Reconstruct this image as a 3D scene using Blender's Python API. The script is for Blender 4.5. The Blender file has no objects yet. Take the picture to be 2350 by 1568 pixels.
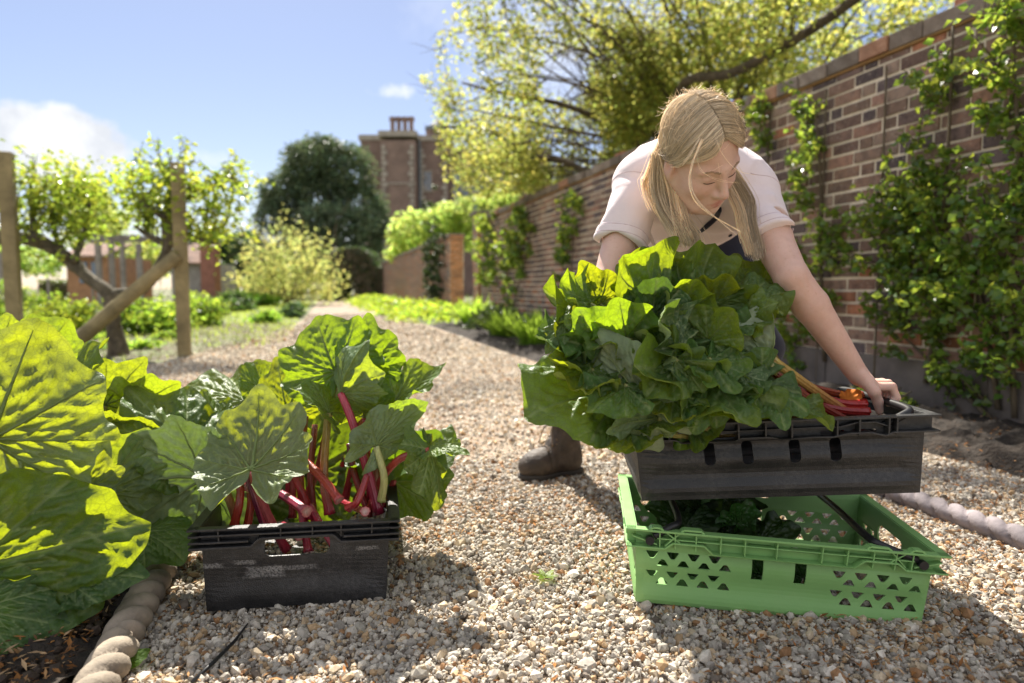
import bpy, bmesh, math, random
import numpy as np
from mathutils import Vector, Matrix
random.seed(5)
RNG = np.random.default_rng(11)
SC = bpy.context.scene
COL = SC.collection
R = math.radians

# ------------------------------------------------------------------ camera
EYE = 0.6435
FPX = 24 / 36 * 2350
PITCH = math.atan(122 / FPX)
cam_d = bpy.data.cameras.new('camera')
cam = bpy.data.objects.new('camera', cam_d)
COL.objects.link(cam)
cam.location = (0, 0, EYE)
cam.rotation_euler = (R(90) - PITCH, 0, 0)
cam_d.lens = 24
cam_d.sensor_width = 36
cam_d.clip_start = 0.05
cam_d.clip_end = 5000
cam_d.dof.use_dof = True
cam_d.dof.focus_distance = 1.36
cam_d.dof.aperture_fstop = 2.5
cam_d.dof.aperture_blades = 9
SC.camera = cam

# ------------------------------------------------------------------ light
SUN_AZ, SUN_EL = R(-17), R(49)
sun_dir = Vector((math.sin(SUN_AZ) * math.cos(SUN_EL), math.cos(SUN_AZ) * math.cos(SUN_EL), math.sin(SUN_EL)))
sl = bpy.data.lights.new('sun', 'SUN')
sl.energy = 5.0
sl.angle = R(0.55)
sl.color = (1.0, 0.94, 0.84)
so = bpy.data.objects.new('sun', sl)
COL.objects.link(so)
so.rotation_euler = sun_dir.to_track_quat('Z', 'Y').to_euler()

world = bpy.data.worlds.new('World')
SC.world = world
world.use_nodes = True
SC.view_settings.view_transform = 'Standard'
SC.view_settings.look = 'None'
SC.view_settings.gamma = 1
SC.view_settings.exposure = 1.45
SC.render.film_transparent = False
SC.cycles.max_bounces = 8
SC.cycles.transparent_max_bounces = 8
SC.cycles.sample_clamp_indirect = 6
SC.cycles.use_denoising = True


class NT:
    """tiny node-tree helper"""
    def __init__(s, tree):
        s.t = tree
        s.n = tree.nodes
        s.l = tree.links

    def new(s, typ, **kw):
        nd = s.n.new(typ)
        for k, v in kw.items():
            if hasattr(nd, k):
                setattr(nd, k, v)
        return nd

    def put(s, sock, v):
        if isinstance(v, bpy.types.NodeSocket):
            s.l.new(v, sock)
        elif v is not None:
            if isinstance(v, (tuple, list)) and len(v) == 3 and sock.type == 'RGBA':
                v = (*v, 1)
            sock.default_value = v

    def math(s, op, a, b=None, c=None, clamp=False):
        nd = s.n.new('ShaderNodeMath')
        nd.operation = op
        nd.use_clamp = clamp
        s.put(nd.inputs[0], a)
        if b is not None:
            s.put(nd.inputs[1], b)
        if c is not None:
            s.put(nd.inputs[2], c)
        return nd.outputs[0]

    def vmath(s, op, a, b=None):
        nd = s.n.new('ShaderNodeVectorMath')
        nd.operation = op
        s.put(nd.inputs[0], a)
        if b is not None:
            s.put(nd.inputs[1], b)
        return nd.outputs['Value'] if op in ('DOT_PRODUCT', 'LENGTH') else nd.outputs[0]

    def mix(s, f, a, b, blend='MIX'):
        nd = s.n.new('ShaderNodeMix')
        nd.data_type = 'RGBA'
        nd.blend_type = blend
        s.put(nd.inputs[0], f)
        s.put(nd.inputs[6], a)
        s.put(nd.inputs[7], b)
        return nd.outputs[2]

    def ramp(s, f, stops):
        nd = s.n.new('ShaderNodeValToRGB')
        e = nd.color_ramp.elements
        while len(e) < len(stops):
            e.new(0.5)
        for i, (p, c) in enumerate(stops):
            e[i].position = p
            e[i].color = (*c, 1) if len(c) == 3 else c
        s.put(nd.inputs[0], f)
        return nd.outputs[0]

    def maprange(s, f, a, b, c=0.0, d=1.0):
        nd = s.n.new('ShaderNodeMapRange')
        s.put(nd.inputs[0], f)
        for i, v in enumerate((a, b, c, d)):
            nd.inputs[i + 1].default_value = v
        return nd.outputs[0]

    def noise(s, vec, scale, detail=3, rough=0.55, dim='3D'):
        nd = s.n.new('ShaderNodeTexNoise')
        nd.noise_dimensions = dim
        s.put(nd.inputs['Vector'], vec)
        nd.inputs['Scale'].default_value = scale
        nd.inputs['Detail'].default_value = detail
        nd.inputs['Roughness'].default_value = rough
        return nd.outputs['Fac']

    def voronoi(s, vec, scale, feature='F1', out='Distance'):
        nd = s.n.new('ShaderNodeTexVoronoi')
        nd.feature = feature
        s.put(nd.inputs['Vector'], vec)
        nd.inputs['Scale'].default_value = scale
        return nd.outputs[out]

    def obj(s):
        return s.n.new('ShaderNodeTexCoord').outputs['Object']

    def attr(s, name, out='Color'):
        nd = s.n.new('ShaderNodeAttribute')
        nd.attribute_name = name
        return nd.outputs[out]

    def bump(s, h, strength=0.5, dist=0.01):
        nd = s.n.new('ShaderNodeBump')
        s.put(nd.inputs['Height'], h)
        nd.inputs['Strength'].default_value = strength
        nd.inputs['Distance'].default_value = dist
        return nd.outputs[0]


# sky: Nishita plus a few clouds laid on the dome by direction
w = NT(world.node_tree)
for nd in list(w.n):
    w.n.remove(nd)
sky = w.new('ShaderNodeTexSky', sky_type='NISHITA')
sky.sun_disc = False
sky.sun_elevation = SUN_EL
sky.sun_rotation = SUN_AZ
sky.air_density = 1.0
sky.dust_density = 0.3
sky.ozone_density = 1.6
gen = w.new('ShaderNodeTexCoord').outputs['Generated']


def dirv(px, py):
    fw = Vector((0, math.cos(PITCH), -math.sin(PITCH)))
    up = Vector((0, math.sin(PITCH), math.cos(PITCH)))
    return (fw + Vector((1, 0, 0)) * ((px - 1175) / FPX) + up * ((784 - py) / FPX))


def cloud(az, el, wa, we, scale, lo, hi, amp):
    c = Vector((math.sin(az) * math.cos(el), math.cos(az) * math.cos(el), math.sin(el)))
    e1 = Vector((math.cos(az), -math.sin(az), 0))
    e2 = c.cross(e1) * -1
    a = w.math('DIVIDE', w.vmath('DOT_PRODUCT', gen, tuple(e1)), wa)
    b = w.math('DIVIDE', w.math('SUBTRACT', w.vmath('DOT_PRODUCT', gen, tuple(e2)), c.dot(e2)), we)
    e = w.math('ADD', w.math('POWER', a, 2), w.math('POWER', b, 2))
    a1 = w.vmath('DOT_PRODUCT', gen, tuple(c))
    e = w.math('SUBTRACT', 1.0, e)
    n = w.noise(gen, scale, 6, 0.6)
    v = w.math('ADD', e, w.math('MULTIPLY', w.math('SUBTRACT', n, 0.5), amp))
    m = w.maprange(v, lo, hi)
    return w.math('MULTIPLY', m, w.math('GREATER_THAN', a1, 0.2), clamp=True)


skc = w.mix(1.0, sky.outputs[0], (0.50, 0.46, 0.485), 'MULTIPLY')
nb = w.noise(gen, 16, 5, 0.6)
shade = w.mix(w.maprange(nb, 0.36, 0.62), (3.1, 3.2, 3.4), (4.3, 4.3, 4.3))
m1 = cloud(R(-34.0), R(9.7), 0.105, 0.050, 15, 0.05, 0.40, 2.0)
m2 = cloud(R(-9.4), R(15.4), 0.045, 0.014, 30, 0.35, 1.2, 3.2)
m3 = cloud(R(-24), R(9.6), 0.055, 0.016, 25, 0.3, 1.2, 2.6)
m4 = cloud(R(4), R(20), 0.26, 0.13, 9, 0.25, 1.6, 2.4)
skc = w.mix(0.14, skc, (3.0, 3.1, 3.4))
c1 = w.mix(w.math('MULTIPLY', m4, 0.6), skc, (4.3, 4.4, 4.6))
c1 = w.mix(w.math('MULTIPLY', m2, 0.7), c1, (4.4, 4.4, 4.5))
c1 = w.mix(w.math('MULTIPLY', m3, 0.5), c1, (4.1, 4.2, 4.5))
c1 = w.mix(w.math('MULTIPLY', m1, 0.95), c1, shade)
# high haze whitening towards the sun, and unseen bright clouds added behind and overhead to fill the shade
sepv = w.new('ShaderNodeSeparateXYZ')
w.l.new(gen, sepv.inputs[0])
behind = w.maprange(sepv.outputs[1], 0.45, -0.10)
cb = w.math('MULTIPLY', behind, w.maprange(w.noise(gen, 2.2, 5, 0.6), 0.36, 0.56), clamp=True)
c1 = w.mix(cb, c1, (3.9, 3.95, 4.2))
bg = w.new('ShaderNodeBackground')
bg.inputs[1].default_value = 0.1
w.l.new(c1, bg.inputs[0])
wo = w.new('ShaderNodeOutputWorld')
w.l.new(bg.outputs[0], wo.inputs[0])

# ------------------------------------------------------------------ frames
PSI = math.atan(436 / FPX)      # the path and wall run this far left of the view
CP, SP = math.cos(PSI), math.sin(PSI)
WALL_U = 3.05


def W(u, v, z=0.0):
    return Vector((u * CP - v * SP, u * SP + v * CP, z))


def UV(p):
    return (p[0] * CP + p[1] * SP, -p[0] * SP + p[1] * CP)


def P(px, py, Y):
    d = dirv(px, py)
    return Vector((0, 0, EYE)) + d * (Y / d.y)


def G(px, py, z=0.0):
    d = dirv(px, py)
    return Vector((0, 0, EYE)) + d * ((z - EYE) / d.z)


def WP(px, py, u=WALL_U):
    d = dirv(px, py)
    t = u / (d.x * CP + d.y * SP)
    p = Vector((0, 0, EYE)) + d * t
    return (UV(p)[1], p.z)


# ------------------------------------------------------------------ objects
def link(name, data, parent=None):
    o = bpy.data.objects.new(name, data)
    COL.objects.link(o)
    if parent is not None:
        o.parent = parent
    return o


def tag(o, label=None, cat=None, group=None, kind=None):
    if label:
        o['label'] = label
    if cat:
        o['category'] = cat
    if group:
        o['group'] = group
    if kind:
        o['kind'] = kind
    return o


def thing(name, label, cat, loc=(0, 0, 0), group=None):
    o = bpy.data.objects.new(name, None)
    COL.objects.link(o)
    o.empty_display_size = 0.1
    o.location = loc
    return tag(o, label, cat, group)


def mesh(name, V, F, m=None, parent=None, smooth=True, col=None, uv=None, fl=None, world_space=True, midx=None):
    """one mesh object from arrays; V in world coordinates, moved into the parent's frame"""
    V = np.asarray(V, dtype=np.float32).reshape(-1, 3)
    if parent is not None and world_space:
        q = parent
        off = np.zeros(3, np.float32)
        while q is not None:
            off += np.array(q.location, dtype=np.float32)
            q = q.parent
        V = V - off
    me = bpy.data.meshes.new(name)
    if isinstance(F, np.ndarray):
        n, k = F.shape
        me.vertices.add(len(V))
        me.vertices.foreach_set('co', V.ravel())
        me.loops.add(n * k)
        me.loops.foreach_set('vertex_index', F.astype(np.int32).ravel())
        me.polygons.add(n)
        me.polygons.foreach_set('loop_start', np.arange(0, n * k, k, dtype=np.int32))
        me.polygons.foreach_set('loop_total', np.full(n, k, dtype=np.int32))
        me.update(calc_edges=True)
    else:
        me.from_pydata([tuple(map(float, v)) for v in V], [], [tuple(map(int, f)) for f in F])
    me.validate(verbose=False)
    me.polygons.foreach_set('use_smooth', np.full(len(me.polygons), smooth))
    if col is not None:
        a = me.attributes.new('col', 'FLOAT_COLOR', 'POINT')
        c = np.asarray(col, dtype=np.float32)
        if c.shape[1] == 3:
            c = np.concatenate([c, np.ones((len(c), 1), np.float32)], 1)
        a.data.foreach_set('color', c.ravel())
    if fl:
        for k2, arr in fl.items():
            a = me.attributes.new(k2, 'FLOAT', 'POINT')
            a.data.foreach_set('value', np.asarray(arr, dtype=np.float32).ravel())
    if midx is not None:
        me.polygons.foreach_set('material_index', np.asarray(midx, dtype=np.int32))
    for mm in (m if isinstance(m, (list, tuple)) else [m]):
        if mm:
            me.materials.append(mm)
    me.update()
    return link(name, me, parent)


class MB:
    """collects boxes, tubes and grids into one mesh"""
    def __init__(s):
        s.V = []
        s.F = []
        s.C = []
        s.c = (1, 1, 1)
        s.n = 0

    def add(s, V, F, c=None):
        V = np.asarray(V, dtype=float).reshape(-1, 3)
        s.V.append(V)
        F = F.tolist() if isinstance(F, np.ndarray) else F
        s.F.extend([[i + s.n for i in f] for f in F])
        cc = np.asarray(c if c is not None else s.c, dtype=float)
        s.C.append(np.tile(cc, (len(V), 1)) if cc.ndim == 1 else cc)
        s.n += len(V)
        return s

    def box(s, lo, hi, M=None, c=None, taper=0.0):
        (x0, y0, z0), (x1, y1, z1) = lo, hi
        tx, ty = (x1 - x0) * taper / 2, (y1 - y0) * taper / 2
        V = np.array([(x0, y0, z0), (x1, y0, z0), (x1, y1, z0), (x0, y1, z0),
                      (x0 + tx, y0 + ty, z1), (x1 - tx, y0 + ty, z1), (x1 - tx, y1 - ty, z1), (x0 + tx, y1 - ty, z1)])
        if M is not None:
            V = xf(M, V)
        return s.add(V, [(0, 3, 2, 1), (4, 5, 6, 7), (0, 1, 5, 4), (1, 2, 6, 5), (2, 3, 7, 6), (3, 0, 4, 7)], c)

    def wbox(s, u0, v0, z0, u1, v1, z1, c=None, taper=0.0):
        Mw = Matrix(((CP, -SP, 0, 0), (SP, CP, 0, 0), (0, 0, 1, 0), (0, 0, 0, 1)))
        return s.box((u0, v0, z0), (u1, v1, z1), Mw, c, taper)

    def tube(s, pts, rad, n=8, c=None, cap=True, squash=None):
        V, F = tube(pts, rad, n, cap, squash)
        return s.add(V, F, c)

    def build(s, name, m, parent=None, smooth=False, bevel=0.0, col=False, ws=True):
        V = np.concatenate(s.V) if s.V else np.zeros((0, 3))
        o = mesh(name, V, s.F, m, parent, smooth, col=np.concatenate(s.C) if col else None, world_space=ws)
        if bevel:
            b = o.modifiers.new('bevel', 'BEVEL')
            b.width = bevel
            b.segments = 2
            b.limit_method = 'ANGLE'
            b.angle_limit = R(40)
        return o


def xf(M, V):
    M = np.array(M)
    V = np.asarray(V, dtype=float)
    return V @ M[:3, :3].T + M[:3, 3]


def tube(pts, rad, n=8, cap=True, squash=None):
    pts = np.asarray([tuple(p) for p in pts], dtype=float)
    k = len(pts)
    rad = np.broadcast_to(np.asarray(rad, dtype=float), (k,))
    tan = np.gradient(pts, axis=0)
    tan /= np.linalg.norm(tan, axis=1, keepdims=True) + 1e-12
    ref = np.array([0.0, 0, 1]) if abs(tan[0, 2]) < 0.9 else np.array([1.0, 0, 0])
    a = np.cross(tan[0], ref)
    a /= np.linalg.norm(a)
    V = []
    th = np.arange(n) * 2 * np.pi / n
    for i in range(k):
        a = a - tan[i] * a.dot(tan[i])
        a /= np.linalg.norm(a) + 1e-12
        b = np.cross(tan[i], a)
        prof = np.ones(n) if squash is None else squash(th)
        V.append(pts[i] + rad[i] * prof[:, None] * (np.cos(th)[:, None] * a + np.sin(th)[:, None] * b))
    V = np.concatenate(V)
    F = []
    for i in range(k - 1):
        for j in range(n):
            j2 = (j + 1) % n
            F.append([i * n + j, i * n + j2, (i + 1) * n + j2, (i + 1) * n + j])
    if cap:
        F.append(list(range(n))[::-1])
        F.append([(k - 1) * n + j for j in range(n)])
    return V, F


def spline(ctrl, n=24):
    """Catmull-Rom through the control points"""
    c = np.asarray([tuple(p) for p in ctrl], dtype=float)
    c = np.concatenate([[2 * c[0] - c[1]], c, [2 * c[-1] - c[-2]]])
    segs = len(c) - 3
    out = []
    for t in np.linspace(0, segs, n):
        i = min(int(t), segs - 1)
        f = t - i
        p0, p1, p2, p3 = c[i:i + 4]
        out.append(0.5 * (2 * p1 + (p2 - p0) * f + (2 * p0 - 5 * p1 + 4 * p2 - p3) * f * f + (3 * p1 - p0 - 3 * p2 + p3) * f ** 3))
    return np.array(out)


def nrm(v):
    v = np.asarray(v, dtype=float)
    return v / (np.linalg.norm(v, axis=-1, keepdims=True) + 1e-12)


# smooth value noise for shaping geometry
_NZ = np.random.default_rng(3).random((32, 32, 32))


def vnoise(p, scale=1.0):
    p = np.asarray(p, dtype=float) * scale
    i = np.floor(p).astype(int)
    f = p - i
    f = f * f * (3 - 2 * f)
    r = 0
    for dx in (0, 1):
        for dy in (0, 1):
            for dz in (0, 1):
                wgt = (f[..., 0] if dx else 1 - f[..., 0]) * (f[..., 1] if dy else 1 - f[..., 1]) * (f[..., 2] if dz else 1 - f[..., 2])
                r = r + wgt * _NZ[(i[..., 0] + dx) % 32, (i[..., 1] + dy) % 32, (i[..., 2] + dz) % 32]
    return r


# ------------------------------------------------------------------ materials
def mat(name):
    m = bpy.data.materials.new(name)
    m.use_nodes = True
    t = NT(m.node_tree)
    b = t.n['Principled BSDF']
    return m, t, b


def plain(name, color, rough=0.6, var=0.25, scale=8.0, bump=0.15, bscale=60.0, bdist=0.004, attr=False, metal=0.0, spec=0.4):
    m, t, b = mat(name)
    o = t.obj()
    n = t.noise(o, scale, 5, 0.6)
    c = tuple(color)
    lo = tuple(x * (1 - var) for x in c)
    hi = tuple(min(1, x * (1 + var)) for x in c)
    cc = t.mix(t.maprange(n, 0.3, 0.7), lo, hi)
    if attr:
        cc = t.mix(1.0, cc, t.attr('col'), 'MULTIPLY')
    t.put(b.inputs['Base Color'], cc)
    b.inputs['Roughness'].default_value = rough
    b.inputs['Metallic'].default_value = metal
    b.inputs['Specular IOR Level'].default_value = spec
    if bump:
        t.put(b.inputs['Normal'], t.bump(t.noise(o, bscale, 4, 0.6), bump, bdist))
    return m


def leafmat(name, top, trans, f=0.5, rough=0.45, under=None, spec=0.35, vein=None, var=0.25):
    """leaf: a glossy upper side, an optional paler lower side, and light passing through"""
    m, t, b = mat(name)
    out = t.n['Material Output']
    att = t.attr('col')
    c = t.mix(1.0, top, att, 'MULTIPLY')
    tc = t.mix(1.0, trans, att, 'MULTIPLY')
    if under:
        back = t.n.new('ShaderNodeNewGeometry').outputs['Backfacing']
        c = t.mix(back, c, t.mix(1.0, under, att, 'MULTIPLY'))
    if vein:
        va = t.attr('vein', 'Fac')
        c = t.mix(t.math('MULTIPLY', va, 0.85), c, vein)
        tc = t.mix(t.math('MULTIPLY', va, 0.6), tc, tuple(x * 0.6 for x in trans))
        o = t.obj()
        n = t.noise(o, 85, 4, 0.65)
        bl = t.voronoi(o, 75, 'SMOOTH_F1')
        t.put(b.inputs['Normal'], t.bump(t.math('ADD', n, t.math('MULTIPLY', bl, -0.9)), 0.55, 0.005))
        blot = t.noise(o, 16, 4, 0.6)
        c = t.mix(t.maprange(blot, 0.42, 0.7), c, t.mix(0.45, c, (0.02, 0.04, 0.012)))
        net = t.maprange(t.voronoi(o, 62, 'DISTANCE_TO_EDGE'), 0.0, 0.09)
        net2 = t.maprange(t.voronoi(o, 170, 'DISTANCE_TO_EDGE'), 0.0, 0.12)
        nn_ = t.math('MULTIPLY', t.math('ADD', t.math('MULTIPLY', net, 0.34), 0.66), t.math('ADD', t.math('MULTIPLY', net2, 0.2), 0.8))
        tc = t.mix(1.0, tc, nn_, 'MULTIPLY')
        c = t.mix(t.math('SUBTRACT', 0.22, t.math('MULTIPLY', net, 0.22)), c, vein)
        r2 = t.maprange(t.noise(o, 30, 2), 0.3, 0.7, rough - 0.08, rough + 0.14)
        t.put(b.inputs['Roughness'], r2)
    else:
        b.inputs['Roughness'].default_value = rough
    t.put(b.inputs['Base Color'], c)
    b.inputs['Specular IOR Level'].default_value = spec
    tr = t.new('ShaderNodeBsdfTranslucent')
    t.put(tr.inputs[0], tc)
    mx = t.new('ShaderNodeMixShader')
    mx.inputs[0].default_value = f
    t.l.new(b.outputs[0], mx.inputs[1])
    t.l.new(tr.outputs[0], mx.inputs[2])
    t.l.new(mx.outputs[0], out.inputs[0])
    return m


M = {}
M['bark'] = plain('bark', (0.10, 0.075, 0.05), 0.9, 0.5, 12, 0.8, 40, 0.02)
M['old_bark'] = plain('old_bark', (0.12, 0.10, 0.07), 0.9, 0.55, 14, 0.9, 45, 0.02)
M['post_wood'] = plain('post_wood', (0.25, 0.20, 0.10), 0.85, 0.4, 5, 0.5, 50, 0.01)
M['grey_wood'] = plain('grey_wood', (0.24, 0.21, 0.19), 0.85, 0.3, 5, 0.3, 40, 0.01)
M['stem'] = plain('stem', (0.10, 0.075, 0.045), 0.85, 0.3, 20, 0.3)
M['green_stem'] = plain('green_stem', (0.10, 0.16, 0.03), 0.6, 0.3, 20, 0.1)
M['soil'] = plain('soil', (0.030, 0.022, 0.016), 0.95, 0.6, 14, 1.0, 60, 0.02)
M['tree_leaf'] = leafmat('tree_leaf', (0.125, 0.16, 0.026), (0.55, 0.59, 0.13), 0.58)
M['climber_leaf'] = leafmat('climber_leaf', (0.085, 0.165, 0.03), (0.40, 0.52, 0.06), 0.5, 0.27, spec=0.6)
M['apple_leaf'] = leafmat('apple_leaf', (0.10, 0.16, 0.02), (0.46, 0.58, 0.06), 0.55, 0.35)
M['yellow_leaf'] = leafmat('yellow_leaf', (0.22, 0.25, 0.06), (0.64, 0.70, 0.20), 0.55)
M['dark_leaf'] = leafmat('dark_leaf', (0.045, 0.065, 0.035), (0.09, 0.12, 0.05), 0.25, 0.5)
M['hedge_leaf'] = leafmat('hedge_leaf', (0.035, 0.055, 0.022), (0.08, 0.12, 0.03), 0.3, 0.4)
M['herb_leaf'] = leafmat('herb_leaf', (0.09, 0.17, 0.02), (0.42, 0.60, 0.06), 0.55, 0.45)
M['grass'] = leafmat('grass', (0.12, 0.18, 0.03), (0.42, 0.55, 0.07), 0.5, 0.5)
M['twig'] = leafmat('twig', (0.13, 0.10, 0.065), (0.2, 0.15, 0.08), 0.2, 0.7)
# ------------------------------------------------------------------ ground
def sheet(name, pts, z, m, sub=0):
    V = [(p[0], p[1], z) for p in pts]
    o = mesh(name, V, [list(range(len(V)))], m, None, False)
    return tag(o, kind='structure')


m, t, b = mat('ground')
o_ = t.obj()
n1 = t.noise(o_, 0.9, 6, 0.65)
n2 = t.noise(o_, 9, 5, 0.7)
c = t.mix(t.maprange(n1, 0.38, 0.6), (0.115, 0.09, 0.06), (0.10, 0.145, 0.035))
c = t.mix(t.maprange(n2, 0.45, 0.75), c, (0.22, 0.19, 0.13))
t.put(b.inputs['Base Color'], c)
b.inputs['Roughness'].default_value = 0.95
t.put(b.inputs['Normal'], t.bump(n2, 0.8, 0.05))
M['ground'] = m
sheet('ground', [(-900, -60), (900, -60), (900, 1500), (-900, 1500)], -0.012, M['ground'])

m, t, b = mat('gravel_path')
o_ = t.obj()
v1 = t.voronoi(o_, 75, 'F1', 'Color')
v2 = t.voronoi(o_, 75, 'F1', 'Distance')
hv = t.new('ShaderNodeSeparateColor')
t.l.new(v1, hv.inputs[0])
c = t.ramp(hv.outputs[0], [(0.0, (0.10, 0.07, 0.05)), (0.22, (0.22, 0.15, 0.095)), (0.45, (0.29, 0.225, 0.155)), (0.75, (0.36, 0.295, 0.225)), (1.0, (0.44, 0.39, 0.32))])
big = t.noise(o_, 1.3, 5, 0.65)
c = t.mix(t.maprange(big, 0.40, 0.68), c, t.mix(0.55, c, (0.27, 0.17, 0.10)))
t.put(b.inputs['Base Color'], c)
b.inputs['Roughness'].default_value = 0.9
t.put(b.inputs['Normal'], t.bump(v2, 1.0, 0.012))
M['gravel_path'] = m
path_uv = [(-0.36, -3), (2.36, -3), (2.30, 3.6), (1.80, 3.9), (1.78, 12), (1.85, 26), (2.0, 42), (-0.1, 42), (-0.30, 20), (-0.38, 14), (-0.85, 8.6), (-1.35, 6.5), (-2.2, 6.25), (-16, 6.2), (-16, 4.2), (-0.36, 4.2)]
sheet('gravel_path', [W(u, v) for u, v in path_uv], 0.0, M['gravel_path'])


def soil_bed(name, u0, u1, v0, v1, seed, res=0.05, h=0.03, amp=0.05):
    nu, nv = max(2, int((u1 - u0) / res)), max(2, int((v1 - v0) / res))
    uu, vv = np.meshgrid(np.linspace(u0, u1, nu), np.linspace(v0, v1, nv))
    q = np.stack([uu, vv, np.full_like(uu, seed)], -1)
    z = h + amp * (vnoise(q, 3) - 0.5) + amp * 0.8 * (vnoise(q, 11) - 0.4) + amp * 0.5 * vnoise(q, 31)
    ef = np.clip(np.minimum(np.minimum(uu - u0, u1 + .3 - uu), np.minimum(vv - v0, v1 - vv)) / 0.09, 0, 1)
    z = z * ef - 0.012 * (1 - ef)
    X, Y = uu * CP - vv * SP, uu * SP + vv * CP
    V = np.stack([X, Y, z], -1).reshape(-1, 3)
    i = np.arange(nu * nv).reshape(nv, nu)
    F = np.stack([i[:-1, :-1], i[:-1, 1:], i[1:, 1:], i[1:, :-1]], -1).reshape(-1, 4)
    return tag(mesh(name, V, F, M['soil'], None, True), kind='structure')


soil_bed('soil_bed', -3.6, -0.385, 0.2, 4.2, 1.0, 0.02, 0.02, 0.05)
soil_bed('soil_bed', 1.80, WALL_U, 3.75, 12, 7.0, 0.03, 0.02, 0.045)
soil_bed('soil_bed', 2.26, WALL_U, 1.0, 3.75, 9.0, 0.025, 0.03, 0.06)

# stones of the gravel, near the camera
ICO = np.array([(0, .526, .851), (0, -.526, .851), (0, .526, -.851), (0, -.526, -.851), (.526, .851, 0), (-.526, .851, 0), (.526, -.851, 0), (-.526, -.851, 0), (.851, 0, .526), (.851, 0, -.526), (-.851, 0, .526), (-.851, 0, -.526)])
ICF = np.array([(0, 1, 8), (0, 8, 4), (0, 4, 5), (0, 5, 10), (0, 10, 1), (1, 10, 7), (1, 7, 6), (1, 6, 8), (8, 6, 9), (8, 9, 4), (4, 9, 2), (4, 2, 5), (5, 2, 11), (5, 11, 10), (10, 11, 7), (7, 11, 3), (7, 3, 6), (6, 3, 9), (9, 3, 2), (2, 3, 11)])
CUB = np.array([(x, y, z) for z in (-.6, .6) for y in (-.65, .65) for x in (-.65, .65)])
CUF = np.array([(0, 2, 3, 1), (4, 5, 7, 6), (0, 1, 5, 4), (1, 3, 7, 5), (3, 2, 6, 7), (2, 0, 4, 6)])
STONE_COLS = np.array([(0.56, 0.53, 0.48), (0.45, 0.42, 0.38), (0.33, 0.31, 0.285), (0.50, 0.42, 0.31), (0.42, 0.30, 0.18), (0.30, 0.17, 0.085), (0.62, 0.59, 0.53), (0.15, 0.125, 0.105), (0.40, 0.38, 0.34), (0.48, 0.37, 0.25)])
STONE_P = np.array([.17, .17, .16, .11, .07, .05, .09, .05, .10, .03])


def on_path(X, Y, lo=-0.34, hi=1.74):
    u = X * CP + Y * SP
    v = -X * SP + Y * CP
    ok = (u > lo) & (u < hi + 0.52 * (v < 3.75) - 0.08 * (vnoise(np.stack([X, Y, 0 * X], -1), 5) > .5))
    ok |= (v > 4.25) & (v < 6.3) & (u < 0)
    ok |= (v > 6.2) & (u < 0) & (u > -1.35 + (v - 6.5) * 0.16)
    return ok


def scatter_xy(n, y0, y1, rng, ok=on_path):
    Y = np.sqrt(rng.uniform(y0 ** 2, y1 ** 2, n))
    X = rng.uniform(-1, 1, n) * (Y * 0.78 + 0.12)
    k = ok(X, Y)
    return X[k], Y[k]


def rand_rot(n, rng):
    q = nrm(rng.normal(size=(n, 4)))
    a, b_, c_, d = q.T
    return np.stack([np.stack([1 - 2 * (c_ * c_ + d * d), 2 * (b_ * c_ - a * d), 2 * (b_ * d + a * c_)], -1),
                     np.stack([2 * (b_ * c_ + a * d), 1 - 2 * (b_ * b_ + d * d), 2 * (c_ * d - a * b_)], -1),
                     np.stack([2 * (b_ * d - a * c_), 2 * (c_ * d + a * b_), 1 - 2 * (b_ * b_ + c_ * c_)], -1)], 1)


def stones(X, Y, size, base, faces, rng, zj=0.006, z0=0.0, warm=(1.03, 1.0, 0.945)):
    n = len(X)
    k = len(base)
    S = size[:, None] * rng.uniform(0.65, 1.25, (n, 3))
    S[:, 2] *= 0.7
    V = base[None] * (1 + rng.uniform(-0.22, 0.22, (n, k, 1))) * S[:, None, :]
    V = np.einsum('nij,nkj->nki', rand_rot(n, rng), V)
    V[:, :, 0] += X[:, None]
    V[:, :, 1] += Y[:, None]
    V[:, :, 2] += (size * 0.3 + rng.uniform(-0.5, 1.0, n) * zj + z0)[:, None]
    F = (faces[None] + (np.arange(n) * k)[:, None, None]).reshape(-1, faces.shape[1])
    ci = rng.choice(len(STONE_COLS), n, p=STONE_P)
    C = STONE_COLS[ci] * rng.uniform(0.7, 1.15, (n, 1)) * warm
    return V.reshape(-1, 3), F, np.repeat(C, k, axis=0)


m, t, b = mat('stone')
o_ = t.obj()
c = t.mix(1.0, t.attr('col'), t.ramp(t.noise(o_, 160, 4, 0.6), [(0.3, (0.72, 0.7, 0.68)), (0.7, (1.1, 1.08, 1.05))]), 'MULTIPLY')
t.put(b.inputs['Base Color'], c)
b.inputs['Roughness'].default_value = 0.75
b.inputs['Specular IOR Level'].default_value = 0.3
M['stone'] = m
rg = np.random.default_rng(21)
X, Y = scatter_xy(165000, 0.72, 2.5, rg)
sz = np.exp(rg.normal(math.log(0.0043), 0.42, len(X))).clip(0.0024, 0.015)
V1, F1, C1 = stones(X, Y, sz, ICO, ICF, rg, 0.006)
tag(mesh('gravel', V1, F1, M['stone'], None, False, col=C1), 'loose pale and brown flint gravel covering the path around the crates', 'gravel', kind='stuff')
X, Y = scatter_xy(100000, 2.45, 7.5, rg)
sz = np.exp(rg.normal(math.log(0.0062), 0.38, len(X))).clip(0.004, 0.02)
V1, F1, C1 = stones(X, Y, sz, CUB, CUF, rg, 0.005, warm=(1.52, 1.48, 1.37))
tag(mesh('gravel', V1, F1, M['stone'], None, False, col=C1), 'sunlit gravel further along the garden path', 'gravel', kind='stuff')

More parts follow.
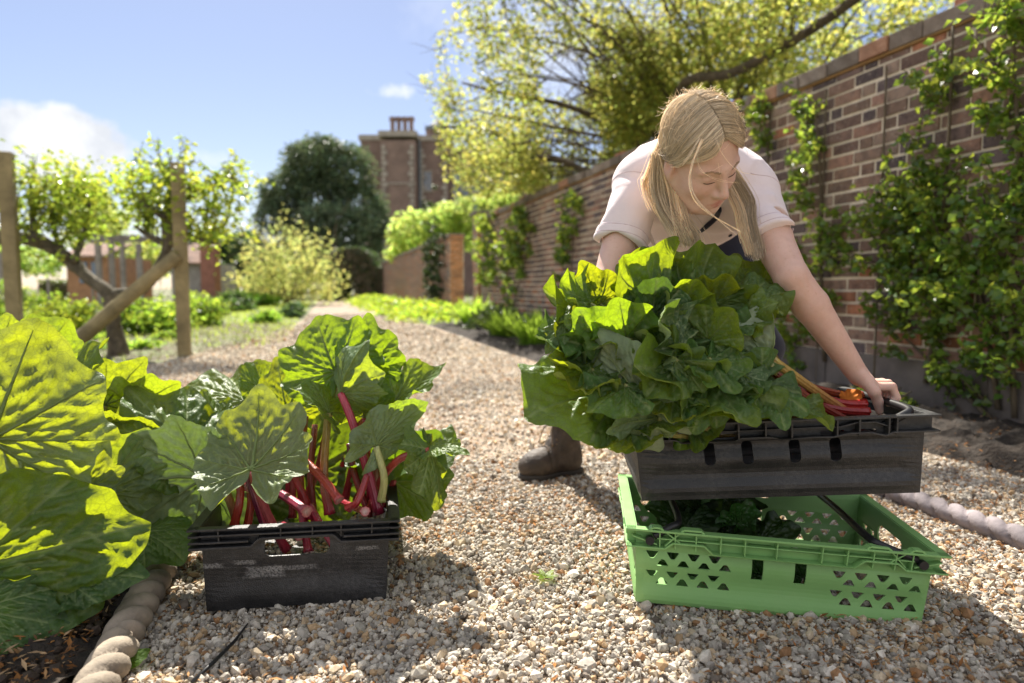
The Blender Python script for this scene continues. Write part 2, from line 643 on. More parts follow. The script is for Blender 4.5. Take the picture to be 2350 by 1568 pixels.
X, Y = scatter_xy(60000, 7.2, 17, rg)
sz = np.exp(rg.normal(math.log(0.012), 0.35, len(X))).clip(0.006, 0.03)
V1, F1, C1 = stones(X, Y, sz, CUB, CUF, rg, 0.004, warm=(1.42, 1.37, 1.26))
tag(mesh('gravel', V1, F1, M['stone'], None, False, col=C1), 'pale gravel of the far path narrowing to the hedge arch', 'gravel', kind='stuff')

# fallen brown bud scales and leaf bits among the stones
M['litter'] = leafmat('litter', (1, 1, 1), (0.5, 0.4, 0.3), 0.2, 0.8, spec=0.1)


def litter(X, Y, size, rng, z0, cols):
    n = len(X)
    base = np.array([(-1, 0, 0), (0, -.45, .25), (1, 0, .1), (0, .45, .2)])
    S = size[:, None] * np.stack([rng.uniform(.7, 1.5, n), rng.uniform(.5, 1.1, n), rng.uniform(.3, 1.2, n)], -1)
    V = base[None] * S[:, None, :]
    A = rng.uniform(0, 6.28, n)
    T = rng.normal(0, 0.35, n)
    ca, sa = np.cos(A)[:, None], np.sin(A)[:, None]
    x, y, z = V[..., 0], V[..., 1], V[..., 2]
    z = z + x * T[:, None]
    V = np.stack([x * ca - y * sa + X[:, None], x * sa + y * ca + Y[:, None], z + z0(X, Y, n)[:, None]], -1)
    F = (np.arange(4)[None] + (np.arange(n) * 4)[:, None])
    C = cols[rng.integers(0, len(cols), n)] * rng.uniform(.6, 1.2, (n, 1))
    return V.reshape(-1, 3), F, np.repeat(C, 4, axis=0)


LC = np.array([(0.42, 0.19, 0.06), (0.30, 0.13, 0.045), (0.48, 0.27, 0.12), (0.18, 0.09, 0.04), (0.54, 0.36, 0.20)])
X, Y = scatter_xy(95000, 0.72, 4.5, rg, lambda X, Y: on_path(X, Y) & (vnoise(np.stack([X, Y, 0 * X], -1), 3.2) + 0.35 * vnoise(np.stack([X, Y, 0 * X + 5], -1), 13) > 0.52 + 0.3 * RNG.random(len(X)) - 0.22 * (X > 0.80)) & (RNG.random(len(X)) < np.clip((2.0 / Y) ** 1.5, 0, 1)))
V1, F1, C1 = litter(X, Y, rg.uniform(.0030, .0085, len(X)), rg, lambda x, y, n: rg.uniform(0.004, 0.015, n), LC)
tag(mesh('leaf_litter', V1, F1, M['litter'], None, False, col=C1), 'orange brown bud scales and leaf scraps strewn over the gravel', 'leaf litter', kind='stuff')
X, Y = scatter_xy(16000, 0.72, 4.5, rg, lambda X, Y: ((X * CP + Y * SP < -0.40) & (X * CP + Y * SP > -1.6)) | ((X * CP + Y * SP > 1.80) & (X * CP + Y * SP < 3.0)))
V1, F1, C1 = litter(X, Y, rg.uniform(.004, .013, len(X)), rg, lambda x, y, n: rg.uniform(0.012, 0.06, n), LC * 0.8)
tag(mesh('bark_mulch', V1, F1, M['litter'], None, False, col=C1), 'brown bark and leaf scraps lying on the dark bed soil', 'mulch', kind='stuff')

near_bed = lambda X, Y: (X * CP + Y * SP < -0.40) & (X * CP + Y * SP > -1.3)
X, Y = scatter_xy(30000, 0.72, 1.7, rg, near_bed)
V1, F1, C1 = litter(X, Y, rg.uniform(.003, .011, len(X)), rg, lambda x, y, n: rg.uniform(0.015, 0.055, n), LC * 0.9)
tag(mesh('bark_mulch', V1, F1, M['litter'], None, False, col=C1), 'rusty bark scraps on the dark soil in the bottom left corner', 'mulch', kind='stuff')
X, Y = scatter_xy(26000, 0.72, 1.9, rg, near_bed)
sz = np.exp(rg.normal(math.log(0.006), 0.5, len(X))).clip(0.002, 0.022)
V1, F1, C1 = stones(X, Y, sz, ICO, ICF, rg, 0.012, 0.025)
C1 = np.array([(0.045, 0.032, 0.023)]) * (0.6 + C1[:, :1] * 1.6)
tag(mesh('soil_clods', V1, F1, M['stone'], None, False, col=C1), 'crumbly dark soil clods beside the buff edging', 'soil', kind='stuff')

# ------------------------------------------------------------------ rope-top edging tiles
def rope_tile(u, v0, length, label, mt, pitch=0.056, r=0.030, grp=None, zc=0.034):
    nl = int(length / pitch)
    ns = nl * 14
    nt = 26
    s = np.linspace(0, length, ns)
    th = np.linspace(0, 2 * np.pi, nt, endpoint=False)
    S, T = np.meshgrid(s, th, indexing='ij')
    ph = (S / pitch + 2 * T / (2 * np.pi) + 0.15) % 1.0
    lobe = np.sqrt(np.clip(1 - (2 * ph - 1) ** 2, 0, 1)) ** 0.8
    rad = r * (0.42 + 0.66 * lobe)
    endf = np.minimum(1, np.minimum(S, length - S) / 0.012) * 0.5 + 0.5
    rad = rad * endf
    q = np.stack([S, np.cos(T), np.sin(T)], -1)
    rad = rad * (1 + 0.05 * (vnoise(q + u, 14) - 0.5))
    U = u + rad * np.cos(T) * 1.05
    Z = zc + rad * np.sin(T)
    Vv = v0 + S + 0.004 * (vnoise(q, 6) - .5)
    X, Y = U * CP - Vv * SP, U * SP + Vv * CP
    V = np.stack([X, Y, Z], -1).reshape(-1, 3)
    i = np.arange(ns * nt).reshape(ns, nt)
    F = np.stack([i[:-1], np.roll(i[:-1], -1, 1), np.roll(i[1:], -1, 1), i[1:]], -1).reshape(-1, 4)
    base = W(u, v0, 0)
    tl = thing('edging_tile', label, 'edging tile', base, grp)
    mesh('rope_top', V, F, mt, tl)
    mb = MB()
    mb.wbox(u - 0.02, v0 + 0.004, -0.06, u + 0.02, v0 + length - 0.004, 0.03)
    mb.build('tile_body', mt, tl)
    return tl


M['edging'] = plain('edging', (0.25, 0.205, 0.155), 0.85, 0.35, 14, 0.5, 70, 0.006)
M['edging_mauve'] = plain('edging_mauve', (0.22, 0.19, 0.195), 0.85, 0.35, 12, 0.4, 70, 0.006)
eg = 'rope-top edging tiles along the path'
el = UV(G(215, 1560, .05))[0]
er = UV(G(2225, 1175, .05))[0]
vr = UV(G(2420, 1250, .05))[1]
rope_tile(el, 0.78, 0.50, 'buff rope-top edging tile in the near bottom left corner beside the bare soil', M['edging'], grp=eg)
rope_tile(el - 0.004, 1.287, 0.50, 'buff rope-top edging tile under the big rhubarb leaves beside the left crate', M['edging'], grp=eg)
rope_tile(er, vr, 0.50, 'mauve rope-top edging tile on the gravel to the right of the green crate', M['edging_mauve'], r=0.027, zc=0.030, grp=eg)
rope_tile(er + 0.003, vr + .506, 0.50, 'mauve rope-top edging tile half hidden behind the raised black crate', M['edging_mauve'], r=0.027, zc=0.030, grp=eg)

# ------------------------------------------------------------------ brick wall
m, t, b = mat('brick')
o_ = t.obj()
n = t.noise(o_, 22, 5, 0.65)
c = t.mix(1.0, t.attr('col'), t.ramp(n, [(0.28, (0.55, 0.55, 0.58)), (0.5, (1, 1, 1)), (0.75, (1.35, 1.25, 1.15))]), 'MULTIPLY')
c = t.mix(t.maprange(t.noise(o_, 60, 3, 0.6), 0.60, 0.75), c, (0.40, 0.35, 0.29))
t.put(b.inputs['Base Color'], c)
b.inputs['Roughness'].default_value = 0.9
b.inputs['Specular IOR Level'].default_value = 0.2
t.put(b.inputs['Normal'], t.bump(t.noise(o_, 90, 4, 0.65), 0.7, 0.008))
M['brick'] = m
M['mortar'] = plain('mortar', (0.66, 0.57, 0.44), 0.95, 0.25, 9, 0.6, 120, 0.006)
M['plinth'] = plain('plinth', (0.135, 0.112, 0.098), 0.9, 0.35, 5, 0.4, 60, 0.006)
M['coping'] = plain('coping', (1, 1, 1), 0.9, 0.3, 10, 0.6, 60, 0.008, attr=True)
BC = np.array([(0.165, 0.10, 0.078), (0.135, 0.088, 0.076), (0.21, 0.125, 0.09), (0.26, 0.145, 0.105), (0.18, 0.115, 0.085), (0.105, 0.075, 0.072), (0.235, 0.16, 0.12)])


def bricks(parent, u0, v0, v1, z0, z1, rng, red_below=0.9, H=0.074, red_all=0.0, L=0.2195):
    """face of bricks standing 7 mm proud of the mortar, in the plane u=u0 looking towards -u"""
    z = z0
    row = 0
    Vs, Cs = [], []
    while z < z1 - 0.02:
        v = v0 + rng.uniform(-0.02, 0) + (0.055 if row % 2 else 0)
        k = row % 2
        mode = rng.integers(0, 3)
        while v < v1:
            if mode == 0:
                ln = L if k % 2 else L * 0.49
            else:
                ln = L if (k % 4 != 2) else L * 0.49
            k += 1
            a, e = max(v, v0) + 0.0088, min(v + ln, v1) - 0.0088
            v += ln
            if e - a < 0.02:
                continue
            jit = rng.normal(0, 0.0017, 4)
            d = 0.007 + rng.normal(0, 0.0022)
            zb, zt = z + 0.0085 + jit[0], z + H - 0.0085 + jit[1]
            a += jit[2]
            e += jit[3]
            Vs.append([(u0 - d, a, zb), (u0 - d, e, zb), (u0 - d, e, zt), (u0 - d, a, zt),
                       (u0 + 0.004, a - 0.002, zb - .002), (u0 + 0.004, e + .002, zb - .002), (u0 + 0.004, e + .002, zt + .002), (u0 + 0.004, a - .002, zt + .002)])
            c = BC[rng.integers(0, len(BC))] * np.array((1.15, 1.22, 1.26)) * rng.uniform(0.8, 1.2)
            p_red = 0.015 + 0.25 * np.clip((red_below - z) / 0.5, 0, 1) + red_all  # more red bricks low down, standing in for light bounced off the path
            if rng.random() < p_red:
                c = np.array((0.34, 0.15, 0.085)) * rng.uniform(0.75, 1.25)
            Cs.append(c)
        z += H
        row += 1
    Vs = np.array(Vs).reshape(-1, 3)
    X, Y = Vs[:, 0] * CP - Vs[:, 1] * SP, Vs[:, 0] * SP + Vs[:, 1] * CP
    V = np.stack([X, Y, Vs[:, 2]], -1)
    n = len(V) // 8
    f = np.array([(0, 3, 2, 1), (0, 1, 5, 4), (1, 2, 6, 5), (2, 3, 7, 6), (3, 0, 4, 7)])
    F = (f[None] + (np.arange(n) * 8)[:, None, None]).reshape(-1, 4)
    return mesh('brick_face', V, F, M['brick'], parent, False, col=np.repeat(np.array(Cs), 8, axis=0))


def brick_wall(label, v0, v1, top, rng, plinth=True, thick=0.34, red_all=0.0, u0=WALL_U):
    wl = thing('brick_wall', label, 'wall', W(u0, v0, 0))
    mb = MB()
    mb.wbox(u0, v0, -0.05, u0 + thick, v1, top - 0.09)
    mb.build('mortar_core', M['mortar'], wl)
    bricks(wl, u0, v0, v1, 0.26 if plinth else 0.02, top - 0.10, rng, red_all=red_all)
    if plinth:
        mb = MB()
        v = v0
        while v < v1:
            ln = rng.uniform(0.75, 1.1)
            mb.wbox(u0 - 0.03 + rng.uniform(-.003, .003), v, -0.05, u0 - 0.001, min(v1, v + ln - 0.006), 0.262)
            v += ln
        mb.build('plinth', M['plinth'], wl)
    mb = MB()
    v = v0
    while v < v1:
        ln = rng.uniform(0.20, 0.36)
        c = np.array((0.20, 0.155, 0.12)) * rng.uniform(0.7, 1.25)
        if rng.random() < 0.15:
            c = np.array((0.33, 0.17, 0.10)) * rng.uniform(.8, 1.2)
        dz = rng.normal(0, 0.004)
        mb.wbox(u0 - 0.035 + rng.normal(0, 0.004), v, top - 0.088 + dz, u0 + thick + 0.03, min(v1, v + ln - 0.007), top + dz, c)
        v += ln
    cp = mb.build('coping', M['coping'], wl, bevel=0.006, col=True)
    mb = MB()   # lichen-stained tile course under the coping, and stray red bricks on top
    mb.wbox(u0 - 0.022, v0, top - 0.104, u0 + thick, v1, top - 0.0885, (0.30, 0.17, 0.06))
    v = v0 + 1.2
    while v < min(v1, v0 + 14):
        mb.wbox(u0 + 0.06, v, top + 0.006, u0 + 0.17, v + 0.215, top + 0.066, np.array((0.40, 0.15, 0.08)) * rng.uniform(.8, 1.2))
        v += rng.uniform(1.2, 2.6)
    mb.build('tile_course', M['coping'], cp, bevel=0.003, col=True)
    return wl


rgw = np.random.default_rng(77)
WT = 2.03
GATE0, GATE1 = WP(1092, 600)[0], WP(1033, 600)[0]
wall_near = brick_wall('weathered brown brick garden wall rising to the right behind the woman', -1.0, GATE0 - 0.45, WT, rgw)
wall_far = brick_wall('far stretch of pinkish brick wall beyond the doorway gap', GATE1, 46, WT - 0.05, rgw, False, red_all=0.35)
# end face of the far stretch, its bricks coloured orange for the glow of bounced light
def wall_end(parent, v, u0, u1, z1, rng):
    mb = MB()
    z, row = 0.02, 0
    while z < z1:
        u = u0
        k = row
        while u < u1 - 0.02:
            ln = (0.215 if k % 2 else 0.105) + rng.normal(0, .004)
            mb.wbox(u + .004, v - 0.008 + rng.normal(0, .002), z + .005, min(u1, u + ln) - .004, v + 0.003, z + .069, np.array((0.42, 0.19, 0.08)) * rng.uniform(.6, 1.3))
            u += ln
            k += 1
        z += 0.074
        row += 1
    return mb.build('brick_reveal', M['brick'], parent, col=True)


wall_end(wall_far, GATE1, WALL_U, WALL_U + 0.34, WT - 0.15, rgw)
pier = thing('brick_pier', 'narrow brick pier with a flat stone cap beside the doorway gap', 'pier', W(WALL_U, GATE0 - 0.4, 0))
mb = MB()
mb.wbox(WALL_U - 0.06, GATE0 - 0.44, 0, WALL_U + 0.4, GATE0, WT + 0.06)
mb.build('mortar_core', M['mortar'], pier)
bricks(pier, WALL_U - 0.06, GATE0 - 0.44, GATE0, 0.02, WT + 0.05, rgw, red_all=0.3)
wall_end(pier, GATE0 - 0.44, WALL_U - 0.06, WALL_U + 0.4, WT + 0.03, rgw)
mb = MB()
mb.wbox(WALL_U - 0.11, GATE0 - 0.49, WT + 0.062, WALL_U + 0.45, GATE0 + 0.05, WT + 0.14)
mb.build('pier_cap', M['plinth'], pier, bevel=0.01)
# ------------------------------------------------------------------ crates
def plastic(name, base, dust, rough, dustamt, grid=0.0, worn=()):
    m, t, b = mat(name)
    o_ = t.obj()
    d = t.noise(o_, 9, 6, 0.7)
    d2 = t.noise(o_, 160, 4, 0.75)
    dd = t.math('MULTIPLY', t.maprange(d, 0.40, 0.75), t.maprange(d2, 0.35, 0.7))
    sc = t.noise(t.vmath('MULTIPLY', o_, (8, 8, 90)), 3.0, 3, 0.7)
    dd = t.math('ADD', dd, t.math('MULTIPLY', t.maprange(sc, 0.66, 0.76), 0.35), clamp=True)
    bc = t.mix(t.math('MULTIPLY', dd, dustamt), base, dust)
    if worn:
        sx_ = t.new('ShaderNodeSeparateXYZ')
        t.l.new(o_, sx_.inputs[0])
        wob = t.math('MULTIPLY', t.math('SUBTRACT', t.noise(o_, 70, 3, 0.7), 0.5), 1.2)
        for x0, z0, wx, wz in worn:
            e = t.math('MAXIMUM', t.math('DIVIDE', t.math('ABSOLUTE', t.math('SUBTRACT', sx_.outputs[0], x0)), wx), t.math('DIVIDE', t.math('ABSOLUTE', t.math('SUBTRACT', sx_.outputs[2], z0)), wz))
            k = t.maprange(t.math('ADD', e, wob), 1.15, 0.75)
            k = t.math('MULTIPLY', k, t.maprange(t.noise(o_, 300, 2), 0.35, 0.6))
            k = t.math('MULTIPLY', k, t.math('LESS_THAN', sx_.outputs[1], -0.2))
            bc = t.mix(t.math('MULTIPLY', k, 0.5), bc, (0.34, 0.33, 0.32))
    t.put(b.inputs['Base Color'], bc)
    t.put(b.inputs['Roughness'], t.maprange(d, 0.3, 0.7, rough - 0.06, rough + 0.16))
    b.inputs['Specular IOR Level'].default_value = 0.5
    bm_ = t.bump(t.noise(o_, 60, 3, 0.6), 0.12, 0.003)
    if grid:
        v = t.voronoi(o_, 420)
        nb_ = t.n.new('ShaderNodeBump')
        t.put(nb_.inputs['Height'], v)
        nb_.inputs['Strength'].default_value = grid
        nb_.inputs['Distance'].default_value = 0.0015
        t.put(nb_.inputs['Normal'], bm_)
        bm_ = nb_.outputs[0]
    t.put(b.inputs['Normal'], bm_)
    return m


M['black_plastic'] = plastic('black_plastic', (0.014, 0.014, 0.015), (0.16, 0.15, 0.14), 0.40, 0.55, 0.35)
M['worn_plastic'] = plastic('worn_plastic', (0.013, 0.013, 0.014), (0.15, 0.14, 0.135), 0.38, 0.5, 0.35, ((-.160, .092, .022, .005), (-.100, .096, .021, .005), (-.062, .074, .036, .012), (.135, .112, .022, .004), (-.02, .079, .05, .005)))
M['green_plastic'] = plastic('green_plastic', (0.20, 0.395, 0.125), (0.28, 0.39, 0.19), 0.42, 0.35, 0.0)
M['rod'] = plain('rod', (0.012, 0.012, 0.013), 0.38, 0.3, 30, 0.05)


def rrect(x0, x1, z0, z1, r=0.006, n=4):
    pts = []
    for cx, cz, a0 in ((x1 - r, z1 - r, 0), (x0 + r, z1 - r, 90), (x0 + r, z0 + r, 180), (x1 - r, z0 + r, 270)):
        for k in range(n + 1):
            a = R(a0 + 90 * k / n)
            pts.append((cx + r * math.cos(a), cz + r * math.sin(a)))
    return pts


def rpoly(pts, r=0.003):
    out = []
    n = len(pts)
    for i in range(n):
        p, a, c = np.array(pts[i]), np.array(pts[i - 1]), np.array(pts[(i + 1) % n])
        out += [tuple(p + nrm(a - p) * r), tuple(p * 0.72 + (p + nrm(a - p) * r) * 0.14 + (p + nrm(c - p) * r) * 0.14), tuple(p + nrm(c - p) * r)]
    return out


def panel(bm, outer, holes, fmap, cuts):
    """fills a flat panel with holes, slices it at the given heights, then bends it with fmap"""
    tmp = bmesh.new()
    edges = []
    for loop in [outer] + holes:
        vs = [tmp.verts.new((x, z, 0)) for x, z in loop]
        for i in range(len(vs)):
            edges.append(tmp.edges.new((vs[i], vs[(i + 1) % len(vs)])))
    bmesh.ops.triangle_fill(tmp, use_beauty=True, use_dissolve=False, edges=edges, normal=(0, 0, 1))
    for zc in cuts:
        bmesh.ops.bisect_plane(tmp, geom=tmp.verts[:] + tmp.edges[:] + tmp.faces[:], plane_co=(0, zc, 0), plane_no=(0, 1, 0))
    mp = {}
    for v in tmp.verts:
        mp[v] = bm.verts.new(fmap(v.co.x, v.co.y))
    for f in tmp.faces:
        n = f.normal.z
        vs = [mp[v] for v in f.verts]
        try:
            bm.faces.new(vs if n > 0 else vs[::-1])
        except ValueError:
            pass
    tmp.free()


def crate_matrix(x, y, z, ya, ro, pi_):
    return Matrix.Translation((x, y, z)) @ Matrix.Rotation(ya, 4, 'Z') @ Matrix.Rotation(ro, 4, 'Y') @ Matrix.Rotation(pi_, 4, 'X')


def crate(name, label, Mx, L, Wd, l, w_, H, mt, kind, group):
    root = thing(name, label, 'crate', Mx.translation, group)
    root.matrix_world = Mx
    root.location = Mx.translation
    root.rotation_euler = Mx.to_euler()
    lip = 0.020
    band = {'green': 0.040, 'black': 0.040, 'deep': 0.040}[kind]

    def half(z, top, bot):
        t = min(1, max(0, z / H))
        return bot / 2 + (top / 2 - lip - bot / 2) * t

    def corr(z):
        t = z / (H - band)
        if kind == 'black':
            return 0.0045 * math.sin(t * 2 * math.pi * 2.0 - 0.6) if t < 1 else 0
        if kind == 'green':
            return 0.003 * math.sin(t * 2 * math.pi * 1.5 + 0.8) if t < 1 else 0
        return 0.0025 * math.sin(t * 2 * math.pi * 1.5) if t < 1 else 0

    def side(i):
        long = i % 2 == 0
        sg = -1 if i in (0, 3) else 1

        def f(s, z, off=0.0):
            hx, hy = half(z, L, l), half(z, Wd, w_)
            d = off + corr(z)
            # clamp the corrugation at the corners so neighbouring walls meet
            if long:
                hs = L / 2 - lip
                k = min(1, (1 - abs(s) / hs) / 0.06 + 0.0)
                x = s / hs * hx
                return Vector((x if sg < 0 else -x, sg * (hy + d * max(0, k)), z))
            hs = Wd / 2 - lip
            k = min(1, (1 - abs(s) / hs) / 0.08)
            y = s / hs * hy
            return Vector((sg * (hx + d * max(0, k)), y if sg > 0 else -y, z))
        return f, (L / 2 - lip if long else Wd / 2 - lip), long

    bm = bmesh.new()
    zt = H - band
    cuts = [zt * k / 14 for k in range(1, 14)] + [zt, H - 0.012]
    for i in range(4):
        f, hs, long = side(i)
        holes = []
        feat = long if kind != 'deep' else not long
        if kind == 'green':
            def tri(cx, cz, up, wd=0.0255, ht=0.0138):
                sgn = 1 if up else -1
                return rpoly([(cx - wd / 2, cz - sgn * ht / 2), (cx + wd / 2, cz - sgn * ht / 2), (cx + wd * 0.14, cz + sgn * ht / 2), (cx - wd * 0.14, cz + sgn * ht / 2)], 0.0035)
            if long:
                for z0 in (0.102, 0.062):
                    for k in range(4):
                        for x0 in (-0.248, 0.112):
                            z_ = z0 - (0.006 if x0 > 0 else 0)
                            holes.append(tri(x0 + k * 0.041, z_, False))
                            holes.append(tri(x0 + 0.0205 + k * 0.041, z_ - 0.0148, True))
                for x0 in (-0.042, 0.040):
                    holes.append(rrect(x0 - 0.011, x0 + 0.011, 0.068, zt - 0.002, 0.002))
                    holes.append(rrect(x0 - 0.024, x0 + 0.024, zt + 0.015, zt + 0.024, 0.003))
            else:
                holes.append(rrect(-0.058, 0.058, 0.092, zt + 0.012, 0.012))
                for z0 in (0.098, 0.058):
                    for k in range(2):
                        for x0 in (-0.155, 0.088):
                            holes.append(tri(x0 + k * 0.041, z0, False))
                            holes.append(tri(x0 + 0.0205 + k * 0.041, z0 - 0.0148, True))
                for k in range(3):
                    holes.append(tri(-0.041 + k * 0.041, 0.060, False))
        elif kind == 'black':
            if long:
                for x0 in (-0.135, -0.060, 0.033, 0.112):
                    holes.append(rrect(x0 - 0.011, x0 + 0.011, 0.069, zt - 0.002, 0.0095))
                for x0 in (-0.165, 0.165, 0.105, -0.105):
                    holes.append(rrect(x0 - 0.024, x0 + 0.024, zt + 0.006, zt + 0.013, 0.003))
            else:
                holes.append(rrect(-0.058, 0.058, 0.085, zt + 0.012, 0.012))
        else:
            if feat:
                for x0 in (-0.16, -0.08, 0.0, 0.08, 0.16):
                    holes.append(rrect(x0 - 0.02, x0 + 0.02, 0.10, 0.112, 0.004))
            else:
                holes.append(rrect(-0.063, 0.063, zt - 0.026, zt + 0.012, 0.012))
        panel(bm, [(-hs, 0), (hs, 0), (hs, H - 0.002), (-hs, H - 0.002)], holes, f, cuts)
    # floor, with a shallow step to feet
    hx, hy = half(0.004, L, l), half(0.004, Wd, w_)
    vs = [bm.verts.new(p) for p in ((-hx, -hy, 0.004), (hx, -hy, 0.004), (hx, hy, 0.004), (-hx, hy, 0.004))]
    bm.faces.new(vs)
    bmesh.ops.remove_doubles(bm, verts=bm.verts, dist=0.0006)
    bmesh.ops.recalc_face_normals(bm, faces=bm.faces)
    me = bpy.data.meshes.new('crate_body')
    bm.to_mesh(me)
    bm.free()
    me.materials.append(mt)
    body = link('crate_body', me, root)
    sd = body.modifiers.new('thickness', 'SOLIDIFY')
    sd.thickness = 0.0032
    sd.offset = -1
    # ---- rim: lips, ribs and corner pieces
    rim = MB()

    def bar(f, pts, th=0.0032, dep=lip + 0.001, inn=0.0):
        """a ledge following the (s, z) polyline, standing out from the wall"""
        for (s0, z0), (s1, z1) in zip(pts[:-1], pts[1:]):
            q = []
            for s, z in ((s0, z0), (s1, z1)):
                n_ = np.array((0, 1)) if abs(z1 - z0) < 1e-5 else nrm(np.array((-(z1 - z0), s1 - s0)))
                for k in (-1, 1):
                    for o in (inn, dep):
                        q.append(np.array(f(s + n_[0] * th / 2 * k, z + n_[1] * th / 2 * k, 0)) + outw[None][0] * o)
            rim.add(q, [(0, 1, 3, 2), (4, 6, 7, 5), (0, 4, 5, 1), (2, 3, 7, 6), (1, 5, 7, 3), (0, 2, 6, 4)])

    for i in range(4):
        f, hs, long = side(i)
        outw = np.array(((0, -1, 0), (1, 0, 0), (0, 1, 0), (-1, 0, 0))[i], dtype=float)
        e = hs + lip
        top = H - 0.002
        bar(f, [(-e, top), (e, top)], 0.0042, lip)
        if kind == 'green':
            if long:
                low = [(-e, zt + 0.004), (-e + .075, zt + .004), (-e + .09, zt + 0.016), (-e + .15, zt + 0.016), (-e + .168, zt + 0.0), (0, zt), (e - .168, zt), (e - .15, zt + .016), (e - .09, zt + .016), (e - .075, zt + .004), (e, zt + .004)]
                bar(f, low, 0.0032, lip)
                bar(f, [(-e + .06, zt + .022), (-e + .10, zt + .022), (e - .10, zt + .022), (e - .06, zt + .022)], 0.0024, lip * 0.75)
                for s in (-.235, -.205, -.165, -.118, -.072, -.012, .012 + .06, .118, .165, .205, .235):
                    bar(f, [(s, zt + 0.002), (s, top)], 0.0026, lip * 0.85)
                for sg in (-1, 1):
                    bar(f, [(sg * (e - .012), zt + .024), (sg * (e - .06), zt + .010)], 0.0026, lip * .8)
                    bar(f, [(sg * (e - .075), zt + .008), (sg * (e - .105), top)], 0.0026, lip * .8)
                    bar(f, [(sg * (e - .105), zt + .016), (sg * (e - .075), top)], 0.0026, lip * .8)
                    # raised humps of the rim beside the bale arm
                    for s0, s1 in ((-e + .045, -e + .072), (-e + .105, -e + .150)):
                        a_, b_ = (s0, s1) if sg < 0 else (-s1, -s0)
                        bar(f, [(a_, top + .001), (a_ + .006, top + .006), (b_ - .006, top + .006), (b_, top + .001)], 0.004, lip * 0.9)
            else:
                bar(f, [(-e, zt + .004), (-.075, zt + .004), (-.062, zt + .014), (.062, zt + .014), (.075, zt + .004), (e, zt + .004)], 0.0032, lip)
                for s in (-.17, -.13, -.09, .09, .13, .17):
                    bar(f, [(s, zt + 0.004), (s, top)], 0.0026, lip * 0.85)
        elif kind == 'black':
            if long:
                low = [(-e, zt + .008), (-.205, zt + .008), (-.19, zt + .001), (-.09, zt + .001), (-.075, zt + .007), (-.02, zt + .007), (.0, zt + .001), (.06, zt + .004), (.10, zt + .003), (.13, zt + .009), (.17, zt + .009), (.2, zt + .002), (.212, zt + .008), (e, zt + .008)]
                bar(f, low, 0.0034, lip)
                mid = [(-.20, zt + .021), (-.075, zt + .021), (-.075, zt + .021), (.06, zt + .022), (.115, zt + .022), (.145, zt + .029), (.18, zt + .029), (.205, zt + .020)]
                bar(f, mid, 0.0026, lip * .8)
                for s in (-.215, -.08, -.028, .022, .108, .15, .205, .22):
                    bar(f, [(s, zt + 0.004), (s, top)], 0.0036, lip * 0.95)
            else:
                bar(f, [(-e, zt + .008), (-.075, zt + .008), (-.062, zt + .014), (.062, zt + .014), (.075, zt + .008), (e, zt + .008)], 0.0032, lip)
                for s in (-.17, -.12, .12, .17):
                    bar(f, [(s, zt + 0.008), (s, top)], 0.0032, lip * 0.9)
        else:
            hw = .072 if not long else 0
            if long:
                low = [(-e, zt + .001), (-.085, zt + .001), (-.070, zt + .016), (.070, zt + .016), (.085, zt + .001), (e, zt + .001)]
                bar(f, low, 0.005, lip)
                bar(f, [(-e, zt + .012), (-.09, zt + .012)], 0.004, lip * .95)
                bar(f, [(.09, zt + .012), (e, zt + .012)], 0.004, lip * .95)
                bar(f, [(-e, zt + .025), (e, zt + .025)], 0.004, lip * .85)
                for s in (-.145, -.03, .03, .085, .145):
                    bar(f, [(s, zt + 0.012), (s, top)], 0.0032, lip * 0.8)
            else:
                bar(f, [(-e, zt + .001), (e, zt + .001)], 0.005, lip)
                bar(f, [(-e, zt + .013), (e, zt + .013)], 0.004, lip * .95)
                bar(f, [(-e, zt + .025), (e, zt + .025)], 0.004, lip * .85)
                for s in np.linspace(-.25, .25, 8):
                    bar(f, [(s, zt + 0.002), (s, top)], 0.0032, lip * 0.8)
    rim.build('crate_rim', mt, root, bevel=0.0008, ws=False)
    return root, half


def rod(parent, pts, r, m=None):
    V, F = tube(spline(pts, 40), r, 10)
    return mesh('bale_arm', V, F, m or M['rod'], parent, True, world_space=False)


Mg = crate_matrix(0.5356, 1.4671, 0.0024, -0.1127, 0.052, -0.0038)
Mb_ = crate_matrix(0.5439, 1.5034, 0.2258, -0.0716, -0.0538, -0.0217)
Ml = crate_matrix(-0.4796, 1.5887, 0.004, 0.1913, 0.0153, -0.0568 * 0.4)
HG, HL = 0.158, 0.172
green, _h = crate('bale_arm_crate', 'bright green plastic crate with triangular holes standing on the gravel', Mg, .6, .4, .54, .345, HG, M['green_plastic'], 'green', 'produce crates')
black, _h = crate('bale_arm_crate', 'dusty black crate being lifted above the green one, heaped with rhubarb leaves', Mb_, .6, .4, .54, .345, HG, M['black_plastic'], 'black', 'produce crates')
left, _h = crate('bale_arm_crate', 'black plastic crate of red rhubarb stalks standing alone on the gravel at left', Matrix(Ml), .6 if False else .4, .6, .345, .54, HL, M['worn_plastic'], 'deep2' if False else 'deep', 'produce crates')
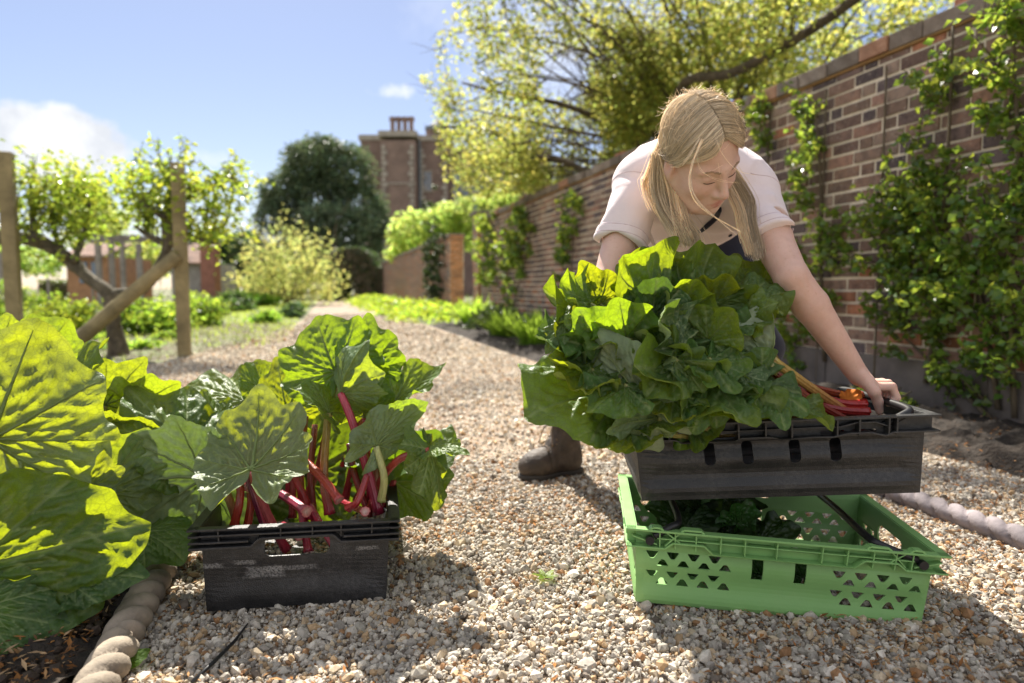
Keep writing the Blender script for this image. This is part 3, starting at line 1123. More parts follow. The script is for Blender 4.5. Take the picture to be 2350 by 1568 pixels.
# bale arms: each a bent rod from pivot to pivot across the crate
for sx, in_ in ((-1, -.195), (1, .165)):
    y = .185
    rod(green, [(sx * .245, -y - .003, HG - .016), (in_ + sx * .02, -y, HG + .004), (in_, -y + .03, HG + .010), (in_, 0, HG + .012), (in_, y - .03, HG + .010), (in_ + sx * .02, y, HG + .004), (sx * .245, y + .003, HG - .016)], .0072)
for sx in (-1, 1):
    y = .176
    xx = sx * .262
    rod(black, [(sx * .20, -y, HG - .02), (xx - sx * .02, -y + .004, HG - .004), (xx, -y + .03, HG + .004), (xx, 0, HG + .006), (xx, y - .03, HG + .004), (xx - sx * .02, y - .004, HG - .004), (sx * .20, y, HG - .02)], .0082)
for sy in (-1, 1):
    for sx in (-1, 1):
        mb = MB()
        mb.tube([(sx * .253, sy * (.2 - .012), HG - .022), (sx * .253, sy * .1995, HG - .022)], .0085, 16)
        V = np.concatenate(mb.V)
        mesh('pivot', V, mb.F, M['rod'], green, False, world_space=False)
# ------------------------------------------------------------------ rhubarb
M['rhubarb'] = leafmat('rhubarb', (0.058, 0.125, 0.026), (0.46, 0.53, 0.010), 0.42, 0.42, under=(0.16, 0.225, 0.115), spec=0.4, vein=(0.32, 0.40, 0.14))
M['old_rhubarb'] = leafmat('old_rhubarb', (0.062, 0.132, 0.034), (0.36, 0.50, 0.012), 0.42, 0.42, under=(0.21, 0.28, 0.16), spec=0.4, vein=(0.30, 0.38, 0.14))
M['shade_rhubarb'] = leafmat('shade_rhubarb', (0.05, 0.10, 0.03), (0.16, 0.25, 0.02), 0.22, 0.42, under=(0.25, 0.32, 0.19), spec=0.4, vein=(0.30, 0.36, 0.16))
M['dark_green_leaf'] = leafmat('dark_green_leaf', (0.020, 0.052, 0.012), (0.07, 0.15, 0.01), 0.3, 0.28, under=(0.06, 0.10, 0.04), spec=0.55, vein=(0.07, 0.11, 0.03))
m, t, b = mat('rhubarb_stalk')
o_ = t.obj()
n = t.noise(t.vmath('MULTIPLY', o_, (60, 60, 14)), 3.0, 4, 0.7)
c = t.mix(1.0, t.attr('col'), t.ramp(n, [(0.3, (0.68, 0.62, 0.6)), (0.7, (1.2, 1.15, 1.1))]), 'MULTIPLY')
t.put(b.inputs['Base Color'], c)
b.inputs['Roughness'].default_value = 0.27
b.inputs['Specular IOR Level'].default_value = 0.6
b.inputs['Subsurface Weight'].default_value = 0.12
b.inputs['Subsurface Radius'].default_value = (0.012, 0.003, 0.003)
t.put(b.inputs['Normal'], t.bump(n, 0.25, 0.004))
M['rhubarb_stalk'] = m

LEAF_T = R(164)
MAIN = [0.0, R(36), -R(36), R(74), -R(74), R(116), -R(116)]


def leaf_geo(seed, ruffle=0.1, freq=9, pucker=0.055, wf=1.0, bend=0.4, cup=0.0, fold=0.0, twist=0.0, nr=34, nth=168, curl=0.0, edge=0.05, rexp=2.4):
    """flat rhubarb blade on a polar grid round its stalk, then veined, puckered, ruffled and bent; unit length along +y, upper side +z"""
    r_ = np.random.default_rng(seed)
    th = np.linspace(-LEAF_T, LEAF_T, nth)
    for a in MAIN:                                       # put the main veins exactly on grid lines
        th[np.argmin(np.abs(th - a))] = a
    rr = np.linspace(0, 1, nr + 1)[1:] ** 0.85
    ad = np.abs(np.degrees(th))
    Rt = np.interp(ad, [0, 12, 30, 50, 75, 100, 125, 145, 156, 164], [1.0, 0.94, 0.84, 0.75, 0.68, 0.63, 0.60, 0.55, 0.45, 0.26])
    Rt *= 1 + 0.035 * np.cos(np.degrees(th) / 37 * 2 * np.pi)
    asym = r_.normal(0, 0.06)
    Rt *= 1 + asym * np.sin(th)
    p = r_.uniform(0, 6.28, 8)
    Rt *= 1 + edge * (0.6 * np.sin(11 * th + p[0]) + 0.3 * np.sin(19 * th + p[1]) + 0.1 * np.sin(37 * th + p[2])) * np.minimum(1, (LEAF_T - np.abs(th)) / 0.3)
    T, RR = np.meshgrid(th, rr)
    rad = RR * Rt[None]
    x, y = rad * np.sin(T) * wf, rad * np.cos(T)
    # distance to the veins
    segs = []
    for a in MAIN:
        Ra = np.interp(a, th, Rt) * 0.96
        d = np.array((math.sin(a) * wf, math.cos(a)))
        segs.append((np.zeros(2), d * Ra, 0.011, 0.003, 0))
        n2 = 5 if abs(a) < 0.1 else 4
        for k in range(n2):
            for sg in (-1, 1):
                t0 = (0.18 + 0.78 * k / n2 + (0.05 if sg > 0 else 0)) * Ra
                l2 = (0.36 - 0.05 * k) * (1 if abs(a) < 1.5 else 0.7)
                a2 = a + sg * R(44)
                a3 = a + sg * R(30)
                q0 = d * t0
                q1 = q0 + np.array((math.sin(a2) * wf, math.cos(a2))) * l2 * 0.5
                q2 = q1 + np.array((math.sin(a3) * wf, math.cos(a3))) * l2 * 0.5
                segs.append((q0, q1, 0.0060, 0.0042, 1))
                segs.append((q1, q2, 0.0042, 0.0022, 1))
    pts = np.stack([x, y], -1)
    vein = np.zeros_like(x)
    dmin = np.full_like(x, 9.0)
    for q0, q1, w0, w1, kind in segs:
        e = q1 - q0
        tt = np.clip(((pts - q0) @ e) / (e @ e), 0, 1)
        dd = np.linalg.norm(pts - q0 - tt[..., None] * e, axis=-1)
        wd = w0 + (w1 - w0) * tt
        vein = np.maximum(vein, (0.8 if kind else 1.0) * np.clip(1.7 - dd / wd * 0.9, 0, 1))
        dmin = np.minimum(dmin, dd * (1 if kind else 0.8))
    z = pucker * (1 - np.exp(-dmin / 0.035)) * (1 - 0.25 * RR)
    q = np.stack([x, y, np.full_like(x, seed % 17)], -1)
    z += pucker * 0.55 * (vnoise(q, 9) - 0.5) + pucker * 0.3 * (vnoise(q, 24) - .5)
    # ruffles grow towards the margin and run partly in the leaf's plane
    fr = freq * (1 + 0.25 * np.sin(T * 1.3 + p[6]))
    wv = np.sin(freq * T + p[3] + 1.5 * np.sin(2 * T + p[5])) * 0.6 + np.sin(freq * 1.7 * T + p[4]) * 0.4
    wv2 = np.cos(freq * T + p[3] + 1.2 + 1.5 * np.sin(2 * T + p[5])) * 0.7 + np.sin(freq * 1.6 * T + p[7]) * 0.2
    amp = ruffle * RR ** rexp * (0.45 + 0.55 * np.clip(np.abs(T) / 1.2 + 0.25, 0, 1))
    z += amp * wv
    x = x - np.sin(T) * amp * wv2 * 0.45
    y = y - np.cos(T) * amp * wv2 * 0.45
    z += cup * x ** 2 + fold * np.abs(x)
    # margin curl
    z += curl * np.clip(RR - 0.62, 0, 1) ** 2 * 6 * Rt[None]
    # twist and bend along the midrib
    if twist:
        a = twist * np.clip(y, 0, 1.2)
        x, z = x * np.cos(a) - z * np.sin(a), x * np.sin(a) + z * np.cos(a)
    yp = np.clip(y, -0.2, 1.4)
    ang = bend * yp
    if abs(bend) > 1e-3:
        cy, cz = np.sin(ang) / bend, -(1 - np.cos(ang)) / bend
    else:
        cy, cz = yp, 0 * yp
    ny, nz = np.sin(ang), np.cos(ang)
    ext = y - yp
    Y = cy + ext * np.cos(ang) + z * ny
    Z = cz - ext * np.sin(ang) + z * nz
    V = np.stack([x, Y, Z], -1)
    tip = np.array((0, math.sin(bend) / bend if abs(bend) > 1e-3 else 1.0, -(1 - math.cos(bend)) / bend if abs(bend) > 1e-3 else 0.0))
    ctr = np.array((0.0, 0.0, z[0].mean()))
    V = np.concatenate([[ctr], V.reshape(-1, 3)])
    vein = np.concatenate([[1.0], vein.ravel()])
    i = 1 + np.arange(nr * nth).reshape(nr, nth)
    F = [[0, b2, a2] for a2, b2 in zip(i[0, :-1], i[0, 1:])]
    Q = np.stack([i[:-1, :-1], i[:-1, 1:], i[1:, 1:], i[1:, :-1]], -1).reshape(-1, 4)
    F += Q.tolist()
    # ribs: the main veins stand out from the lower side
    RV, RF = [], []
    n0 = len(V)
    for a in MAIN:
        j = int(np.argmin(np.abs(th - a)))
        line = V[i[:, j]]
        kk = max(4, int(nr * 0.9))
        pl = np.concatenate([[V[0]], line[:kk]])
        g = np.linspace(0, 1, len(pl))
        nn = np.zeros_like(pl)
        nn[1:] = nrm(np.cross(V[i[:kk, min(j + 1, nth - 1)]] - V[i[:kk, max(j - 1, 0)]], np.gradient(pl[1:], axis=0)))
        nn[0] = nn[1]
        if nn[kk // 2][2] < 0:
            nn = -nn
        rw = (0.020 if abs(a) < .1 else 0.015 if abs(a) < 1 else 0.012) * (1 - 0.85 * g)
        v2, f2 = tube(pl - nn * rw[:, None] * 0.55, rw, 6, True)
        RV.append(v2)
        RF += [[k + n0 for k in f] for f in f2]
        n0 += len(v2)
    return V, F, vein, tip, (np.concatenate(RV), RF)


def frame(A, T, N, tip):
    A, T, N = (np.array(tuple(k), dtype=float) for k in (A, T, N))
    d = T - A
    s = np.linalg.norm(d) / np.linalg.norm(tip)
    d = nrm(d)
    n = nrm(N - d * (N @ d))
    xx = np.cross(d, n)
    e1 = nrm(tip)
    e2 = np.array((0, -e1[2], e1[1]))
    # columns: local x -> xx, e1 -> d, e2 -> n
    return s, np.stack([xx, d, n], 1) @ np.stack([np.array((1.0, 0, 0)), e1, e2], 0), A


def blade(parent, A, T, N, seed, mt=None, tone=(1, 1, 1), name='leaf', ribs=True, label=None, **kw):
    V, F, vein, tip, (RV, RF) = leaf_geo(seed, **kw)
    s, Rm, A0 = frame(A, T, N, tip)
    r_ = np.random.default_rng(seed + 900)
    if ribs:
        V = np.concatenate([V, RV])
        F = F + RF
        vein = np.concatenate([vein, np.full(len(RV), 0.9)])
    Vw = (V * s) @ Rm.T + A0
    lum = 0.86 + 0.3 * vnoise(V + seed, 3.1)
    C = np.array(tone)[None] * lum[:, None] * np.array([1 + r_.normal(0, 0.05), 1, 1])[None]
    o = mesh(name, Vw, F, mt or M['rhubarb'], parent, True, col=C, fl={'vein': vein})
    if label:
        o['label'] = label
    return o


RED, CRIM, PURP, BROWN, GREENISH, PINK = (0.33, 0.030, 0.030), (0.30, 0.016, 0.040), (0.13, 0.018, 0.050), (0.24, 0.055, 0.022), (0.30, 0.34, 0.10), (0.62, 0.10, 0.15)


def stalk(parent, pts, r0=0.0125, r1=0.009, c0=CRIM, c1=RED, flat=0.78, cut=False, name='stalk', n=22):
    sp = spline(pts, n)
    g = np.linspace(0, 1, n)
    r0, r1 = r0 * 0.82, r1 * 0.85
    rad = r0 + (r1 - r0) * g
    rad = rad * (1 + 0.25 * np.clip(1 - g / 0.08, 0, 1))
    sq = lambda th: (1 + 0.045 * np.cos(9 * th)) * np.where(np.sin(th) > 0, flat, 1.0)
    V, F = tube(sp, rad, 36, True, sq)
    C = np.array(c0)[None] * (1 - g[:, None]) + np.array(c1)[None] * g[:, None]
    C = np.repeat(C, 36, axis=0)
    if cut:
        e = nrm(sp[0] - sp[1])
        ring = V[:36]
        k0 = len(V)
        V = np.concatenate([V, sp[0] + (ring - sp[0]) * 0.86 + e * 0.0006, [sp[0] - e * 0.004]])
        F = [f for f in F if len(f) == 4 or f[0] >= 36] + [[(j + 1) % 36, j, k0 + j, k0 + (j + 1) % 36] for j in range(36)] + [[k0 + (j + 1) % 36, k0 + j, k0 + 36] for j in range(36)]
        C = np.concatenate([C, np.tile((0.60, 0.18, 0.17), (36, 1)), [(0.66, 0.52, 0.42)]])
    return mesh(name, V, F, M['rhubarb_stalk'], parent, True, col=C)


SG = 'rhubarb stalks in the crates'


def rhubarb(label, pts=None, A=None, T=None, N=None, seed=0, mt=None, tone=(1, 1, 1), c0=CRIM, c1=RED, r0=0.0125, r1=0.009, cut=False, grp=SG, extra=(), **kw):
    """one picked rhubarb stick: stalk from butt to blade, and its leaf"""
    base = np.array(tuple(pts[0])) if pts is not None else np.array(tuple(A))
    root = thing('rhubarb_stick', label, 'rhubarb', base, grp)
    if pts is not None:
        stalk(root, pts, r0, r1, c0, c1, cut=cut)
    if A is not None:
        blade(root, A, T, N, seed, mt, tone, **kw)
    for a, t_, n_, sd, k2 in extra:
        blade(root, a, t_, n_, sd, mt, tone, **k2)
    return root


OLD = M['old_rhubarb']
# ---- the left crate: sticks, in the order they meet the eye
rhubarb('rhubarb with a broad pale-veined underside fanned upright at the front of the left crate',
        [P(655, 1262, 1.42), P(612, 1180, 1.39), P(575, 1078, 1.345)], P(575, 1078, 1.34), P(592, 890, 1.44), (-0.06, 0.9, 0.35), 101, r0=.0135, r1=.011, c0=CRIM, c1=(0.42, 0.13, 0.12),
        wf=0.95, bend=0.75, cup=-0.25, ruffle=0.08, freq=8)
rhubarb('rhubarb leaf hanging over the left side of the left crate, grey-green underside out',
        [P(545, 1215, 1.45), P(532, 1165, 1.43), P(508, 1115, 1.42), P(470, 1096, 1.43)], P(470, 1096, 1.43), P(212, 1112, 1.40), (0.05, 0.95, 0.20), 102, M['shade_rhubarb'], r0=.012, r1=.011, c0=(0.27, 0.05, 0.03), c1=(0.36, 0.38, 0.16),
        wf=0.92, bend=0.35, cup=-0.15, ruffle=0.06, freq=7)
rhubarb('rhubarb with a tall crimson stalk leaning up the right half of the left crate',
        [P(868, 1180, 1.44), P(838, 1065, 1.45), P(806, 965, 1.46), P(781, 903, 1.475)], P(781, 905, 1.475), P(838, 785, 1.46), (0.55, 0.75, 0.35), 103, r0=.0145, r1=.0105, c0=(0.20, 0.012, 0.035), c1=(0.40, 0.055, 0.085),
        wf=0.85, bend=-0.9, fold=0.75, ruffle=0.08, freq=7)
rhubarb('rhubarb whose big glossy leaf tops the left crate, left of its peak',
        [P(700, 1150, 1.62), P(735, 1050, 1.6), P(772, 860, 1.56)], P(772, 855, 1.56), P(728, 735, 1.60), (-0.15, -0.85, 0.5), 104, OLD, wf=1.35, bend=0.55, cup=0.15, ruffle=0.11, freq=9, pucker=0.07, c1=(0.25, .12, .04))
rhubarb('rhubarb whose crinkled leaf tops the left crate, right of its peak',
        [P(790, 1150, 1.66), P(815, 1030, 1.64), P(838, 856, 1.60)], P(838, 852, 1.60), P(842, 732, 1.62), (0.15, -0.8, 0.55), 105, OLD, wf=1.1, bend=0.6, ruffle=0.13, freq=10, pucker=0.07, c1=(0.25, .12, .04))
rhubarb('rhubarb leaf reaching out to the right at the top of the left crate',
        [P(820, 1150, 1.66), P(870, 1030, 1.62), P(905, 925, 1.58)], P(905, 922, 1.58), P(1022, 845, 1.60), (-0.35, -0.55, 0.8), 106, OLD, wf=0.8, bend=-0.15, fold=0.5, ruffle=0.12, freq=8)
rhubarb('rhubarb with a curled yellow-lit leaf in the middle of the left crate',
        [P(755, 1180, 1.45), P(742, 1090, 1.46), P(752, 948, 1.49)], P(752, 948, 1.49), P(668, 892, 1.47), (0.3, -0.2, 0.9), 107, wf=0.95, bend=0.7, ruffle=0.07, freq=7, fold=0.2, r0=.014, r1=.0105, c0=CRIM, c1=(0.30, 0.27, 0.07))
rhubarb('rhubarb with pale leaf back and lime green stalk at right of the left crate',
        [P(873, 1150, 1.44), P(880, 1095, 1.44), P(862, 1025, 1.45)], P(864, 1022, 1.45), P(978, 930, 1.48), (0.25, 0.8, 0.55), 108, OLD, wf=0.6, bend=0.75, ruffle=0.07, freq=7, r0=.012, r1=.009, c0=(0.34, 0.33, 0.10), c1=(0.42, 0.46, 0.20))
rhubarb('rhubarb with a red stalk arching out over the right rim of the left crate',
        [P(845, 1180, 1.50), P(872, 1105, 1.48), P(918, 1052, 1.46), P(985, 1033, 1.45)], P(985, 1033, 1.45), P(1008, 1172, 1.42), (0.75, -0.5, 0.25), 109, wf=0.62, bend=0.55, fold=-0.55, ruffle=0.09, freq=7, r0=.012, r1=.010, c0=(0.22, .02, .02), c1=(0.36, 0.06, 0.035),
        extra=[(P(985, 1033, 1.45), P(1072, 1046, 1.42), (0.1, -0.35, 0.9), 110, dict(wf=0.6, bend=1.0, ruffle=0.1, freq=7))])
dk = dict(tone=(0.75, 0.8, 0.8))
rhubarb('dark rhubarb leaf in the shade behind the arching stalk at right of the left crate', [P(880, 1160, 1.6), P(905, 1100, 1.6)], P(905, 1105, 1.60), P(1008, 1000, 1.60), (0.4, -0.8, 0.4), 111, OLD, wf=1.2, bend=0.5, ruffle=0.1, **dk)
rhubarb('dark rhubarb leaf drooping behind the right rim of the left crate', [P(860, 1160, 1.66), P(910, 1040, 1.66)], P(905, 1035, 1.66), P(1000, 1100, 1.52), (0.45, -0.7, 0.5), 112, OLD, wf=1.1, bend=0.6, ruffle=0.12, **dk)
rhubarb('rhubarb leaf lying over the left rim of the left crate behind the fanned one',
        [P(560, 1160, 1.56), P(500, 1080, 1.53), P(425, 1042, 1.50)], P(425, 1040, 1.50), P(300, 900, 1.56), (-0.2, -0.1, 0.95), 113, wf=0.95, bend=0.4, ruffle=0.1, freq=9, c1=(0.33, .05, .03))
rhubarb('rhubarb leaf with a lit crinkled top behind the fanned leaf of the left crate',
        [P(600, 1150, 1.6), P(560, 1040, 1.62), P(500, 985, 1.62)], P(500, 985, 1.62), P(398, 925, 1.60), (-0.1, -0.45, 0.9), 114, wf=1.15, bend=0.5, ruffle=0.1, freq=9)
rhubarb('rhubarb leaf forming the low green ridge left of the peak of the left crate',
        [P(640, 1150, 1.7), P(600, 1000, 1.76), P(560, 925, 1.8)], P(560, 925, 1.80), P(430, 880, 1.84), (0.05, -0.3, 0.95), 115, wf=1.1, bend=0.4, ruffle=0.12, freq=10)
rhubarb('rhubarb leaf with a pointed upright fold behind the ridge of the left crate',
        [P(650, 1150, 1.7), P(640, 1000, 1.76), P(610, 905, 1.86)], P(610, 905, 1.86), P(582, 828, 1.90), (0.2, -0.8, 0.5), 116, wf=0.8, bend=0.3, fold=0.6, ruffle=0.08, freq=7)
rhubarb('rhubarb leaf filling the gap between the fanned leaf and the peak of the left crate',
        [P(660, 1150, 1.66), P(668, 1030, 1.68), P(660, 935, 1.68)], P(660, 940, 1.68), P(640, 830, 1.72), (-0.15, -0.7, 0.65), 117, wf=1.0, bend=0.5, ruffle=0.12, freq=9)
rhubarb('small rhubarb leaf to the right of the tall crimson stalk of the left crate', [P(850, 1150, 1.56), P(836, 960, 1.56)], P(834, 955, 1.56), P(885, 865, 1.56), (0.4, -0.75, 0.5), 119, wf=0.85, bend=0.8, ruffle=0.12)
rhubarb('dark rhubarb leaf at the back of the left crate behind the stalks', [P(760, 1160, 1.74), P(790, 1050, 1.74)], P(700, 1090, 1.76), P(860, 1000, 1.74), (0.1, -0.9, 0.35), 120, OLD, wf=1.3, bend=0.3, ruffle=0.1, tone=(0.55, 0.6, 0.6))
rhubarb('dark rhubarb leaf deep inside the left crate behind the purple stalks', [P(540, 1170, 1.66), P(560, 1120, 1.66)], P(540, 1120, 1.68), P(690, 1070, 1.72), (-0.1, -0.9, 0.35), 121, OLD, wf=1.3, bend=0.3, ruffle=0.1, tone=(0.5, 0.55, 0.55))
# bare sticks in the left crate
for lab, pts, kw in [
    ('rust red rhubarb stalk bent at the left front corner of the left crate', [P(533, 1215, 1.40), P(548, 1155, 1.40), P(545, 1112, 1.42), P(495, 1066, 1.46)], dict(c0=(0.30, .035, .02), c1=(0.20, .03, .02), r0=.012)),
    ('second rust red rhubarb stalk beside the bent one in the left crate', [P(565, 1215, 1.42), P(575, 1150, 1.43), P(566, 1110, 1.46)], dict(c0=(0.30, .04, .02), c1=(0.18, .03, .02), r0=.012)),
    ('deep purple ribbed rhubarb stalk left of the fanned leaf stem', [P(612, 1225, 1.42), P(585, 1140, 1.42), P(562, 1075, 1.44)], dict(c0=PURP, c1=(0.12, .02, .045), r0=.013, r1=.0115)),
    ('purple rhubarb stalk with its pink cut end towards us in the left crate', [P(704, 1176, 1.40), P(665, 1148, 1.46), P(606, 1112, 1.56)], dict(c0=(0.36, .035, .085), c1=PURP, r0=.0145, r1=.012, cut=True)),
    ('red rhubarb stalk leaning left to right behind the purple cut end', [P(712, 1190, 1.50), P(690, 1125, 1.50), P(640, 1025, 1.52)], dict(c0=CRIM, c1=(0.26, .045, .03), r0=.013)),
    ('long rhubarb stalk lying diagonally, its pale cut end in the middle of the left crate', [P(778, 1150, 1.40), P(730, 1090, 1.44), P(655, 1022, 1.50)], dict(c0=(0.36, .05, .05), c1=(0.28, .06, .03), r0=.013, r1=.0115, cut=True)),
    ('brownish rhubarb stalk standing upright left of the green-topped one', [P(698, 1230, 1.50), P(688, 1090, 1.52), P(700, 955, 1.55)], dict(c0=CRIM, c1=(0.24, .11, .035), r0=.0125)),
    ('shaded rhubarb stalk upright between the diagonal and green-topped ones', [P(722, 1210, 1.54), P(712, 1090, 1.56), P(722, 975, 1.6)], dict(c0=(0.18, .015, .025), c1=(0.2, .06, .025), r0=.0115)),
    ('dark red rhubarb stalk in the shade left of the tall crimson one', [P(846, 1180, 1.52), P(815, 1095, 1.56), P(800, 1020, 1.6)], dict(c0=(0.22, .015, .02), c1=(0.13, .02, .02), r0=.0115)),
    ('brown topped rhubarb stalk behind the lime green stalk', [P(858, 1170, 1.52), P(862, 1060, 1.52), P(874, 952, 1.53)], dict(c0=(0.20, .03, .02), c1=(0.26, .17, .07), r0=.0115, r1=.0125)),
    ('short curled red rhubarb stalk with a ragged end by the right front corner', [P(800, 1168, 1.40), P(822, 1150, 1.39), P(843, 1092, 1.42)], dict(c0=(0.42, .04, .04), c1=(0.22, .02, .03), r0=.011, cut=True)),
    ('stubby rhubarb stalk cut short below the tall crimson one', [P(838, 1176, 1.39), P(818, 1168, 1.45), P(780, 1150, 1.55)], dict(c0=(0.40, .05, .06), c1=CRIM, r0=.0115, cut=True)),
    ('rhubarb stalk seen through the middle of the hand hole of the left crate', [P(708, 1268, 1.43), P(698, 1215, 1.47), P(690, 1170, 1.52)], dict(c0=(0.36, .03, .06), c1=CRIM, r0=.0115)),
    ('rhubarb stalk crossing the right end of the hand hole of the left crate', [P(768, 1258, 1.43), P(735, 1205, 1.46), P(712, 1160, 1.5)], dict(c0=(0.36, .02, .06), c1=CRIM, r0=.0115)),
    ('rhubarb stub with its round pink butt showing in the hand hole of the left crate', [P(686, 1232, 1.425), P(675, 1222, 1.47), P(650, 1205, 1.55)], dict(c0=(0.45, .05, .11), c1=CRIM, r0=.0115, cut=True)),
    ('dim rhubarb stalk upright at the back of the left crate', [P(670, 1190, 1.62), P(672, 1080, 1.66), P(668, 990, 1.7)], dict(c0=(0.2, .015, .025), c1=(0.25, .04, .03), r0=.012)),
]:
    rhubarb(lab, pts, **kw)

# ---- the heap on the black crate the woman lifts: (label, attach, tip, upper side, seed, options)
def root_pts(A, k):
    """the stick behind a leaf runs down to the butts at the right end of the crate"""
    e = np.array(tuple(P(1885 + 9 * (k % 5), 965 - 4 * (k % 7), 1.44 + 0.025 * (k % 4))))
    A = np.array(tuple(A))
    return [e, e * 0.5 + A * 0.5 + np.array((0, 0.02, -0.035)), A]


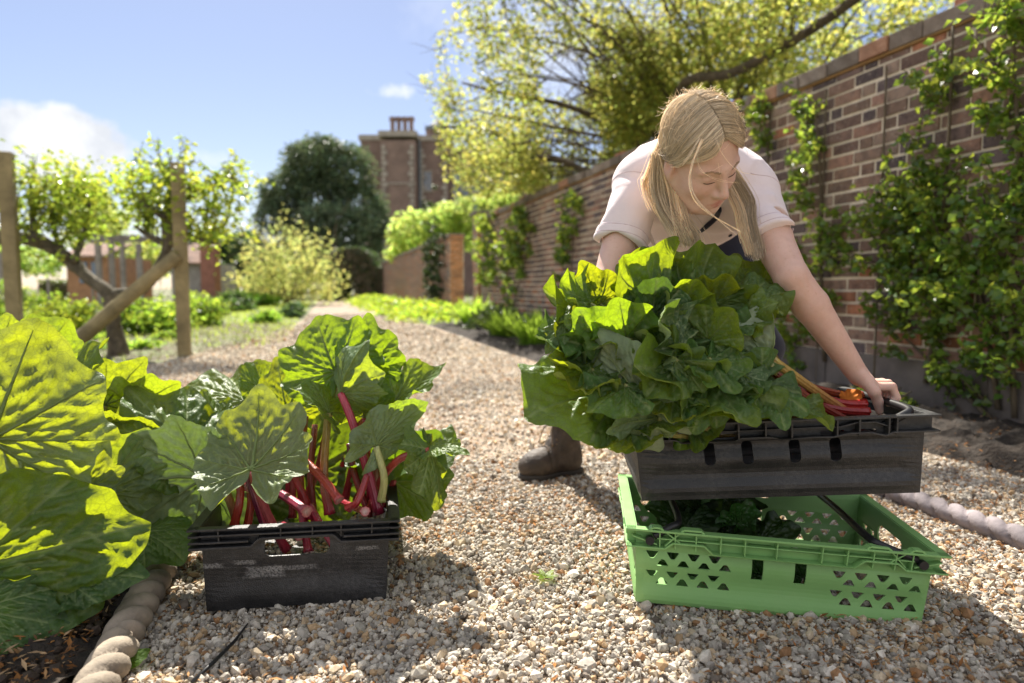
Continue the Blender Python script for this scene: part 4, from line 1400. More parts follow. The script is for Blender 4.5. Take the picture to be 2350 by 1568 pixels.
heap = [
    ('big rhubarb leaf bulging at the lower left of the heap on the black crate', P(1412, 905, 1.36), P(1206, 945, 1.24), (-0.15, -0.75, 0.65), 201, dict(wf=1.0, bend=0.5, ruffle=0.10, freq=7, cup=-0.2, mt=OLD)),
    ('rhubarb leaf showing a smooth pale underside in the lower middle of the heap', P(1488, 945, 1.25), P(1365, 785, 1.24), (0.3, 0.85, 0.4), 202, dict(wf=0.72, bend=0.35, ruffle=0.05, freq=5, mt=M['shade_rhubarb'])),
    ('broad dark rhubarb leaf in the centre of the heap with a rolled pale margin', P(1625, 840, 1.30), P(1455, 850, 1.20), (0.0, -0.8, 0.6), 203, dict(wf=1.1, bend=-0.25, ruffle=0.17, freq=7, cup=0.3, curl=0.14, mt=OLD)),
    ('bright ruffled rhubarb leaf in the upper left of the heap', P(1540, 725, 1.36), P(1392, 640, 1.33), (-0.1, -0.75, 0.6), 204, dict(wf=1.15, bend=0.1, ruffle=0.17, freq=8, curl=0.05)),
    ('dark rhubarb leaf at the very top of the heap against the shirt hem', P(1555, 660, 1.50), P(1515, 562, 1.52), (-0.1, -0.85, 0.45), 205, dict(wf=1.25, bend=0.2, ruffle=0.13, freq=8, mt=OLD)),
    ('rhubarb leaf standing up wavy-edged right of the top of the heap', P(1592, 712, 1.38), P(1630, 572, 1.42), (0.1, -0.9, 0.35), 206, dict(wf=0.95, bend=0.2, ruffle=0.20, freq=9)),
    ('dark crinkled rhubarb leaf at the upper right of the heap', P(1715, 690, 1.48), P(1700, 585, 1.52), (0.15, -0.85, 0.45), 207, dict(wf=1.3, bend=0.2, ruffle=0.10, freq=9, pucker=0.1, mt=OLD, tone=(0.8, 0.85, 0.9))),
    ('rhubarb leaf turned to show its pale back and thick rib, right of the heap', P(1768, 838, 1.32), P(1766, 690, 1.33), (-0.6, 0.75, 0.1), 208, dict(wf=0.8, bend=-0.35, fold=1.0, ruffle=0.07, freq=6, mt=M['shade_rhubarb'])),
    ('rhubarb leaf with a pointed tip reaching right under the arm', P(1700, 705, 1.40), P(1822, 660, 1.40), (-0.1, -0.6, 0.8), 209, dict(wf=0.85, bend=0.25, ruffle=0.12, freq=7)),
    ('rhubarb leaf at the left edge of the heap with a curled silvery margin', P(1345, 735, 1.38), P(1236, 690, 1.33), (-0.25, -0.6, 0.7), 210, dict(wf=1.1, bend=0.2, ruffle=0.16, freq=8, mt=OLD)),
    ('small yellow-green rhubarb leaf hanging at the left edge of the heap', P(1300, 735, 1.31), P(1255, 808, 1.28), (-0.6, -0.6, 0.4), 211, dict(wf=0.75, bend=0.3, ruffle=0.06, freq=6)),
    ('bright rhubarb leaf poking up beside her hidden arm', P(1375, 700, 1.42), P(1340, 605, 1.42), (-0.4, -0.8, 0.4), 212, dict(wf=1.05, bend=0.2, ruffle=0.13, freq=8)),
    ('curled rhubarb leaf in the left middle of the heap', P(1395, 790, 1.33), P(1300, 745, 1.27), (0.1, -0.5, 0.8), 213, dict(wf=1.05, bend=0.9, ruffle=0.16, freq=8)),
    ('bright rhubarb leaf with a shaded fold low on the left of the heap', P(1400, 850, 1.32), P(1262, 845, 1.25), (-0.05, -0.65, 0.7), 214, dict(wf=1.05, bend=0.3, ruffle=0.15, freq=8)),
    ('rhubarb leaf lying on the left rim of the black crate, yellowish back out', P(1510, 960, 1.25), P(1392, 985, 1.22), (0.0, 0.8, 0.55), 215, dict(wf=0.85, bend=0.4, ruffle=0.08, freq=7, mt=OLD)),
    ('dark rhubarb leaf drooping over the front rim of the black crate', P(1490, 972, 1.27), P(1592, 992, 1.20), (-0.05, -0.7, 0.7), 216, dict(wf=0.62, bend=0.7, ruffle=0.09, freq=7, mt=OLD)),
    ('rhubarb leaf folded down the front of the heap above the drooping one', P(1615, 880, 1.26), P(1590, 992, 1.20), (0.05, -0.9, 0.35), 217, dict(wf=0.9, bend=0.35, ruffle=0.14, freq=8, mt=OLD)),
    ('dark rhubarb leaf spreading right of centre low on the heap', P(1640, 895, 1.27), P(1722, 972, 1.20), (0.0, -0.75, 0.65), 218, dict(wf=1.05, bend=0.4, ruffle=0.12, freq=8, mt=OLD)),
    ('rhubarb leaf resting on the crate rim right of the middle', P(1748, 892, 1.28), P(1800, 978, 1.20), (0.05, -0.8, 0.6), 219, dict(wf=1.0, bend=0.5, ruffle=0.13, freq=8, mt=OLD)),
    ('rhubarb leaf hanging its pointed tip down the front of the black crate', P(1825, 925, 1.29), P(1892, 992, 1.22), (0.3, -0.75, 0.6), 220, dict(wf=0.62, bend=0.8, ruffle=0.10, freq=7)),
    ('dark rhubarb leaf tucked below the pale-backed one', P(1740, 880, 1.30), P(1700, 815, 1.27), (0.1, -0.9, 0.3), 221, dict(wf=1.2, bend=0.3, ruffle=0.12, freq=8, mt=OLD)),
    ('lit rhubarb leaf dangling past the left corner of the black crate', P(1445, 985, 1.28), P(1352, 1030, 1.24), (-0.2, -0.7, 0.6), 222, dict(wf=0.9, bend=0.4, ruffle=0.12, freq=8)),
    ('wavy rhubarb leaf in the right middle of the heap', P(1640, 770, 1.36), P(1738, 745, 1.31), (0.05, -0.7, 0.7), 223, dict(wf=1.2, bend=0.3, ruffle=0.19, freq=9, mt=OLD)),
    ('dark glossy rhubarb leaf between the bright and the broad ones', P(1600, 790, 1.37), P(1450, 765, 1.30), (0.0, -0.6, 0.8), 224, dict(wf=1.2, bend=0.3, ruffle=0.16, freq=9, mt=OLD)),
    ('rhubarb leaf in the heart of the heap, half covered', P(1500, 880, 1.36), P(1400, 830, 1.28), (-0.1, -0.7, 0.7), 225, dict(wf=1.3, bend=0.2, ruffle=0.14, freq=8, mt=OLD)),
    ('shaded rhubarb leaf at the back left of the heap', P(1460, 740, 1.52), P(1380, 700, 1.50), (-0.3, -0.8, 0.5), 226, dict(wf=1.5, bend=0.2, ruffle=0.12, freq=8, mt=OLD)),
    ('shaded rhubarb leaf at the back right of the heap', P(1650, 760, 1.52), P(1690, 660, 1.54), (0.2, -0.85, 0.45), 227, dict(wf=1.4, bend=0.2, ruffle=0.12, freq=8, mt=OLD)),
    ('shaded rhubarb leaf low in the middle of the heap', P(1560, 940, 1.36), P(1660, 900, 1.34), (0.0, -0.85, 0.5), 228, dict(wf=1.5, bend=0.2, ruffle=0.12, freq=8, mt=OLD)),
]
for k, (lab, A, T, N, sd, kw) in enumerate(heap):
    kw = dict(kw)
    kw['ruffle'] = kw['ruffle'] * 1.6
    kw['freq'] = kw['freq'] - 1
    kw['rexp'] = 1.5
    kw['curl'] = kw.get('curl', 0) + (0.20 if k % 2 else -0.08)
    kw['edge'] = 0.03
    kw['pucker'] = kw.get('pucker', 0.06) * 1.2
    c1 = [(0.30, 0.32, 0.09), (0.26, .28, .08), (0.22, .24, .07)][k % 3]
    rhubarb(lab, root_pts(A, k), A, T, N, sd, r0=.011, r1=.0085, c0=(0.17, .016, .014), c1=c1, **kw)
small = [
    ('small wavy leaf at the top left of the heap by her sleeve', 1450, 640, 1.40, 60, 115), ('small ruffled leaf left of the top of the heap', 1500, 620, 1.44, 55, 80),
    ('small leaf under the bright upright one left on the heap', 1330, 690, 1.34, 58, 160), ('small curled leaf on the left flank of the heap', 1290, 780, 1.29, 60, 190),
    ('small bright leaf in the left middle of the heap', 1360, 770, 1.27, 66, 120), ('small leaf below the left middle of the heap', 1330, 860, 1.24, 64, 200),
    ('small ruffled leaf above the smooth pale-backed leaf', 1430, 745, 1.25, 66, 100), ('small wavy leaf in the upper middle of the heap', 1500, 700, 1.30, 64, 85),
    ('small leaf right of the upper middle of the heap', 1575, 690, 1.31, 62, 70), ('small crinkled leaf under the wavy upright leaf', 1650, 680, 1.35, 62, 60),
    ('small folded leaf near the right shoulder of the heap', 1730, 725, 1.33, 58, 30), ('small wavy leaf in the very middle of the heap', 1545, 770, 1.235, 70, 130),
    ('small leaf right of the middle of the heap', 1645, 760, 1.26, 66, 50), ('small leaf below the middle of the heap', 1530, 850, 1.205, 68, 230),
    ('small ruffled leaf low right of the middle of the heap', 1640, 850, 1.22, 64, 300), ('small leaf low on the right of the heap by the rib', 1710, 870, 1.24, 58, 320),
    ('small leaf low on the left of the heap above the corner', 1410, 905, 1.21, 66, 220), ('small leaf hanging at the bottom of the heap over the rim', 1545, 925, 1.205, 58, 265)]
for k, (lab, px, py, Yq, rpx, ang) in enumerate(small):
    a = R(ang)
    A = P(px - math.cos(a) * rpx * .45, py + math.sin(a) * rpx * .45, Yq + .035)
    T = P(px + math.cos(a) * rpx, py - math.sin(a) * rpx, Yq - .015)
    nx = (px - 1545) / 330
    rhubarb('rhubarb with a ' + lab, root_pts(A, k), A, T, (nx * .5, -0.75, 0.55), 240 + k, [OLD, M['rhubarb'], OLD, M['shade_rhubarb']][k % 4], r0=.009, r1=.006, c0=(0.17, .016, .014), c1=(0.26, .28, .08),
            wf=1.15, bend=[.3, -.5, .6, -.2][k % 4], ruffle=.24, freq=7 + k % 3, rexp=1.7, curl=[.12, -.08, .2][k % 3], pucker=.075, edge=.03, nr=26, nth=132, tone=(1.12, 1.1, 1.0))
for lab, pts, kw in [
    ('yellow streaked rhubarb stalk topmost of those sloping into the black crate', [P(1985, 975, 1.42), P(1880, 905, 1.40), P(1768, 825, 1.36)], dict(c0=(0.30, .05, .02), c1=(0.46, .36, .10), r0=.013, r1=.012)),
    ('dark red rhubarb stalk sloping below the yellow streaked one', [P(1975, 985, 1.38), P(1870, 925, 1.36), P(1775, 855, 1.34)], dict(c0=(0.16, .012, .010), c1=(0.15, .025, .010), r0=.013)),
    ('red rhubarb stalk lowest of the slope behind the front rim', [P(1945, 985, 1.36), P(1860, 945, 1.34), P(1778, 885, 1.32)], dict(c0=(0.14, .010, .010), c1=(0.13, .014, .010), r0=.012)),
    ('bright red rhubarb stalk with its cut end lit beside the gripping hand', [P(1985, 930, 1.44), P(1925, 925, 1.44), P(1810, 885, 1.44)], dict(c0=(0.42, .022, .02), c1=(0.16, .014, .010), r0=.014, cut=True)),
    ('bright red rhubarb stalk lying just under the lit one', [P(1990, 948, 1.41), P(1915, 940, 1.40), P(1800, 905, 1.40)], dict(c0=(0.30, .018, .016), c1=(0.15, .014, .010), r0=.013, cut=True)),
    ('orange tinted rhubarb stalk at the far side of the black crate', [P(1975, 910, 1.52), P(1925, 905, 1.50), P(1830, 880, 1.48)], dict(c0=(0.36, .07, .02), c1=(0.20, .03, .015), r0=.012)),
]:
    rhubarb(lab, pts, **kw)
sk = thing('leaf_husk', 'scrap of orange papery husk on the stalks beside the gripping hand', 'husk', P(1958, 908, 1.46))
blade(sk, P(1945, 918, 1.46), P(1975, 898, 1.46), (0, -0.5, 0.9), 290, M['litter'], (0.75, 0.22, 0.04), name='husk_flake', ribs=False, nr=10, nth=60, bend=0.6, ruffle=0.15)

# ---- greens in the bottom of the green crate
for k, (lab, A, T, N) in enumerate([
    ('glossy dark leaf at the left end of the green crate', P(1560, 1205, 1.54), P(1482, 1160, 1.52), (-0.1, -0.5, 0.85)),
    ('dark leaf folded over the middle of the greens in the green crate', P(1660, 1200, 1.55), P(1755, 1165, 1.46), (0.1, -0.7, 0.7)),
    ('dark wavy leaf behind the left bale arm of the green crate', P(1600, 1180, 1.60), P(1530, 1135, 1.58), (0, -0.6, 0.8)),
    ('lighter leaf standing up at the right of the greens in the green crate', P(1690, 1200, 1.46), P(1725, 1148, 1.44), (0.2, -0.9, 0.3)),
    ('dark leaf lying low beside the right slot of the green crate', P(1740, 1250, 1.46), P(1835, 1215, 1.44), (0.1, -0.5, 0.85)),
    ('dark leaf along the front wall of the green crate', P(1570, 1215, 1.50), P(1660, 1195, 1.47), (0, -0.5, 0.85)),
    ('dark leaf at the back of the greens in the green crate', P(1560, 1160, 1.68), P(1690, 1135, 1.66), (0, -0.7, 0.7)),
    ('leaf pressed to the left slot of the green crate', P(1748, 1320, 1.375), P(1742, 1250, 1.385), (0.1, -1, 0.1)),
    ('leaf pressed to the right slot of the green crate', P(1842, 1325, 1.355), P(1846, 1262, 1.365), (0.1, -1, 0.1)),
    ('dark leaf behind the left rows of triangular holes', P(1560, 1330, 1.47), P(1650, 1295, 1.45), (0, -1, 0.2)),
]):
    q = thing('salad_leaf', lab, 'leaf', tuple(A), 'greens in the green crate')
    blade(q, A, T, N, 300 + k, M['dark_green_leaf'], (1.0, 1.0, 1.0) if k not in (3, 7, 8) else (1.5, 1.9, 1.4), name='leaf_blade', wf=0.95, bend=0.6, ruffle=0.14, freq=7, pucker=0.08, nr=24, nth=120)

# ---- the growing rhubarb plant in the bed at left
plant = thing('rhubarb_plant', 'large growing rhubarb plant with sunlit yellow-green leaves in the left bed', 'plant', G(40, 1330))
big = [
    (P(-25, 1010, 1.20), P(82, 742, 1.27), (-0.35, 0.75, 0.4), 401, dict(wf=1.2, bend=0.5, ruffle=0.08, freq=9, pucker=0.09)),
    (P(-70, 1305, 1.16), P(335, 1200, 1.25), (0.05, -0.97, 0.12), 402, dict(wf=0.86, bend=0.35, ruffle=0.08, freq=9, pucker=0.085)),
    (P(175, 1135, 1.30), P(235, 1015, 1.32), (0.2, 0.7, 0.6), 404, dict(wf=0.95, bend=0.4, ruffle=0.08, freq=8)),
    (P(75, 835, 1.62), P(155, 735, 1.64), (0.0, 0.8, 0.5), 405, dict(wf=1.1, bend=0.3, ruffle=0.10, freq=8)),
    (P(160, 905, 1.5), P(245, 780, 1.52), (0.0, -0.35, 0.9), 406, dict(wf=1.0, bend=0.5, ruffle=0.10, freq=8)),
    (P(300, 935, 1.62), P(410, 880, 1.62), (0.05, 0.5, 0.8), 407, dict(wf=1.1, bend=0.2, ruffle=0.08, freq=7)),
    (P(240, 930, 1.56), P(330, 830, 1.60), (0.1, 0.6, 0.7), 408, dict(wf=1.0, bend=0.3, ruffle=0.09, freq=8)),
    (P(-60, 1400, 1.12), P(150, 1440, 1.16), (0.05, -0.75, 0.65), 409, dict(wf=0.8, bend=0.5, ruffle=0.06, freq=7, mt=OLD, tone=(.8, .85, .8))),
    (P(-10, 820, 1.5), P(25, 725, 1.5), (0, 0.7, 0.6), 410, dict(wf=0.9, bend=0.3, ruffle=0.08, freq=7)),
    (P(330, 1225, 1.40), P(425, 1290, 1.36), (0.3, -0.5, 0.8), 411, dict(wf=1.0, bend=0.8, ruffle=0.08, freq=7, mt=OLD, tone=(.7, .8, .8))),
    (P(235, 1130, 1.36), P(335, 990, 1.40), (0.0, 0.75, 0.55), 412, dict(wf=1.0, bend=0.5, ruffle=0.08, freq=8)),
    (P(265, 1015, 1.52), P(350, 975, 1.48), (0.15, 0.55, 0.8), 413, dict(wf=1.1, bend=0.5, ruffle=0.08, freq=8)),
    (P(150, 1330, 1.22), P(330, 1330, 1.22), (0.2, -0.6, 0.75), 414, dict(wf=0.8, bend=0.8, ruffle=0.08, freq=8, mt=OLD, tone=(.65, .75, .75))),
    (P(120, 980, 1.6), P(200, 860, 1.62), (0.1, -0.4, 0.9), 415, dict(wf=1.2, bend=0.5, ruffle=0.10, freq=8)),
    (P(-60, 1330, 1.50), P(60, 1180, 1.55), (-0.1, -0.5, 0.85), 416, dict(wf=1.2, bend=0.6, ruffle=0.08, freq=8, mt=OLD)),
]
crown_pt = np.array(tuple(G(60, 1300)))
for k, (A, T, N, sd, kw) in enumerate(big):
    blade(plant, A, T, N, sd, name='leaf', **kw)
    A_ = np.array(tuple(A))
    b0 = crown_pt + np.array((0.03 * math.cos(k * 2.4), 0.05 * math.sin(k * 2.4), 0.0))
    stalk(plant, [b0, b0 * 0.4 + A_ * 0.6 + np.array((0, 0, 0.03)), A_], .014, .010, RED, (0.28, 0.26, 0.08), n=14)
for lab, px, py, s in (('small seedling with a few pale leaves in the bare soil by the edging', 90, 1490, 0.035), ('tiny seedling in the soil beside the buff edging tile', 275, 1300, 0.05)):
    g = G(px, py, 0.02)
    q = thing('seedling', lab, 'seedling', g, 'seedlings in the bed')
    for k in range(4):
        a = k * 1.7 + px
        d = Vector((math.cos(a), math.sin(a), 0.5)) * s
        blade(q, g + Vector((0, 0, 0.012)) + d * 0.25, g + d, (0, 0, 1), 450 + k, M['herb_leaf'], (1, 1, 1), ribs=False, nr=8, nth=48, ruffle=0.04, wf=0.7)
for lab, px, py, s in (('little yellow-green weed in the sunlit gravel between the crates', 1250, 1332, .03),):
    g = G(px, py, 0.008)
    q = thing('weed', lab, 'weed', g)
    for k in range(6):
        a = k * 1.15 + px
        d = Vector((math.cos(a), math.sin(a), 0.45)) * s
        blade(q, g + Vector((0, 0, 0.006)) + d * 0.3, g + d, (0, 0, 1), 470 + k, M['herb_leaf'], (1.1, 1, .8), ribs=False, nr=6, nth=36, ruffle=0.03, wf=0.45)
fl = thing('fallen_leaf', 'single green leaf lying on the gravel against the buff edging', 'leaf', G(322, 1502))
blade(fl, G(300, 1520, 0.02), G(345, 1490, 0.03), (0.2, -0.4, 0.9), 460, M['herb_leaf'], (0.7, 0.8, 0.7), name='leaf_blade', ribs=False, nr=12, nth=60, ruffle=0.03, wf=0.65, bend=0.3, edge=0.01)
tw = thing('dry_twig', 'thin dark twig lying on the gravel in front of the left crate', 'twig', G(500, 1500))
V, F = tube([G(440, 1566, .012), G(490, 1520, .016), G(540, 1470, .014), G(568, 1432, .012)], [.0028, .0035, .003, .0015], 8)
mesh('twig_stem', V, F, M['rod'], tw)
# ------------------------------------------------------------------ signed-distance modelling
def rc(p, a, b, ra, rb):
    a, b = np.asarray(tuple(a), float), np.asarray(tuple(b), float)
    e = b - a
    t = np.clip(((p - a) @ e) / (e @ e + 1e-12), 0, 1)
    return np.linalg.norm(p - a - t[:, None] * e, axis=1) - (ra + (rb - ra) * t)


def ell(p, c, r, Rm=None):
    q = p - np.asarray(tuple(c), float)
    if Rm is not None:
        q = q @ Rm
    r = np.asarray(r, float)
    k0 = np.linalg.norm(q / r, axis=1)
    k1 = np.linalg.norm(q / (r * r), axis=1) + 1e-9
    return k0 * (k0 - 1) / k1


def smin(a, b, k):
    h = np.clip(0.5 + 0.5 * (b - a) / k, 0, 1)
    return b + (a - b) * h - k * h * (1 - h)


def smax(a, b, k):
    return -smin(-a, -b, k)


def isosurface(f, lo, hi, h):
    """naive surface nets over the parts of the box that hold the surface"""
    lo = np.array(lo, float)
    B = 8
    n = (np.ceil((np.array(hi) - lo) / h / B).astype(int)) * B + 1
    nb = (n - 1) // B
    cc = np.stack(np.meshgrid(*[np.arange(k) for k in nb], indexing='ij'), -1).reshape(-1, 3)
    ctr = lo + (cc * B + B / 2) * h
    fc = np.concatenate([f(c) for c in np.array_split(ctr, max(1, len(ctr) // 200000))])
    G_ = np.empty(n, np.float32)
    G_[:] = 1.0
    near = np.abs(fc) < B * h * 0.87 * 1.6 + 0.02
    for c, v in zip(cc[~near & (fc < 0)], fc[~near & (fc < 0)]):
        G_[c[0] * B:c[0] * B + B + 1, c[1] * B:c[1] * B + B + 1, c[2] * B:c[2] * B + B + 1] = -1
    loc = np.stack(np.meshgrid(*[np.arange(B + 1)] * 3, indexing='ij'), -1).reshape(-1, 3)
    act = cc[near]
    for s in range(0, len(act), 400):
        a = act[s:s + 400]
        idx = (a[:, None] * B + loc[None]).reshape(-1, 3)
        v = f(lo + idx * h)
        G_[idx[:, 0], idx[:, 1], idx[:, 2]] = v
    I = G_ < 0
    cnt = np.zeros(n - 1, np.int8)
    offs = [(i, j, k) for i in (0, 1) for j in (0, 1) for k in (0, 1)]
    for i, j, k in offs:
        cnt += I[i:n[0] - 1 + i, j:n[1] - 1 + j, k:n[2] - 1 + k]
    cells = np.argwhere((cnt > 0) & (cnt < 8))
    val = np.stack([G_[cells[:, 0] + i, cells[:, 1] + j, cells[:, 2] + k] for i, j, k in offs], 1)
    acc = np.zeros((len(cells), 3))
    num = np.zeros(len(cells))
    O = np.array(offs, float)
    for a in range(8):
        for b_ in range(a + 1, 8):
            if np.abs(O[a] - O[b_]).sum() == 1:
                va, vb = val[:, a], val[:, b_]
                mk = (va < 0) != (vb < 0)
                t = np.where(mk, va / np.where(mk, va - vb, 1), 0)
                acc += np.where(mk[:, None], O[a] + (O[b_] - O[a]) * t[:, None], 0)
                num += mk
    V = lo + (cells + acc / num[:, None]) * h
    ids = -np.ones(n - 1, np.int64)
    ids[tuple(cells.T)] = np.arange(len(cells))
    Fs = []
    for ax in range(3):
        u, w_ = (ax + 1) % 3, (ax + 2) % 3
        sl0 = [slice(None)] * 3
        sl1 = [slice(None)] * 3
        sl0[ax], sl1[ax] = slice(0, -1), slice(1, None)
        e = np.argwhere(I[tuple(sl0)] != I[tuple(sl1)])
        e = e[(e[:, u] > 0) & (e[:, w_] > 0) & (e[:, u] < n[u] - 1) & (e[:, w_] < n[w_] - 1)]
        inside0 = I[tuple(e.T)]
        q = []
        for du, dw in ((-1, -1), (0, -1), (0, 0), (-1, 0)):
            c = e.copy()
            c[:, u] += du
            c[:, w_] += dw
            q.append(ids[tuple(c.T)])
        q = np.stack(q, 1)
        ok = (q >= 0).all(1)
        q, inside0 = q[ok], inside0[ok]
        q[~inside0] = q[~inside0][:, ::-1]
        Fs.append(q)
    return V, np.concatenate(Fs)


# ------------------------------------------------------------------ the woman: joints
def A3(v):
    return np.array(tuple(v), float)


def head_rot(a, b_, c):
    ca, sa, cb, sb, cc, sc = math.cos(a), math.sin(a), math.cos(b_), math.sin(b_), math.cos(c), math.sin(c)
    Rz = np.array([[ca, -sa, 0], [sa, ca, 0], [0, 0, 1]])
    Rx = np.array([[1, 0, 0], [0, cb, -sb], [0, sb, cb]])
    Ry = np.array([[cc, 0, sc], [0, 1, 0], [-sc, 0, cc]])
    return Ry @ Rx @ Rz @ np.diag([1.0, -1.0, 1.0])


HC = np.array([0.3785, 1.394, 0.9110])
HR = head_rot(0.44, 0.87, -0.01)
HS = 0.885


def H(x, y, z):
    """a point of the head: x to her left, y out of the face, z to the crown"""
    return HC + HR @ (np.array((x, y, z)) * HS)


shR, shL = A3(P(1466, 424, 1.63)), A3(P(1722, 452, 1.60))
elR, elL = A3(P(1396, 648, 1.52)), A3(P(1816, 636, 1.43))
Mbn = np.array(Mb_)
rodL = (Mbn @ np.array((.262, -.02, .164, 1)))[:3]
rodR = (Mbn @ np.array((-.262, 0, .164, 1)))[:3]
wrL = A3(P(1970, 862, 1.46))
wrR = rodR + np.array((-.055, 0.0, .062))
nkB = np.array((0.425, 1.585, 0.895))
chest = np.array((0.432, 1.70, 0.888))
belly = np.array((0.470, 1.90, 0.875))
pelv = np.array((0.505, 2.08, 0.860))
hipR, hipL = np.array((0.415, 2.09, 0.82)), np.array((0.595, 2.10, 0.82))
knR, knL = np.array((0.30, 2.00, 0.47)), np.array((0.72, 2.02, 0.47))
anR, anL = np.array((0.195, 2.30, 0.10)), np.array((0.80, 2.32, 0.10))
ax_t = nrm(pelv - chest)
ax_x = nrm(shL - shR)
ax_n = nrm(np.cross(ax_x, ax_t))
if ax_n[2] < 0:
    ax_n = -ax_n
TR = np.stack([ax_x, ax_t, ax_n], 1)


def torso(p, g=0.0):
    d = ell(p, chest + ax_n * 0.012, np.array((.158, .165, .098)) + g, TR)
    d = smin(d, ell(p, chest + ax_x * .065 - ax_n * .052 + ax_t * .03, np.array((.066, .075, .058)) + g, TR), .05)
    d = smin(d, ell(p, chest - ax_x * .065 - ax_n * .052 + ax_t * .03, np.array((.066, .075, .058)) + g, TR), .05)
    d = smin(d, ell(p, belly, np.array((.140, .17, .095)) + g, TR), .08)
    d = smin(d, ell(p, pelv, np.array((.165, .13, .12)) + g, TR), .08)
    d = smin(d, rc(p, nkB + ax_n * .022 + ax_t * .03, shR + ax_n * .010, .060 + g, .046 + g), .05)
    d = smin(d, rc(p, nkB + ax_n * .022 + ax_t * .03, shL + ax_n * .010, .060 + g, .046 + g), .05)
    return d


# hand: palm, four fingers closing over the rod, and a thumb on the near side
def hand_prims(wr, rod, sgn, axis_):
    out = nrm(np.array((sgn, 0, 0)) - axis_ * axis_[0] * sgn)
    up_ = nrm(np.cross(out, axis_)) * (1 if np.cross(out, axis_)[2] > 0 else -1)
    fw = nrm(axis_ * (-1 if axis_[1] > 0 else 1))            # along the rod towards the camera
    L = []
    kn = []
    for i, (o, l) in enumerate(((.030, 1.0), (.010, 1.06), (-.010, 1.0), (-.029, .82))):
        k0 = rod + fw * o + out * (-.020) + up_ * (.030 if i in (1, 2) else .026)
        p1 = k0 + out * .034 * l + up_ * .001 + fw * .002 * (1 - i)
        p2 = p1 + out * .010 * l - up_ * .024 * l
        p3 = p2 - out * .016 * l - up_ * .013 * l
        L += [(k0, p1, .0098, .0088), (p1, p2, .0088, .0080), (p2, p3, .0078, .0066)]
        kn.append(k0)
    base = wr
    for i, k0 in enumerate(kn):
        L.append((base + fw * (.016 - .010 * i), k0, .0145 if i < 3 else .0135, .0108))
    th0 = base * .70 + kn[0] * .30 + fw * .014 - up_ * .004
    th1 = base * .35 + kn[0] * .65 + fw * .024 - up_ * .016
    th2 = rod + fw * .040 - out * .018 - up_ * .004
    th3 = rod + fw * .036 - out * .012 - up_ * .026
    T = [(base + fw * .008, th0, .015, .0150), (th0, th1, .0150, .0118), (th1, th2, .0118, .0100), (th2, th3, .0100, .0082)]
    return L, T


axL = nrm((Mbn[:3, :3] @ np.array((0, 1.0, 0))))
HLp, HLt = hand_prims(wrL, rodL + np.array((0, 0, 0.004)), 1, axL)
HRp, HRt = hand_prims(wrR, rodR + np.array((0, 0, 0.004)), -1, axL)


def hand(p, prims, thumb):
    d = np.full(len(p), 9.0)
    palm = prims[12:]
    for a, b_, ra, rb in palm:
        d = smin(d, rc(p, a, b_, ra, rb), .010)
    for i in range(4):
        f = np.full(len(p), 9.0)
        for a, b_, ra, rb in prims[3 * i:3 * i + 3]:
            f = smin(f, rc(p, a, b_, ra, rb), .003)
        d = smin(d, f, .003)
    f = np.full(len(p), 9.0)
    for a, b_, ra, rb in thumb:
        f = smin(f, rc(p, a, b_, ra, rb), .006)
    return smin(d, f, .006)


def arm(p, sh, el, wr, g=0.0):
    d = rc(p, sh, sh * .45 + el * .55, .048 + g, .0425 + g)
    d = smin(d, rc(p, sh * .45 + el * .55, el, .0425 + g, .0345 + g), .008)
    m_ = el * .72 + wr * .28
    d = smin(d, rc(p, el, m_, .0345 + g, .0365 + g), .008)
    d = smin(d, rc(p, m_, wr, .0365 + g, .0215 + g), .008)
    return d


